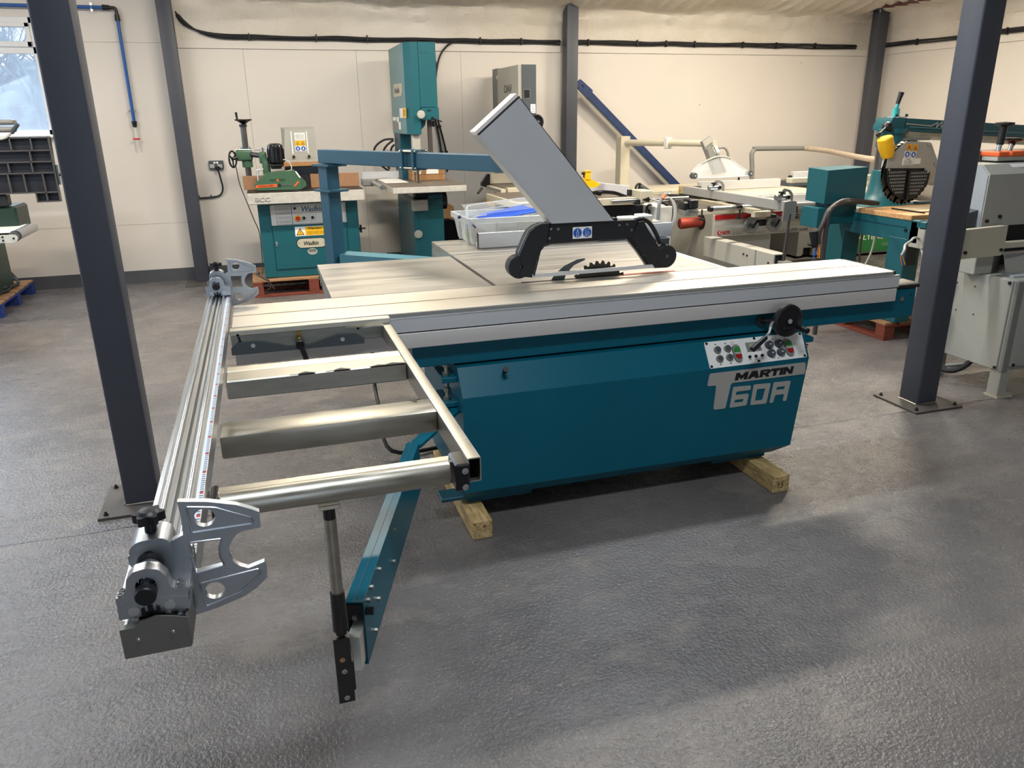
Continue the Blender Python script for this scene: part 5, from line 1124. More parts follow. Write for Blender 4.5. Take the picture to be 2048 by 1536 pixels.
for x in (1.66, 1.71): part(bs_, 'cap_screw', MB().cyl((x, 8.197, 2.325), (x, 8.193, 2.325), .005, seg=12), 'ink')
part(bs_, 'door_knob', MB().lathe([(0, 0), (.018, 0), (.018, .02), (.036, .024), (.042, .034), (.036, .044), (0, .048)], (1.621, 8.18, 1.745), (0, -1, 0), 30), 'lgrey')
part(bs_, 'clamp_handle', MB().cyl((1.742, 8.18, 1.712), (1.742, 8.15, 1.712), .013, seg=14).tube([(1.74, 8.15, 1.712), (1.78, 8.14, 1.695), (1.83, 8.13, 1.674)], .007, 8), 'black')
part(bs_, 'guide_bracket', MB().prism([(1.632, 1.69), (1.69, 1.69), (1.678, 1.64), (1.64, 1.60), (1.632, 1.60)], 'y', 8.25, 8.32), 'wteal')
part(bs_, 'guide_post', MB().box(1.708, 1.75, 8.25, 8.29, 1.26, 1.69, .002), 'hosegrey')
part(bs_, 'guide_wheel', MB().cyl((1.758, 8.26, 1.655), (1.775, 8.26, 1.655), .03, seg=20), 'black')
part(bs_, 'blade_guard', MB().box(1.533, 1.62, 8.24, 8.30, 1.18, 1.553, .003), 'lgrey')
part(bs_, 'blade', MB().box(1.555, 1.57, 8.33, 8.331, 1.075, 1.2), 'steel')
part(bs_, 'blade_post', MB().box(1.563, 1.585, 8.21, 8.24, 1.075, 1.20, .002), 'steel_dk2')
part(bs_, 'column', MB().box(1.50, 1.70, 8.76, 9.15, .93, 1.56, .004), 'teal_dark')
part(bs_, 'base', MB().box(1.506, 1.82, 8.2, 9.18, .16, .92, .005), 'wteal')
part(bs_, 'base_door', MB().box(1.502, 1.508, 8.22, 9.16, .19, .90, .002), 'wteal_grey')
part(bs_, 'front_cover', MB().box(1.56, 1.822, 8.194, 8.202, .18, .80, .002), 'wteal')
part(bs_, 'door_knob', MB().lathe([(0, 0), (.02, 0), (.02, .012), (.040, .016), (.045, .026), (.038, .036), (0, .040)], (1.536, 8.198, .545), (0, -1, 0), 30), 'lgrey')
part(bs_, 'foot_plate', MB().box(1.34, 1.505, 8.79, 9.24, .16, .2, .003), 'teal_dark')
part(bs_, 'base_plinth', MB().box(1.36, 1.86, 8.25, 9.25, 0, .16), 'steel_dk')
tr = part(bs_, 'trunnion', MB().box(1.50, 1.81, 8.15, 8.9, .91, 1.0, .02), 'gloss_black')
part(bs_, 'trunnion_cover', MB().box(1.66, 1.81, 8.14, 8.5, .905, .96, .01), 'teal_dark')
part(bs_, 'front_box', MB().box(1.485, 1.640, 8.10, 8.22, .795, .905, .004), 'lgrey')
part(bs_, 'motor', MB().cyl((1.82, 8.55, .85), (1.93, 8.55, .85), .095, seg=28), 'gloss_black')
tt = part(bs_, 'table', MB().box(1.236, 1.984, 7.80, 9.01, 1.003, 1.066, .005), 'chipped')
part(tt, 'table_top_plate', MB().box(1.238, 1.982, 7.802, 9.008, 1.066, 1.070), 'castgrey')
part(tt, 'table_slot', MB().box(1.562, 1.566, 7.80, 8.33, 1.0695, 1.0706), 'ink')
part(tt, 'fence_rail', MB().cyl((1.19, 8.2, 1.04), (1.19, 9.2, 1.04), .023, seg=18), 'steel')
part(bs_, 'fence', MB().prism([(8.985, 1.076), (9.02, 1.076), (9.02, 1.155), (8.985, 1.15)], 'x', 1.085, 1.60), 'alu_grey')
part(bs_, 'fence_head', MB().box(1.08, 1.23, 8.92, 9.10, 1.0, 1.075, .01), 'mgrey')
def side_sticker(nm, y0, y1, z0, z1, m, parent=dd, x=1.490): return part(parent, nm, MB().box(x - .0015, x, y0, y1, z0, z1), m)
np2 = part(dd, 'name_plate', MB().prism(rpoly([(8.44, 1.932), (8.96, 1.932), (8.92, 2.063), (8.42, 2.053)], .06, 5), 'x', 1.486, 1.490), 'cream')
text(np2, 'Wadkin', (1.4855, 8.86, 1.965), (0, -1, 0), ZA, .30, .055, 'ink_grey', shear=.25, bold=.03)
yl = side_sticker('warning_label', 8.245, 8.63, 1.716, 1.812, 'yellow'); side_sticker('white_field', 8.46, 8.63, 1.716, 1.812, 'paper', yl, 1.4885)
for k in range(5): text(yl, 'noono oon', (1.4885, 8.43, 1.79 - .014 * k), (0, -1, 0), ZA, .15, .008, 'ink', depth=.0005)
side_sticker('white_label', 8.90, 9.10, 1.69, 1.728, 'paper'); side_sticker('white_label', 8.72, 8.84, 1.675, 1.727, 'paper'); side_sticker('grey_label', 8.76, 9.10, 1.60, 1.676, 'mgrey'); side_sticker('white_label', 8.62, 8.74, 1.60, 1.676, 'paper')
single('paper_sheet', 'white paper sheets lying on the bandsaw table', 'paper', MB().hexa([(1.25, 8.92, 1.0705), (1.245, 8.35, 1.0705), (1.49, 8.33, 1.0705), (1.48, 9.0, 1.0705)], [(1.25, 8.92, 1.073), (1.245, 8.35, 1.073), (1.49, 8.33, 1.073), (1.48, 9.0, 1.073)]), 'paper')
for k in range(2):
    x0, x1, y0, y1, z0 = 1.567 - .0 * k, 1.925, 8.52, 8.94, 1.071 + .0605 * k
    bx = thing('cardboard_box', ['brown taped cardboard box on the bandsaw table, lower of the two', 'brown taped cardboard box on the bandsaw table, upper of the two with labels'][k], 'box', ((x0 + x1) / 2, (y0 + y1) / 2, z0), 'cardboard boxes on the bandsaw table')
    part(bx, 'carton', MB().box(x0, x1, y0, y1, z0, z0 + .059, .003), 'card')
    part(bx, 'packing_tape', MB().box(x0 + .1, x0 + .15, y0 - .001, y1 + .001, z0 + .001, z0 + .0595), 'tape'); part(bx, 'packing_tape', MB().box(x1 - .06, x1 - .02, y0 - .001, y1 + .001, z0 + .001, z0 + .0595), 'tape')
    if k: part(bx, 'label', MB().box(x0 + .155, x0 + .29, y0 - .002, y0 - .001, z0 + .008, z0 + .055), 'paper'); part(bx, 'label', MB().box(x0 + .05, x0 + .095, y0 - .002, y0 - .001, z0 + .008, z0 + .055), 'paper')
single('black_hose_loop', 'black cables looping out behind the teal bandsaw', 'cable', MB().tube([(1.50, 9.2, 1.49), (1.40, 9.22, 1.485), (1.31, 9.24, 1.43), (1.275, 9.25, 1.36), (1.3, 9.25, 1.25), (1.40, 9.25, 1.16), (1.5, 9.25, 1.1)], .012, 8, 5).tube([(1.5, 9.22, 1.478), (1.43, 9.23, 1.43), (1.385, 9.25, 1.36), (1.40, 9.25, 1.25), (1.44, 9.25, 1.16)], .012, 8, 5).tube([(1.51, 9.23, 1.43), (1.47, 9.25, 1.37), (1.48, 9.25, 1.2)], .012, 8, 5), 'cable')
single('leaning_carton', 'flattened brown carton leaning on the wall behind the teal bandsaw', 'carton', MB().hexa([(1.98, 8.95, 0), (2.22, 9.0, 0), (2.24, 9.06, 0), (2.0, 9.01, 0)], [(2.0, 9.25, .80), (2.19, 9.28, .70), (2.2, 9.33, .70), (2.01, 9.3, .80)]), 'card')
single('black_disc_guard', 'dark round cover leaning behind the teal bandsaw beside the brown carton', 'cover', MB().lathe([(0, 0), (.2, 0), (.22, .02), (.2, .04), (0, .04)], (1.98, 8.8, .4), (.2, -1, .1), 30).box(1.86, 2.05, 8.77, 8.83, 0, .4), 'gloss_black')

# ------------------------------------------------------------------ grey bandsaw behind
oa = thing('bandsaw', 'pale grey bandsaw with dark sides half hidden behind the slanting duct', 'bandsaw', (2.8, 8.7, 0))
part(oa, 'upper_door', MB().box(2.695, 2.712, 8.26, 9.02, 1.25, 2.228, .004), 'lgrey')
part(oa, 'door_edge', MB().box(2.712, 2.742, 8.29, 9.0, 1.25, 2.23, .003), 'lgrey')
part(oa, 'upper_case', MB().box(2.742, 2.91, 8.30, 9.24, 1.25, 2.232, .004), 'dgrey')
part(oa, 'rear_column', MB().box(2.70, 2.9, 9.03, 9.24, 0, 2.235, .003), 'dgrey2')
part(oa, 'door_latch', MB().box(2.690, 2.705, 9.01, 9.05, 2.12, 2.16, .002), 'white')
part(oa, 'lower_case', MB().box(2.70, 2.92, 8.3, 9.24, 0, .80, .004), 'mgrey')
text(oa, 'OAV', (2.6945, 8.775, 1.962), (0, -1, 0), ZA, .29, .083, 'ink_grey2', bold=.02, name='lettering')
pl_ = part(oa, 'type_plate', MB().box(2.768, 2.838, 8.296, 8.301, 1.898, 1.985), 'black')
part(pl_, 'plate_rim', MB().prism(rect(2.766, 2.840, 1.896, 1.987), 'y', 8.2955, 8.300, [rect(2.770, 2.836, 1.900, 1.983)]), 'mgrey')
pn2 = part(oa, 'paper_label', MB().box(2.845, 2.90, 8.2965, 8.301, 1.748, 1.838), 'paper')
for k in range(3): part(pn2, 'pictogram', MB().box(2.852, 2.892, 8.2955, 8.2965, 1.76 + .026 * k, 1.766 + .026 * k), 'ink_grey')
hwo = part(oa, 'handwheel', MB().lathe([(.02, 0), (.065, .0), (.075, .008), (.08, .02), (.075, .032), (.06, .03), (.055, .015), (.02, .012)], (2.905, 8.29, 1.655), (0, -1, 0), 30), 'black')
part(hwo, 'wheel_hub', MB().cyl((2.905, 8.3, 1.655), (2.905, 8.24, 1.655), .018, seg=16), 'lgrey')
ot_ = part(oa, 'table', MB().box(2.52, 3.1, 8.25, 9.0, .955, .985, .003), 'castgrey')
part(ot_, 'table_rail', MB().box(2.462, 2.515, 8.17, 8.78, .925, .975, .004), 'cream')
part(ot_, 'rail_scale', MB().box(2.458, 2.462, 8.2, 8.72, .945, .962), 'steel')
part(ot_, 'rail_block', MB().box(2.54, 2.80, 8.18, 8.26, .935, .985, .006), 'cream')
part(oa, 'fence', MB().prism([(8.78, .99), (8.84, .99), (8.84, 1.10), (8.78, 1.10)], 'x', 2.5, 3.0), 'cream')
part(oa, 'fence_clamp', MB().prism([(2.40, .97), (2.40, 1.0), (2.475, 1.10), (2.505, 1.10), (2.50, .985), (2.46, .955)], 'y', 8.74, 8.80), 'gloss_black')
part(oa, 'lock_lever', MB().cyl((2.34, 8.5, .97), (2.28, 8.47, .915), .014, .012, 14), 'black')
part(oa, 'trunnion', MB().box(2.56, 2.9, 8.35, 8.8, .80, .955, .01), 'mgrey')
part(oa, 'trunnion_arm', MB().tube([(2.56, 8.35, .94), (2.57, 8.34, .9), (2.545, 8.33, .85)], .012, 8).tube([(2.86, 8.35, .94), (2.89, 8.34, .9), (2.88, 8.33, .85)], .012, 8), 'black')
single('red_push_stick', 'red push stick lying on the grey bandsaw table', 'push stick', MB().prism(rpoly([(2.62, 8.93), (2.66, 8.97), (2.93, 9.06), (2.94, 9.02), (2.70, 8.90)], .01), 'z', .986, 1.002), 'red')
single('yellow_latch_box', 'small yellow switch beside the storage box lid', 'switch', MB().box(2.386, 2.43, 8.26, 8.30, .85, .885, .004).box(2.35, 2.53, 8.28, 8.36, .80, .85, .004), 'yellow')
# ================================================================== blue strut, cream planer, white panel saw
st_ = thing('blue_strut', 'long worn blue steel strut slanting from the wall column to the floor', 'strut', (4.8, 9.25, 0))
s0, s1 = Vector((3.80, 9.27, 2.07)), Vector((6.1, 9.27, .03)); sd = (s1 - s0).normalized(); sn_ = Vector((sd.z, 0, -sd.x))
Ms = Matrix(((sd.x, 0, sn_.x, s0.x), (0, 1, 0, s0.y), (sd.z, 0, sn_.z, s0.z), (0, 0, 0, 1)))
m = MB(); m.M = Ms; m.box(.17, (s1 - s0).length, -.035, .035, -.043, .043, .003); part(st_, 'bar', m, 'blue_steel')
m = MB(); m.M = Ms; m.box(.17, (s1 - s0).length, -.03, -.02, .043, .06, .002); part(st_, 'side_rib', m, 'dgrey')
m = MB(); m.M = Ms; m.prism(rpoly([(-.05, -.045), (.17, -.06), (.17, .06), (.02, .06), (-.05, .02)], .02), 'y', -.05, -.03, [circ(.03, .0, .018, 16)]); part(st_, 'end_fork', m, 'blue_steel')
part(st_, 'wall_lug', MB().box(3.752, 3.84, 9.24, 9.30, 2.02, 2.10, .004), 'dgrey')

pl = thing('planer', 'cream planer with a black base, yellow guard and round steel rail', 'planer', (3.3, 7.6, 0))
part(pl, 'base', MB().box(2.5, 3.73, 7.32, 8.1, 0, .84, .004), 'navy_black')
part(pl, 'table', MB().box(2.3, 3.66, 7.15, 8.2, .865, .938, .006), 'cream')
part(pl, 'table_top_plate', MB().box(2.32, 3.64, 7.17, 8.18, .938, .941), 'castgrey')
part(pl, 'front_rail', MB().cyl((3.27, 7.1, .908), (4.12, 7.1, .911), .021, seg=20), 'steel')
fb2 = part(pl, 'fence_bracket', MB().box(3.565, 3.70, 7.06, 7.26, .885, 1.005, .006), 'cream')
part(fb2, 'star_knob', MB().cyl((3.63, 7.06, .92), (3.63, 7.03, .92), .009).prism([(3.63 + (.022 + .005 * cos(5 * a)) * cos(a), .92 + (.022 + .005 * cos(5 * a)) * sin(a)) for a in [2 * pi * k / 40 for k in range(40)]], 'y', 7.02, 7.036).cyl((3.59, 7.05, .922), (3.62, 7.05, .922), .008), 'black')
part(fb2, 'bracket_foot', MB().box(3.53, 3.57, 7.06, 7.2, .87, .925, .006), 'black')
lv2 = part(pl, 'lock_lever', MB().cyl((3.70, 7.08, .918), (3.77, 7.02, .895), .007), 'steel')
part(lv2, 'lever_grip', MB().cyl((3.752, 7.03, .90), (3.82, 6.96, .868), .013, .016, 14), 'black')
part(pl, 'fence', MB().hexa([(3.12, 7.9, .945), (3.54, 7.30, .945), (3.57, 7.32, .945), (3.15, 7.92, .945)], [(3.12, 7.9, 1.075), (3.54, 7.30, 1.035), (3.57, 7.32, 1.035), (3.15, 7.92, 1.075)]), 'alu_grey')
part(pl, 'fence_end', MB().box(3.535, 3.575, 7.25, 7.32, .935, 1.0, .003), 'black')
part(pl, 'cutter_guard', MB().tube([(2.95, 7.4, .985), (3.12, 7.33, .975), (3.22, 7.28, .99), (3.36, 7.26, .98), (3.44, 7.24, .955), (3.49, 7.22, .935)], .017, 8, 4).box(3.19, 3.23, 7.24, 7.32, .955, 1.0, .008), 'gloss_black')
yg = part(pl, 'blade_guard', MB().prism(rpoly([(3.10, 1.10), (3.205, 1.105), (3.31, 1.052), (3.30, 1.038), (3.255, 1.018), (3.08, 1.02)], .008), 'y', 7.47, 7.51), 'yellow')
part(yg, 'extraction_spout', MB().prism([(3.145, 1.10), (3.20, 1.10), (3.202, 1.18), (3.146, 1.182)], 'y', 7.465, 7.52).box(3.143, 3.204, 7.46, 7.525, 1.175, 1.186, .002), 'yellow')
part(yg, 'guard_knob', MB().cyl((3.14, 7.49, 1.162), (3.115, 7.49, 1.162), .014, seg=12).cyl((3.135, 7.49, 1.12), (3.135, 7.49, 1.16), .006), 'black')
part(yg, 'guard_stem', MB().box(3.06, 3.09, 7.48, 7.50, .93, 1.06), 'steel_dk2')
wh = part(pl, 'handwheel', MB().ring((3.72, 7.16, .785), (.75, -1, 0), .070, .012, 30, 8), 'black')
for k in range(3):
    a = 2 * pi * k / 3 + .3; part(wh, 'spoke', MB().cyl((3.72, 7.16, .785), (3.72 + .8 * .07 * cos(a), 7.16 + .6 * .07 * cos(a), .785 + .07 * sin(a)), .012, .009, 8), 'black')
part(wh, 'crank_handle', MB().cyl((3.77, 7.19, .77), (3.79, 7.14, .775), .01), 'black')
part(pl, 'cutter_head_cone', MB().lathe([(0, 0), (.05, 0), (.048, .02), (.03, .08), (.018, .12), (.016, .14), (0, .14)], (3.79, 7.55, .985), (1, -.2, -.3), 20), 'guard')
part(pl, 'ring_guard', MB().ring((3.815, 7.6, .98), (.3, -1, 0), .045, .012, 24, 8), 'guard')
part(pl, 'side_cabinet', MB().box(3.735, 3.92, 7.05, 7.9, .0, .84, .004), 'white')

# coiled cable between planer and white saw
cc = thing('coiled_cable', 'coil of grey cable with an orange tag hanging from the rail', 'cable', (3.76, 6.95, .9))
part(cc, 'thick_conduit', MB().tube([(3.79, 6.98, .975), (3.755, 6.95, .96), (3.72, 6.93, .92), (3.70, 6.92, .85), (3.697, 6.92, .6)], .017, 10, 5), 'conduit')
for k in range(4):
    part(cc, 'cable_loop', MB().tube([(3.76, 6.95, .955), (3.80, 6.93, .95), (3.84 + .008 * k, 6.92, .90), (3.862 + .008 * k, 6.91, .82), (3.855 + .008 * k, 6.9, .74), (3.83 + .006 * k, 6.9, .67), (3.80 + .005 * k, 6.9, .60)], .0055, 6, 4), 'cable_grey')
part(cc, 'orange_tag', MB().cyl((3.735, 6.93, .932), (3.768, 6.945, .968), .021, .018, 12), 'orange')
part(cc, 'bare_wires', MB().tube([(3.79, 6.96, .97), (3.815, 6.95, .985), (3.82, 6.95, 1.0)], .003, 5).tube([(3.8, 6.96, .975), (3.835, 6.95, .98), (3.845, 6.95, 1.005)], .003, 5), 'steel')

sc = thing('panel_saw', 'white panel saw with red stripe, two grey handwheels and overhead guard', 'saw', (5.2, 7.9, 0))
yF = 7.35
part(sc, 'cabinet', MB().box(4.60, 5.36, yF + .04, 8.5, 0, .80, .004), 'lgrey')
part(sc, 'side_flare', MB().prism([(yF + .05, .0), (8.5, .0), (8.5, .80), (yF + .05, .80)], 'x', 4.592, 4.601, [circ(7.60, .59, .085, 24)]), 'lgrey')
part(sc, 'hose_recess', MB().cyl((4.605, 7.60, .59), (4.590, 7.60, .59), .088, seg=24), 'black')
hs2 = part(sc, 'extraction_hose', MB().cyl((4.60, 7.60, .59), (4.44, 7.64, .578), .056, seg=24).lathe([(.054, 0), (.060, .0), (.060, .08), (.054, .08)], (4.44, 7.64, .578), (-1, .2, -.05), 24), 'rubber_red')
part(hs2, 'hose_mouth', MB().cyl((4.362, 7.656, .574), (4.360, 7.656, .574), .052, seg=24), 'red_dark')
part(sc, 'front_panel', MB().box(4.604, 5.885, yF, yF + .04, .452, .687, .004), 'white')
rs = part(sc, 'red_stripe', MB().box(4.606, 5.53, yF - .006, yF, .636, .688, .002), 'red')
text(rs, 'startech', (5.43, yF - .0065, .655), XA, ZA, .085, .014, 'paper', depth=.0006)
pnl = part(sc, 'switch_panel', MB().box(5.53, 5.80, yF - .004, yF, .52, .69, .002), 'cream')
for x, mk_ in ((5.595, 'white'), (5.640, 'dgrey'), (5.69, 'white'), (5.737, 'black')):
    part(pnl, 'switch_knob', MB().cyl((x, yF - .004, .615), (x, yF - .02, .615), .014, seg=18), mk_)
    part(pnl, 'printed_legend', MB().box(x - .012, x + .012, yF - .0046, yF - .004, .585, .590), 'ink_grey')
for x in (5.545, 5.785):
    for z in (.53, .605): part(pnl, 'screw', MB().cyl((x, yF - .004, z), (x, yF - .006, z), .004, seg=8), 'ink_grey')
text(sc, 'si300 nova', (5.545, yF - .0008, .462), XA, ZA, .262, .042, 'ink_grey', shear=.22, bold=.02)
lg = part(sc, 'round_logo', MB().cyl((4.675, yF - .0005, .495), (4.675, yF - .003, .495), .026, seg=28), 'red')
part(lg, 'logo_mark', MB().prism([(4.668, .512), (4.668, .484), (4.70, .484), (4.70, .490), (4.676, .492), (4.690, .515)], 'y', yF - .0042, yF - .003), 'paper')
text(sc, 'scm', (4.708, yF - .0008, .478), XA, ZA, .095, .034, 'red', bold=.03)
for a, n_ in ((4.84, 4), (5.09, 5), (5.40, 3)):
    for k in range(n_): part(sc, 'printed_chevron', MB().prism([(a + k * .035, .470), (a + .022 + k * .035, .470), (a + .022 + k * .035, .474), (a + .009 + k * .035, .475), (a + .022 + k * .035, .497), (a + .018 + k * .035, .497)], 'y', yF - .001, yF), 'ink_grey')
for x in (5.045, 5.335):
    hw_ = part(sc, 'handwheel', MB().lathe([(.0, .0), (.04, .0), (.06, .012), (.078, .02), (.088, .016), (.094, .005), (.090, -.004), (.08, -.008), (0, -.008)], (x, yF - .03, .572), (0, -1, 0), 36), 'silver_plastic')
    part(hw_, 'hub_knob', MB().cyl((x - .012, yF - .03, .567), (x - .012, yF - .065, .567), .022, .019, 18), 'dgrey')
    part(hw_, 'fold_handle', MB().tube([(x, yF - .055, .535), (x + .02, yF - .06, .56), (x + .05, yF - .06, .61)], .012, 8), 'black')
part(sc, 'readout', MB().box(5.155, 5.25, yF - .006, yF, .545, .615, .002), 'black')
part(sc, 'clamp_block', MB().box(5.10, 5.16, yF - .09, yF - .03, .59, .62, .006), 'black')
# beds
part(sc, 'sliding_deck', MB().prism([(7.10, .905), (7.30, .905), (7.30, .897), (7.312, .897), (7.312, .905), (7.60, .905), (7.60, .83), (7.13, .83), (7.13, .86), (7.10, .865)], 'x', 4.85, 6.6), 'alu_white')
part(sc, 'deck_front', MB().box(4.98, 6.6, 7.085, 7.10, .815, .895, .002), 'alu_grey')
part(sc, 'deck_lower_rail', MB().prism(rpoly([(7.05, .74), (7.10, .74), (7.10, .81), (7.05, .81)], .02), 'x', 4.6, 6.6), 'alu_y')
part(sc, 'deck_end_block', MB().box(4.62, 4.98, 7.08, 7.5, .85, .907, .004), 'cream')
part(sc, 'main_table', MB().box(4.6, 5.95, 7.62, 8.75, .86, .90, .003), 'cream')
part(sc, 'side_table', MB().box(4.05, 4.6, 8.0, 8.75, .86, .90, .003), 'cream')
rfs = part(sc, 'rip_fence', MB().prism([(7.84, .905), (7.88, .905), (7.88, 1.0), (7.84, .995)], 'x', 4.68, 5.75), 'alu_grey')
part(rfs, 'fence_shoe', MB().box(4.6, 4.7, 7.82, 7.9, .90, .95, .004), 'black')
part(rfs, 'fence_knob', MB().cyl((5.2, 7.86, 1.0), (5.2, 7.86, 1.03), .012), 'black')
# crosscut fence and its frame
part(sc, 'crosscut_fence', MB().box(4.405, 4.475, 5.93, 7.72, .888, .972, .003), 'alu_y2')
part(sc, 'fence_ruler', MB().box(4.425, 4.455, 5.95, 7.7, .972, .974), 'lgrey')
part(sc, 'fence_joint', MB().box(4.403, 4.477, 5.97, 6.0, .89, .973), 'mgrey')
part(sc, 'wooden_tip', MB().box(4.40, 4.47, 7.72, 7.80, .888, .968, .003), 'pine')
part(sc, 'fence_end_plate', MB().prism(rpoly([(4.40, .80), (4.48, .80), (4.53, .83), (4.53, .965), (4.48, .975), (4.40, .965)], .006), 'y', 5.915, 5.93), 'mgrey')
for o_, lab in ((7.12, 0), (6.0, 1)):
    fs_ = part(sc, 'fence_stop', MB().cyl((4.36, o_, 1.0), (4.47, o_, 1.0), .022, seg=16).box(4.37, 4.46, o_ - .03, o_ + .03, .974, .99, .003), 'castalu')
    part(fs_, 'stop_knob', MB().cyl((4.42, o_, 1.02), (4.42, o_, 1.035), .01).cyl((4.42, o_, 1.034), (4.42, o_, 1.05), .026, .024, 14), 'black')
    part(fs_, 'stop_flap', MB().prism(rpoly([(4.44, .985), (4.535, .905), (4.555, .92), (4.555, 1.02), (4.52, 1.06), (4.455, 1.075), (4.44, 1.06)], .012), 'y', o_ + .01, o_ + .022, [rpoly([(4.475, .99), (4.535, .945), (4.535, 1.01), (4.51, 1.04), (4.475, 1.05)], .008)]), 'mgrey')
    part(fs_, 'axle_knob', MB().cyl((4.475, o_ - .02, 1.0), (4.475, o_ - .04, 1.0), .018, seg=14), 'black')
part(sc, 'frame_tube', MB().box(4.46, 4.54, 6.45, 7.5, .80, .845, .004), 'cream')
part(sc, 'frame_tube', MB().box(4.06, 4.62, 6.88, 6.95, .76, .81, .004), 'cream')
part(sc, 'support_rail', MB().prism(rpoly([(6.64, .82), (6.70, .82), (6.70, .868), (6.64, .868)], .02), 'x', 4.14, 5.9), 'alu_y')
part(sc, 'rail_cap', MB().box(4.10, 4.145, 6.638, 6.702, .818, .87, .012), 'black')
part(sc, 'frame_tube', MB().box(4.44, 4.62, 6.4, 6.46, .775, .83, .004), 'cream')
part(sc, 'tube_plug', MB().box(4.62, 4.68, 6.39, 6.47, .76, .80, .006), 'black')
part(sc, 'tube_plug', MB().box(4.385, 4.44, 6.60, 6.66, .842, .87, .004), 'black')
part(sc, 'pivot_clamp', MB().box(4.0, 4.10, 6.85, 7.0, .83, .92, .01).box(3.935, 4.0, 6.86, 6.98, .82, .90, .015), 'black')
part(sc, 'pivot_block', MB().box(3.98, 4.12, 6.87, 7.05, .76, .83, .02, 2), 'castalu')
for x, z in ((4.02, .745), (4.44, .735), (5.10, .745)):
    part(sc, 'lock_knob', MB().cyl((x, 6.65, z + .04), (x, 6.65, z + .10), .008).lathe([(0, 0), (.026, .0), (.030, .012), (.014, .018), (.012, .045), (0, .045)], (x, 6.65, z), ZA, 18), 'black')
part(sc, 'swing_arm', MB().box(4.37, 4.50, 5.95, 7.15, .30, .50, .004), 'lgrey')
part(sc, 'arm_seam', MB().box(4.366, 4.37, 6.22, 6.235, .30, .50), 'mgrey')
part(sc, 'arm_end_cap', MB().box(4.385, 4.49, 5.945, 5.951, .31, .49), 'black')
for y, z in ((6.42, .43), (6.36, .425), (6.02, .41)): part(sc, 'arm_bolt', MB().cyl((4.371, y, z), (4.362, y, z), .010, seg=10), 'steel_dk')
part(sc, 'support_strut', MB().cyl((4.455, 5.925, .44), (4.475, 5.925, .86), .0135, seg=16), 'steel_dk2')
part(sc, 'strut_foot', MB().box(4.41, 4.51, 5.86, 5.95, .38, .44, .004), 'mgrey')
part(sc, 'cabinet_door', MB().box(5.36, 5.37, 7.4, 8.4, .03, .78), 'mgrey')
# its overhead guard
part(sc, 'gallows_post', MB().box(4.14, 4.26, 8.76, 8.9, 0, 1.478, .004), 'cream')
part(sc, 'gallows_tube', MB().cyl((4.20, 8.80, 1.405), (4.45, 8.2, 1.41), .036, seg=24).cyl((4.46, 8.18, 1.41), (4.70, 7.6, 1.412), .034, seg=24), 'cream')
part(sc, 'tube_flange', MB().box(-.008, .008, -.06, .06, -.065, .065, .002, M=Matrix.Translation((4.45, 8.19, 1.41)) @ Matrix.Rotation(radians(-67), 4, 'Z')).box(.012, .026, -.055, .055, -.06, .06, .002, M=Matrix.Translation((4.45, 8.19, 1.41)) @ Matrix.Rotation(radians(-67), 4, 'Z')), 'white')
yg_ = 7.62
gx = 7.62 / 8.4
def G(pts): return [(x * gx, 1.7 + (z - 1.7) * gx) for x, z in pts]
gh = part(sc, 'guard_mount', MB().prism(rpoly(G([(5.119, 1.471), (5.008, 1.407), (5.205, 1.026), (5.372, 1.052)]), .006), 'y', yg_ - .02, yg_ + .03), 'mgrey')
part(gh, 'mount_rail', MB().cyl((4.60, yg_ - .022, 1.36), (4.72, yg_ - .022, 1.09), .006).cyl((4.685, yg_ - .022, 1.38), (4.84, yg_ - .022, 1.12), .006), 'steel')
gl = part(gh, 'instruction_label', MB().prism(G([(5.145, 1.34), (5.20, 1.365), (5.25, 1.295), (5.20, 1.265)]), 'y', yg_ - .022, yg_ - .0202), 'paper')
part(gl, 'yellow_mark', MB().prism(G([(5.152, 1.335), (5.172, 1.345), (5.185, 1.325), (5.165, 1.315)]), 'y', yg_ - .023, yg_ - .022), 'yellow')
part(gh, 'mount_cap', MB().prism(G([(5.119, 1.471), (5.008, 1.407), (5.045, 1.345), (5.150, 1.408)]), 'y', yg_ - .024, yg_ - .02), 'lgrey')
arc = [(4.905, 1.03), (4.94, 1.09), (5.02, 1.165), (5.10, 1.20), (5.22, 1.235), (5.34, 1.225), (5.40, 1.205), (5.52, 1.13), (5.70, 1.03)]
part(sc, 'clear_hood', MB().prism(G(arc + [(5.70, 1.0), (4.92, .995)]), 'y', yg_ - .03, yg_ - .026).prism(G(arc + [(5.70, 1.0), (4.92, .995)]), 'y', yg_ + .036, yg_ + .04), 'clear')
part(sc, 'hood_edge', MB().tube([(x, yg_ - .028, z) for x, z in G(arc[2:7])], .010, 8, 4), 'lgrey')
part(sc, 'hood_edge', MB().tube([(x, yg_ - .028, z) for x, z in G([(4.93, .999), (5.3, .992), (5.69, 1.0)])], .006, 6).tube([(x, yg_ - .028, z) for x, z in G(arc[:3])], .005, 6, 3).tube([(x, yg_ - .028, z) for x, z in G(arc[6:])], .005, 6, 3), 'clear_edge')
for cx_, cz_ in G([(4.93, 1.022), (5.695, 1.025)]):
    rl_ = part(sc, 'guide_roller', MB().lathe([(0, 0), (.03, 0), (.034, .006), (.034, .06), (.03, .066), (0, .066)], (cx_, yg_ - .035, cz_), YA, 26), 'dgrey')
    part(rl_, 'roller_hub', MB().cyl((cx_ + .004, yg_ - .036, cz_), (cx_ + .004, yg_ - .042, cz_), .009, seg=12), 'lgrey')
part(sc, 'hood_hose', MB().tube([(x, yg_ + .01, z) for x, z in G([(5.24, 1.33), (5.32, 1.335), (5.375, 1.29), (5.40, 1.21)])], .014, 10, 4), 'mgrey')

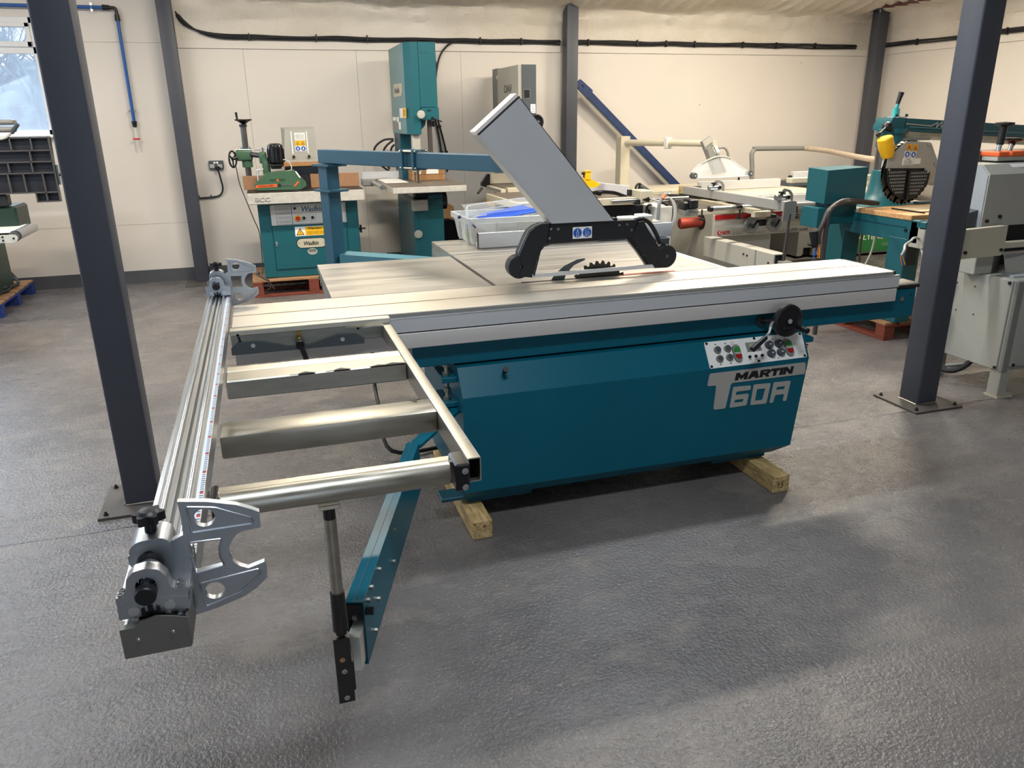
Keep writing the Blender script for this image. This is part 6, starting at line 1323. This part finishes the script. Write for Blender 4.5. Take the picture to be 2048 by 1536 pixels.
# extraction pipe and flexible hose
ep_ = thing('extraction_pipe', 'grey bent extraction pipe with a beige ribbed hose behind the white panel saw', 'pipe', (6.0, 8.8, 0))
part(ep_, 'pipe', MB().tube([(6.02, 8.8, .0), (6.015, 8.8, .9), (5.985, 8.8, 1.2), (5.99, 8.8, 1.25), (6.02, 8.8, 1.283), (6.07, 8.8, 1.293), (6.78, 8.8, 1.282)], .029, 14, 5), 'mgrey')
hp = [(6.76, 8.8, 1.282), (6.83, 8.75, 1.275), (6.85, 8.4, 1.255), (6.75, 7.8, 1.215), (6.50, 7.2, 1.215), (6.12, 6.5, 1.255), (5.72, 5.95, 1.27), (5.35, 5.55, 1.24), (5.15, 5.38, 1.20), (5.06, 5.36, 1.15)]
part(ep_, 'flexible_hose', MB().tube(hp, .03, 12, 22, rad=lambda t, i: .030 + (.0035 if i % 2 else 0)), 'flex')

# ------------------------------------------------------------------ green-fronted saw behind
al = thing('panel_saw', 'grey saw with a green lettered front panel standing behind the teal radial arm saw', 'saw', (7.1, 8.3, 0))
part(al, 'cabinet', MB().box(6.56, 7.75, 7.95, 8.7, .03, .86, .004), 'mgrey')
part(al, 'front_rail', MB().box(6.56, 7.75, 7.93, 7.95, .03, .28, .003), 'lgrey')
gpn = part(al, 'front_panel', MB().prism([(6.78, .055), (6.80, .16), (6.94, .295), (7.75, .29), (7.75, .05)], 'y', 7.915, 7.93), 'agreen')
text(gpn, 'ALTENDORF', (7.02, 7.914, .205), XA, ZA, .62, .055, 'paper', bold=.0, name='lettering')
text(gpn, 'COMPACT', (7.40, 7.914, .115), XA, ZA, .3, .036, 'lgrey', shear=.3, name='lettering')
part(gpn, 'gear_emblem', MB().prism([(6.92 + (.052 + .006 * (1 if int(k / 2) % 2 else -1)) * cos(2 * pi * k / 48), .215 + (.052 + .006 * (1 if int(k / 2) % 2 else -1)) * sin(2 * pi * k / 48)) for k in range(48)], 'y', 7.9135, 7.915, [circ(6.92, .215, .038, 24)]), 'lgrey')
text(gpn, 'AK', (6.895, 7.914, .198), XA, ZA, .05, .034, 'lgrey', name='lettering')
lb = part(al, 'side_foot', MB().prism([(6.24, .03), (6.24, .42), (6.56, .42), (6.56, .03), (6.47, .03), (6.47, .13), (6.33, .13), (6.33, .055), (6.30, .03)], 'y', 8.05, 8.6), 'mgrey')
part(lb, 'foot_recess', MB().box(6.33, 6.47, 8.1, 8.6, .03, .13), 'ink')
part(al, 'sliding_deck', MB().box(6.20, 8.0, 7.85, 8.15, .82, .90, .004), 'cream')
part(al, 'deck_end_cap', MB().box(5.90, 6.3, 7.88, 8.12, .90, .96, .004), 'dgrey')
part(al, 'cross_fence', MB().box(5.98, 7.0, 7.92, 7.98, .985, 1.062, .003), 'alu_grey')
part(al, 'fence_knob', MB().cyl((5.97, 7.95, 1.0), (5.94, 7.95, 1.0), .02, seg=14), 'black')
part(al, 'main_table', MB().box(6.4, 7.8, 8.15, 8.9, .86, .90, .004), 'lgrey')
part(al, 'cream_rail', MB().box(5.2, 6.6, 6.9, 7.0, 1.03, 1.08, .004), 'cream')
part(al, 'rail_legs', MB().box(5.9, 6.0, 6.92, 6.98, .0, 1.03), 'dgrey')

# ------------------------------------------------------------------ teal radial arm saw
pallet('timber_pallet', 'red-brown pallet under the teal radial arm saw beside the grey column', 4.54, 5.5, 4.70, 5.70, 'pallet_red', 'pallet_top', along='y')
ra = thing('radial_arm_saw', 'teal radial arm saw with a grey blade housing and wooden worktop', 'saw', (5.1, 5.2, .147))
part(ra, 'frame_rail', MB().box(4.60, 4.66, 4.58, 5.67, .775, .945, .004), 'wteal')
part(ra, 'rail_tip', MB().box(4.60, 4.66, 4.52, 4.58, .885, .94, .004), 'wteal')
part(ra, 'rail_seam', MB().box(4.596, 4.60, 4.70, 5.6, .882, .888), 'teal_dark')
part(ra, 'frame_rail', MB().box(4.60, 5.6, 4.60, 4.66, .80, .935, .004).box(4.60, 5.6, 5.60, 5.66, .80, .94, .004), 'teal_dark')
part(ra, 'leg', MB().box(4.598, 4.74, 4.675, 4.86, .147, .80, .004), 'wteal')
part(ra, 'leg', MB().hexa([(4.62, 5.40, .147), (4.78, 5.40, .147), (4.78, 5.62, .147), (4.62, 5.62, .147)], [(4.60, 5.35, .78), (4.76, 5.35, .78), (4.76, 5.55, .78), (4.60, 5.55, .78)]), 'wteal')
for y, z in ((4.70, .862), (5.55, .87), (5.55, .845)): part(ra, 'bolt', MB().cyl((4.60, y, z), (4.59, y, z), .012, seg=10), 'black')
part(ra, 'worktop', MB().box(4.595, 5.45, 4.66, 5.22, .938, .975, .003), 'ply')
part(ra, 'table_deck', MB().box(4.60, 5.6, 5.22, 5.67, .94, .955), 'lgrey')
sw = part(ra, 'motor_box', MB().hexa([(4.262, 5.23, 1.02), (4.65, 5.23, 1.0), (4.65, 5.47, 1.0), (4.268, 5.47, 1.03)], [(4.268, 5.23, 1.278), (4.65, 5.23, 1.295), (4.65, 5.47, 1.295), (4.268, 5.47, 1.288)]), 'wteal')
part(ra, 'lower_box', MB().box(4.215, 4.345, 5.23, 5.44, .832, .99, .004).box(4.345, 4.62, 5.27, 5.44, .85, 1.01, .004), 'wteal')
cl = part(ra, 'column', MB().lathe([(.31, 0), (.29, .012), (.22, .018), (.17, .05), (.135, .10), (.122, .2), (.118, .28), (.105, .29), (.105, .58), (.12, .58), (.12, .62), (0, .62)], (5.10, 5.52, .958), ZA, 36), 'wteal')
part(cl, 'column_sleeve', MB().cyl((5.10, 5.52, 1.24), (5.10, 5.52, 1.46), .108, seg=30), 'steel_dk2')
part(cl, 'flange_bolts', MB().cyl((5.30, 5.36, .97), (5.30, 5.36, .985), .015, seg=6).box(5.30, 5.42, 5.30, 5.38, .965, .985), 'wteal_sheen')
def tilt(x, z): return z - .06 * (x - 5.0) / 1.0
arm_p = [(5.02, 1.665), (6.98, 1.555), (6.98, 1.455), (5.06, 1.562), (4.985, 1.565), (4.985, 1.60)]
arm = part(ra, 'arm', MB().prism(arm_p, 'y', 5.44, 5.62), 'wteal')
part(arm, 'arm_ridge', MB().prism([(5.2, 1.585), (6.98, 1.484), (6.98, 1.492), (5.2, 1.593)], 'y', 5.43, 5.44), 'wteal_sheen')
part(arm, 'arm_seam', MB().box(5.148, 5.152, 5.438, 5.441, 1.562, 1.655), 'ink')
part(arm, 'track_rail', MB().prism([(5.10, 1.555), (6.80, 1.462), (6.80, 1.40), (5.10, 1.505)], 'y', 5.46, 5.60), 'cream')
def armz(x): return 1.613 - .0555 * (x - 5.15)
zz = [(5.16, 0), (5.42, -.006), (5.46, .012), (5.485, .028), (5.475, -.018), (5.53, .032), (5.525, -.012), (5.58, .026), (5.95, .026)]
part(arm, 'zigzag_stripe', MB().tube([(x, 5.437, armz(x) + d) for x, d in zz], .0055, 6), 'lgrey')
part(arm, 'top_washer', MB().cyl((5.12, 5.53, 1.655), (5.12, 5.53, 1.67), .09, seg=28), 'steel')
ck = part(arm, 'crank_post', MB().cyl((5.12, 5.53, 1.67), (5.12, 5.53, 1.735), .032, .028, 18).cyl((5.12, 5.53, 1.735), (5.13, 5.53, 1.775), .015, seg=12), 'wteal_sheen2')
part(ck, 'crank_grip', MB().cyl((5.125, 5.53, 1.77), (5.15, 5.53, 1.86), .016, .022, 14), 'black')
for dx in (-.05, .05): part(arm, 'bolt', MB().cyl((5.12 + dx, 5.46, 1.67), (5.12 + dx, 5.46, 1.69), .012, seg=6), 'black')
ll2 = part(ra, 'lock_lever', MB().ball((4.97, 5.44, 1.592), .042, seg=18), 'black')
part(ll2, 'lever_bar', MB().cyl((4.95, 5.43, 1.59), (4.72, 5.25, 1.54), .009, seg=10), 'steel')
part(ll2, 'lever_ball', MB().ball((4.715, 5.245, 1.539), .02, seg=14), 'black')
part(ra, 'cable_hook', MB().tube([(4.87, 5.42, 1.565), (4.93, 5.42, 1.555), (5.0, 5.42, 1.535), (5.05, 5.44, 1.56), (5.10, 5.45, 1.54)], .012, 8, 3), 'wteal')
part(ra, 'arm_bracket', MB().box(5.01, 5.12, 5.45, 5.6, 1.42, 1.56, .01), 'wteal')
g0 = 1.04
def R_(pts): return [(x * g0, 1.7 + (z - 1.7) * g0) for x, z in pts]
bh = part(ra, 'blade_housing', MB().prism(R_([(4.584, 1.376), (4.738, 1.494), (4.959, 1.483), (5.066, 1.331), (5.065, 1.17), (4.99, 1.16), (4.95, 1.29), (4.578, 1.30)]), 'y', 5.16, 5.22), 'lgrey')
part(bh, 'housing_edge', MB().prism(R_([(4.959, 1.483), (4.985, 1.475), (5.10, 1.30), (5.10, 1.15), (5.066, 1.16), (5.066, 1.331)]), 'y', 5.17, 5.30), 'cream')
guard_pts = [(4.578, 1.297), (4.745, 1.290), (4.985, 1.268), (4.998, 1.255), (4.99, 1.17), (4.955, 1.115), (4.89, 1.068), (4.815, 1.052), (4.75, 1.063), (4.68, 1.10), (4.62, 1.155), (4.59, 1.21)]
bg = part(ra, 'blade_guard', MB().prism(R_(guard_pts), 'y', 5.15, 5.16), 'guard')
hole = MB()
for i in range(11):
    for j in range(7):
        x, z = 4.605 + i * .0165, 1.262 - j * .0255
        if (x - 4.79) ** 2 + (z - 1.26) ** 2 < .19 ** 2 and x < 4.755:
            p = R_([(x, z)])[0]; hole.box(p[0], p[0] + .0075, 5.1485, 5.15, p[1], p[1] + .013)
        x2 = x + .19
        if (x2 - 4.79) ** 2 + (z - 1.26) ** 2 < .185 ** 2 and x2 > 4.81:
            p = R_([(x2, z - .012)])[0]; hole.box(p[0], p[0] + .0075, 5.1485, 5.15, p[1], p[1] + .013)
part(bg, 'guard_holes', hole, 'hole_grey', stuff=True)
part(bg, 'guard_seam', MB().prism(R_([(4.772, 1.285), (4.795, 1.285), (4.808, 1.055), (4.785, 1.055)]), 'y', 5.135, 5.15), 'gloss_black')
bl_pts = []
for k in range(40):
    a = 2 * pi * k / 40
    for da, r in ((0, .255), (.05, .25), (.1, .232)): bl_pts.append((4.975 + r * cos(a - da), 1.245 + r * sin(a - da)))
part(ra, 'saw_blade', MB().prism(bl_pts, 'y', 5.168, 5.172), 'blade')
for x, z in R_([(4.945, 1.468), (5.04, 1.318)]): part(bh, 'bolt', MB().cyl((x, 5.16, z), (x, 5.15, z), .012, seg=12), 'steel')
for x, z in R_([(4.592, 1.288), (4.968, 1.262)]): part(bg, 'bolt', MB().cyl((x, 5.15, z), (x, 5.142, z), .010, seg=12), 'steel')
for x, z in R_([(4.765, 1.450), (4.825, 1.446)]): warn_tri(bh, x, 5.159, z, .048, 'orange_y')
for x, z in R_([(4.755, 1.398), (4.815, 1.394)]): blue_disc(bh, x, 5.159, z, .022)
(lx, lz), (hx, hz) = R_([(4.722, 1.318), (4.822, 1.372)])
il = part(bh, 'instruction_label', MB().box(lx, hx, 5.1575, 5.16, lz, hz), 'paper')
text(il, 'DANGER', (lx + .03, 5.157, hz - .013), XA, ZA, .045, .008, 'ink', depth=.0005)
for k in range(4): text(il, 'onoo noono', (lx + .012, 5.157, hz - .024 - .009 * k), XA, ZA, .08, .005, 'ink_grey', depth=.0005)
part(bh, 'white_label', MB().box(hx + .006, hx + .075, 5.1585, 5.16, lz + .006, lz + .050), 'paper')
ys = part(ra, 'extraction_spout', MB().lathe([(0, 0), (.045, 0), (.060, .07), (.060, .15), (.052, .16), (0, .16)], (4.79, 5.19, 1.37), (-.36, 0, .93), 24), 'yellow')
part(ys, 'spout_plate', MB().prism(R_([(4.575, 1.375), (4.655, 1.448), (4.615, 1.485), (4.555, 1.42)]), 'y', 5.165, 5.215), 'yellow')
part(ra, 'carriage', MB().cyl((5.28, 5.5, 1.44), (5.28, 5.5, 1.50), .06, seg=20).box(5.12, 5.42, 5.42, 5.58, 1.48, 1.505, .004).box(5.27, 5.33, 5.45, 5.55, 1.0, 1.44, .01), 'mgrey')
part(ra, 'arm_end', MB().box(6.75, 7.15, 5.42, 5.64, 1.43, 1.56, .01), 'wteal')
eb = part(ra, 'name_badge', MB().box(6.86, 7.1, 5.41, 5.42, 1.46, 1.53, .002), 'lgrey')
text(eb, 'BRI', (6.875, 5.4095, 1.475), XA, ZA, .12, .036, 'ink_grey', shear=.2, name='lettering')
for a_, b_, dz in ((4.80, 4.95, 0), (4.82, 5.02, -.002)): pass
single('loose_board', 'thin pale board lying on the wooden worktop of the radial arm saw', 'board', MB().box(4.78, 5.3, 4.78, 5.05, .976, .986), 'ply_pale')
single('black_strip', 'thin black strip along the edge of the pale board', 'strip', MB().box(4.765, 4.778, 4.72, 5.05, .976, .986), 'black')
hz_ = thing('hose_pair', 'two dark rubber hoses arching from the teal radial arm saw to the floor', 'hose', (4.3, 5.0, 0))
part(hz_, 'hose', MB().tube([(4.80, 5.24, 1.0), (4.55, 5.18, 1.04), (4.38, 5.1, 1.055), (4.20, 4.98, 1.06), (4.07, 4.93, 1.01), (4.01, 4.9, .93), (3.98, 4.9, .85), (3.985, 4.9, .77)], .018, 10, 5), 'hosegrey')
part(hz_, 'hose', MB().tube([(4.78, 5.26, 1.0), (4.5, 5.16, 1.035), (4.3, 5.04, 1.05), (4.16, 4.96, 1.045), (4.07, 4.92, 1.01), (4.04, 4.9, .95), (4.04, 4.9, .6), (4.05, 4.9, .05)], .018, 10, 5), 'hosegrey')
part(hz_, 'plug_head', MB().cyl((3.945, 4.92, .86), (3.955, 4.9, .74), .035, .022, 14).box(3.90, 3.95, 4.88, 4.92, .755, .775, .004), 'black')
for k, (dx, mk_) in enumerate(((-.03, 'sign_blue'), (-.005, 'orange'), (.012, 'yellow'), (-.045, 'sign_blue'))):
    part(hz_, 'bare_wire', MB().tube([(3.985, 4.9, .775), (3.985 + dx * .6, 4.89, .73), (3.98 + dx, 4.88, .68 - .01 * k)], .0035, 5, 3), mk_)
for pts, nm in (([(5.36, 6.0, .80), (5.36, 6.0, .62), (5.365, 6.0, .45), (5.385, 6.0, .2)], 0), ([(5.52, 6.0, .80), (5.517, 6.0, .6), (5.50, 6.0, .45), (5.45, 6.0, .33), (5.40, 6.0, .25), (5.35, 6.0, .1)], 1)):
    single('hanging_cable', ['straight grey cable hanging beneath the radial arm saw table', 'curved pale cable hanging beneath the radial arm saw table'][nm], 'cable', MB().tube(pts, .010, 8, 5), ('hosegrey', 'cable_grey')[nm])
# switch box on the right leg
sb2 = part(ra, 'switch_box', MB().box(4.60, 4.80, 4.52, 4.66, .745, .90, .004), 'lgrey')
part(ra, 'leg_cover', MB().box(4.602, 4.70, 4.66, 4.676, .60, .88), 'black')
part(ra, 'white_label', MB().box(4.600, 4.64, 4.655, 4.66, .79, .865), 'paper')
part(ra, 'conduit', MB().tube([(4.70, 4.60, .79), (4.55, 4.55, .83), (4.46, 4.5, .815), (4.37, 4.45, .80), (4.32, 4.4, .775), (4.30, 4.4, .74)], .009, 8, 5), 'cable_grey')
for k, mk_ in enumerate(('orange', 'sign_blue', 'yellow')): part(ra, 'bare_wire', MB().tube([(4.30, 4.4, .75), (4.295 + .012 * k, 4.395, .71), (4.31 + .014 * k, 4.39, .67)], .003, 5, 3), mk_)
part(ra, 'earth_conduit', MB().tube([(4.62, 4.55, .75), (4.60, 4.5, .70), (4.52, 4.42, .6), (4.40, 4.30, .45), (4.33, 4.2, .3), (4.30, 4.1, .12), (4.4, 4.05, .012), (4.6, 4.0, .012)], .011, 8, 5), 'cable_grey')

# ------------------------------------------------------------------ wide sanding machine at the right edge
dm = thing('sanding_machine', 'wide pale grey sanding machine lettered dm-3 at the right edge', 'machine', (4.9, 4.0, 0))
part(dm, 'lower_cabinet', MB().box(4.245, 5.6, 3.42, 3.98, .172, .742, .004), 'lgrey')
part(dm, 'side_panel', MB().box(4.236, 4.246, 3.445, 3.975, .176, .738, .003), 'lgrey')
for y, z in ((3.465, .722), (3.455, .192)): part(dm, 'panel_screw', MB().cyl((4.237, y, z), (4.230, y, z), .010, seg=12), 'black')
for y, z in ((3.70, .655), (3.835, .655), (3.675, .48), (3.81, .48)): part(dm, 'rivet_hole', MB().cyl((4.237, y, z), (4.234, y, z), .005, seg=8), 'ink')
fp = part(dm, 'front_door', MB().box(4.29, 5.55, 3.40, 3.422, .20, .70, .012, 2), 'lgrey')
part(fp, 'door_screw', MB().cyl((4.315, 3.402, .215), (4.315, 3.394, .215), .010, seg=12), 'black')
part(dm, 'corner_post', MB().box(4.238, 4.285, 3.405, 3.43, .17, .74, .003), 'mgrey')
lgp = part(dm, 'leg', MB().box(4.245, 4.32, 3.41, 3.49, 0, .175, .003), 'lgrey')
part(lgp, 'foot_plate', MB().box(4.24, 4.36, 3.40, 3.50, 0, .012), 'cream')
part(dm, 'leg', MB().box(4.245, 4.32, 3.89, 3.97, 0, .175, .003), 'lgrey')
part(dm, 'upper_body', MB().prism([(3.755, 1.02), (3.755, 1.335), (3.815, 1.392), (4.02, 1.394), (4.02, 1.02)], 'x', 4.255, 5.9), 'lgrey')
part(dm, 'side_cover', MB().prism([(3.765, .76), (3.765, 1.330), (3.82, 1.384), (4.01, 1.386), (4.01, .76)], 'x', 4.250, 4.256), 'pale_blue_grey')
text(dm, 'dm-3', (4.29, 3.768, 1.336), XA, (0, .06, .057), .165, .052, 'ink', shear=.25, bold=.03, name='lettering')
part(dm, 'notice', MB().hexa([(4.475, 3.766, 1.339), (4.68, 3.766, 1.339), (4.68, 3.77, 1.337), (4.475, 3.77, 1.337)], [(4.46, 3.81, 1.391), (4.68, 3.81, 1.391), (4.68, 3.815, 1.389), (4.46, 3.815, 1.389)]), 'paper')
text(dm, 'CF46', (4.51, 3.7855, 1.3625), XA, (0, .06, .057), .05, .018, 'ink_grey', name='lettering')
for x, z in ((4.29, 1.055), (4.39, 1.078)): part(dm, 'panel_screw', MB().cyl((x, 3.756, z), (x, 3.742, z), .011, seg=12), 'black')
part(dm, 'side_motor_cover', MB().hexa([(4.17, 3.79, 1.0), (4.25, 3.79, 1.0), (4.25, 3.97, 1.0), (4.17, 3.97, 1.0)], [(4.16, 3.79, 1.10), (4.25, 3.79, 1.12), (4.25, 3.97, 1.13), (4.16, 3.97, 1.11)]), 'dgrey')
part(dm, 'machine_throat', MB().box(4.30, 5.9, 3.80, 4.0, .76, 1.03), 'ink')
cv = part(dm, 'conveyor_cover', MB().prism(rpoly([(3.93, .86), (4.285, .865), (4.30, .90), (4.292, 1.045), (3.96, 1.035)], .012), 'y', 3.60, 3.64), 'cream')
for x in (3.99, 4.27): part(cv, 'panel_screw', MB().cyl((x, 3.60, .90), (x, 3.588, .90), .010, seg=12), 'black')
part(dm, 'throat_block', MB().box(4.36, 4.42, 3.70, 3.80, .96, 1.03, .004), 'mgrey')
part(dm, 'throat_bar', MB().box(4.30, 5.2, 3.62, 3.66, .90, .94, .004), 'cream')
part(dm, 'throat_bar', MB().box(4.30, 5.2, 3.60, 3.63, .865, .885, .004), 'steel')
part(dm, 'riser_post', MB().box(4.16, 4.30, 3.66, 3.80, .742, .88, .004), 'lgrey')
part(dm, 'riser_post', MB().box(4.30, 4.36, 3.66, 3.80, .742, .87, .004), 'steel_dk2')
part(dm, 'folded_tray', MB().hexa([(4.36, 3.60, .745), (5.3, 3.42, .745), (5.3, 3.43, .745), (4.36, 3.61, .745)], [(4.36, 3.64, .86), (5.3, 3.46, .86), (5.3, 3.47, .86), (4.36, 3.65, .86)]), 'lgrey')
part(dm, 'tray_lip', MB().hexa([(4.30, 3.5, .743), (5.3, 3.40, .743), (5.3, 3.44, .743), (4.34, 3.62, .743)], [(4.30, 3.5, .752), (5.3, 3.40, .752), (5.3, 3.44, .752), (4.34, 3.62, .752)]), 'pale_blue_grey')
part(dm, 'side_switch', MB().box(4.19, 4.24, 3.86, 3.96, .56, .68, .006), 'black')
part(dm, 'side_motor', MB().box(4.13, 4.24, 3.86, 4.0, .33, .49, .03, 3), 'cream')
part(dm, 'motor_fan', MB().box(4.14, 4.2, 3.87, 3.98, .30, .33), 'black')
part(dm, 'looped_cable', MB().tube([(4.20, 3.90, .28), (4.165, 3.86, .16), (4.165, 3.80, .10), (4.19, 3.73, .09), (4.23, 3.67, .13), (4.26, 3.63, .2)], .017, 10, 6), 'cable')
oc = thing('suction_clamp', 'orange clamp with two black handles standing on the pale sanding machine', 'clamp', (4.45, 3.95, 1.40))
part(oc, 'clamp_body', MB().box(4.455, 4.75, 3.90, 4.02, 1.402, 1.432, .004), 'lgrey')
part(oc, 'clamp_jaw', MB().box(4.45, 4.54, 3.89, 4.03, 1.43, 1.46, .006).box(4.555, 4.75, 3.89, 4.03, 1.43, 1.46, .006), 'orange')
for x, h_ in ((4.505, 1.64), (4.60, 1.545)):
    hh = part(oc, 'spindle', MB().cyl((x, 3.95, 1.46), (x + .015, 3.95, h_ - .02), .014, seg=14), 'steel')
    part(hh, 'spindle_sleeve', MB().cyl((x + .003, 3.95, 1.50), (x + .012, 3.95, h_ - .03), .021, seg=14), 'black')
    part(hh, 'handle', MB().lathe([(0, 0), (.03, 0), (.055, .012), (.055, .024), (0, .03)], (x + .014, 3.95, h_ - .03), ZA, 20), 'black')
part(dm, 'rear_hood', MB().box(4.4, 5.9, 4.03, 4.2, 1.02, 1.46, .01), 'olive')

# ------------------------------------------------------------------ left edge: sander, conveyor, blue pallet
ls = thing('belt_sander', 'green sanding machine with a ribbed black tilting table under the window', 'sander', (-2.3, 8.1, 0))
Y0 = 8.0
part(ls, 'tilt_table', MB().prism([(-2.55, 1.125), (-2.55, 1.60), (-1.725, 1.60), (-1.72, 1.58), (-1.735, 1.044), (-1.915, 1.042), (-1.912, 1.125)], 'y', Y0, Y0 + .02), 'ribbed')
for x0_, x1_, z in ((-2.55, -1.73, 1.485), (-2.55, -1.73, 1.39), (-2.55, -1.73, 1.295), (-2.55, -1.73, 1.128), (-1.915, -1.735, 1.048), (-2.55, -1.73, 1.592)): part(ls, 'table_rib', MB().box(x0_, x1_, Y0 - .045, Y0, z - .005, z + .005), 'rib')
for x, z0_, z1_ in ((-2.03, 1.485, 1.6), (-1.87, 1.485, 1.6), (-1.895, 1.39, 1.485), (-2.08, 1.295, 1.39), (-1.90, 1.295, 1.39), (-1.98, 1.13, 1.295), (-1.83, 1.13, 1.295), (-1.73, 1.045, 1.6), (-1.83, 1.045, 1.13), (-2.1, 1.13, 1.295), (-1.912, 1.045, 1.13)): part(ls, 'table_rib', MB().box(x - .005, x + .005, Y0 - .045, Y0, z0_, z1_), 'rib')
part(ls, 'edge_bracket', MB().box(-1.735, -1.715, Y0 - .04, Y0 + .01, 1.19, 1.36, .003), 'dgreen')
part(ls, 'edge_plate', MB().box(-1.715, -1.70, Y0 - .03, Y0 + .01, 1.19, 1.36, .002), 'steel')
part(ls, 'edge_knob', MB().cyl((-1.705, Y0 - .02, 1.275), (-1.68, Y0 - .02, 1.275), .014, seg=12), 'black')
part(ls, 'stand', MB().box(-2.7, -2.105, 8.0, 8.4, .80, 1.015, .02), 'dgreen')
part(ls, 'pivot_block', MB().box(-2.5, -2.15, 7.98, 8.1, 1.02, 1.12, .01), 'guard')
part(ls, 'pedestal', MB().box(-3.1, -2.5, 8.3, 8.9, .146, .82, .01), 'dgreen')
part(ls, 'belt_roller', MB().box(-2.6, -1.985, 8.0, 8.15, 1.70, 1.745, .02, 3).box(-2.6, -1.995, 8.0, 8.15, 1.638, 1.685, .02, 3), 'mgrey')
part(ls, 'handle_arm', MB().tube([(-2.2, 7.98, 1.585), (-2.08, 7.96, 1.59), (-2.02, 7.95, 1.62), (-1.99, 7.94, 1.645)], .012, 8, 3), 'white')
part(ls, 'handle_grip', MB().cyl((-1.995, 7.94, 1.635), (-1.93, 7.92, 1.705), .017, seg=14), 'dgrey')
bc = thing('belt_conveyor', 'white belt conveyor with a steel end roller beside the dark ribbed table', 'conveyor', (-2.4, 7.8, 0))
part(bc, 'side_frame', MB().prism(rpoly([(-3.2, .755), (-2.06, .755), (-2.03, .765), (-2.02, .79), (-2.03, .815), (-2.06, .82), (-3.2, .825)], .01), 'y', 7.55, 7.57), 'white')
part(bc, 'belt', MB().box(-3.2, -2.07, 7.57, 8.15, .835, .842).box(-3.2, -2.07, 7.57, 8.15, .76, .80), 'paper')
part(bc, 'end_roller', MB().cyl((-2.045, 7.56, .805), (-2.045, 8.18, .805), .042, seg=26), 'steel')
part(bc, 'roller_ring', MB().cyl((-2.045, 7.572, .805), (-2.045, 7.592, .805), .045, seg=26).cyl((-2.045, 7.60, .805), (-2.045, 7.61, .805), .044, seg=26), 'black')
for x, z in ((-2.05, .79), (-2.13, .805), (-2.13, .775)): part(bc, 'bolt', MB().cyl((x, 7.55, z), (x, 7.543, z), .008, seg=10), 'black')
part(bc, 'stand', MB().box(-2.95, -2.85, 7.7, 8.1, 0, .76), 'mgrey')
pallet('timber_pallet', 'blue pallet with a coiled black hose under the window', -3.3, -2.42, 8.10, 9.28, 'pallet_blue', 'pallet_top', along='x')
ch = thing('hose_coil', 'coiled black hose lying on the blue pallet', 'hose', (-2.66, 8.55, .146))
for k in range(3): part(ch, 'coil_turn', MB().ring((-2.68, 8.6, .165 + .028 * k), ZA, .20 - .02 * k, .015, 36, 8), 'cable')
part(ch, 'loose_end', MB().tube([(-2.50, 8.7, .17), (-2.46, 8.85, .175), (-2.5, 9.0, .20), (-2.62, 9.1, .32), (-2.8, 9.15, .45)], .016, 8, 5), 'cable')
single('white_sack', 'crumpled white plastic sack on the blue pallet', 'sack', MB().ball((-2.86, 8.5, .30), .17, (1, 1.1, .9), 18), 'white')
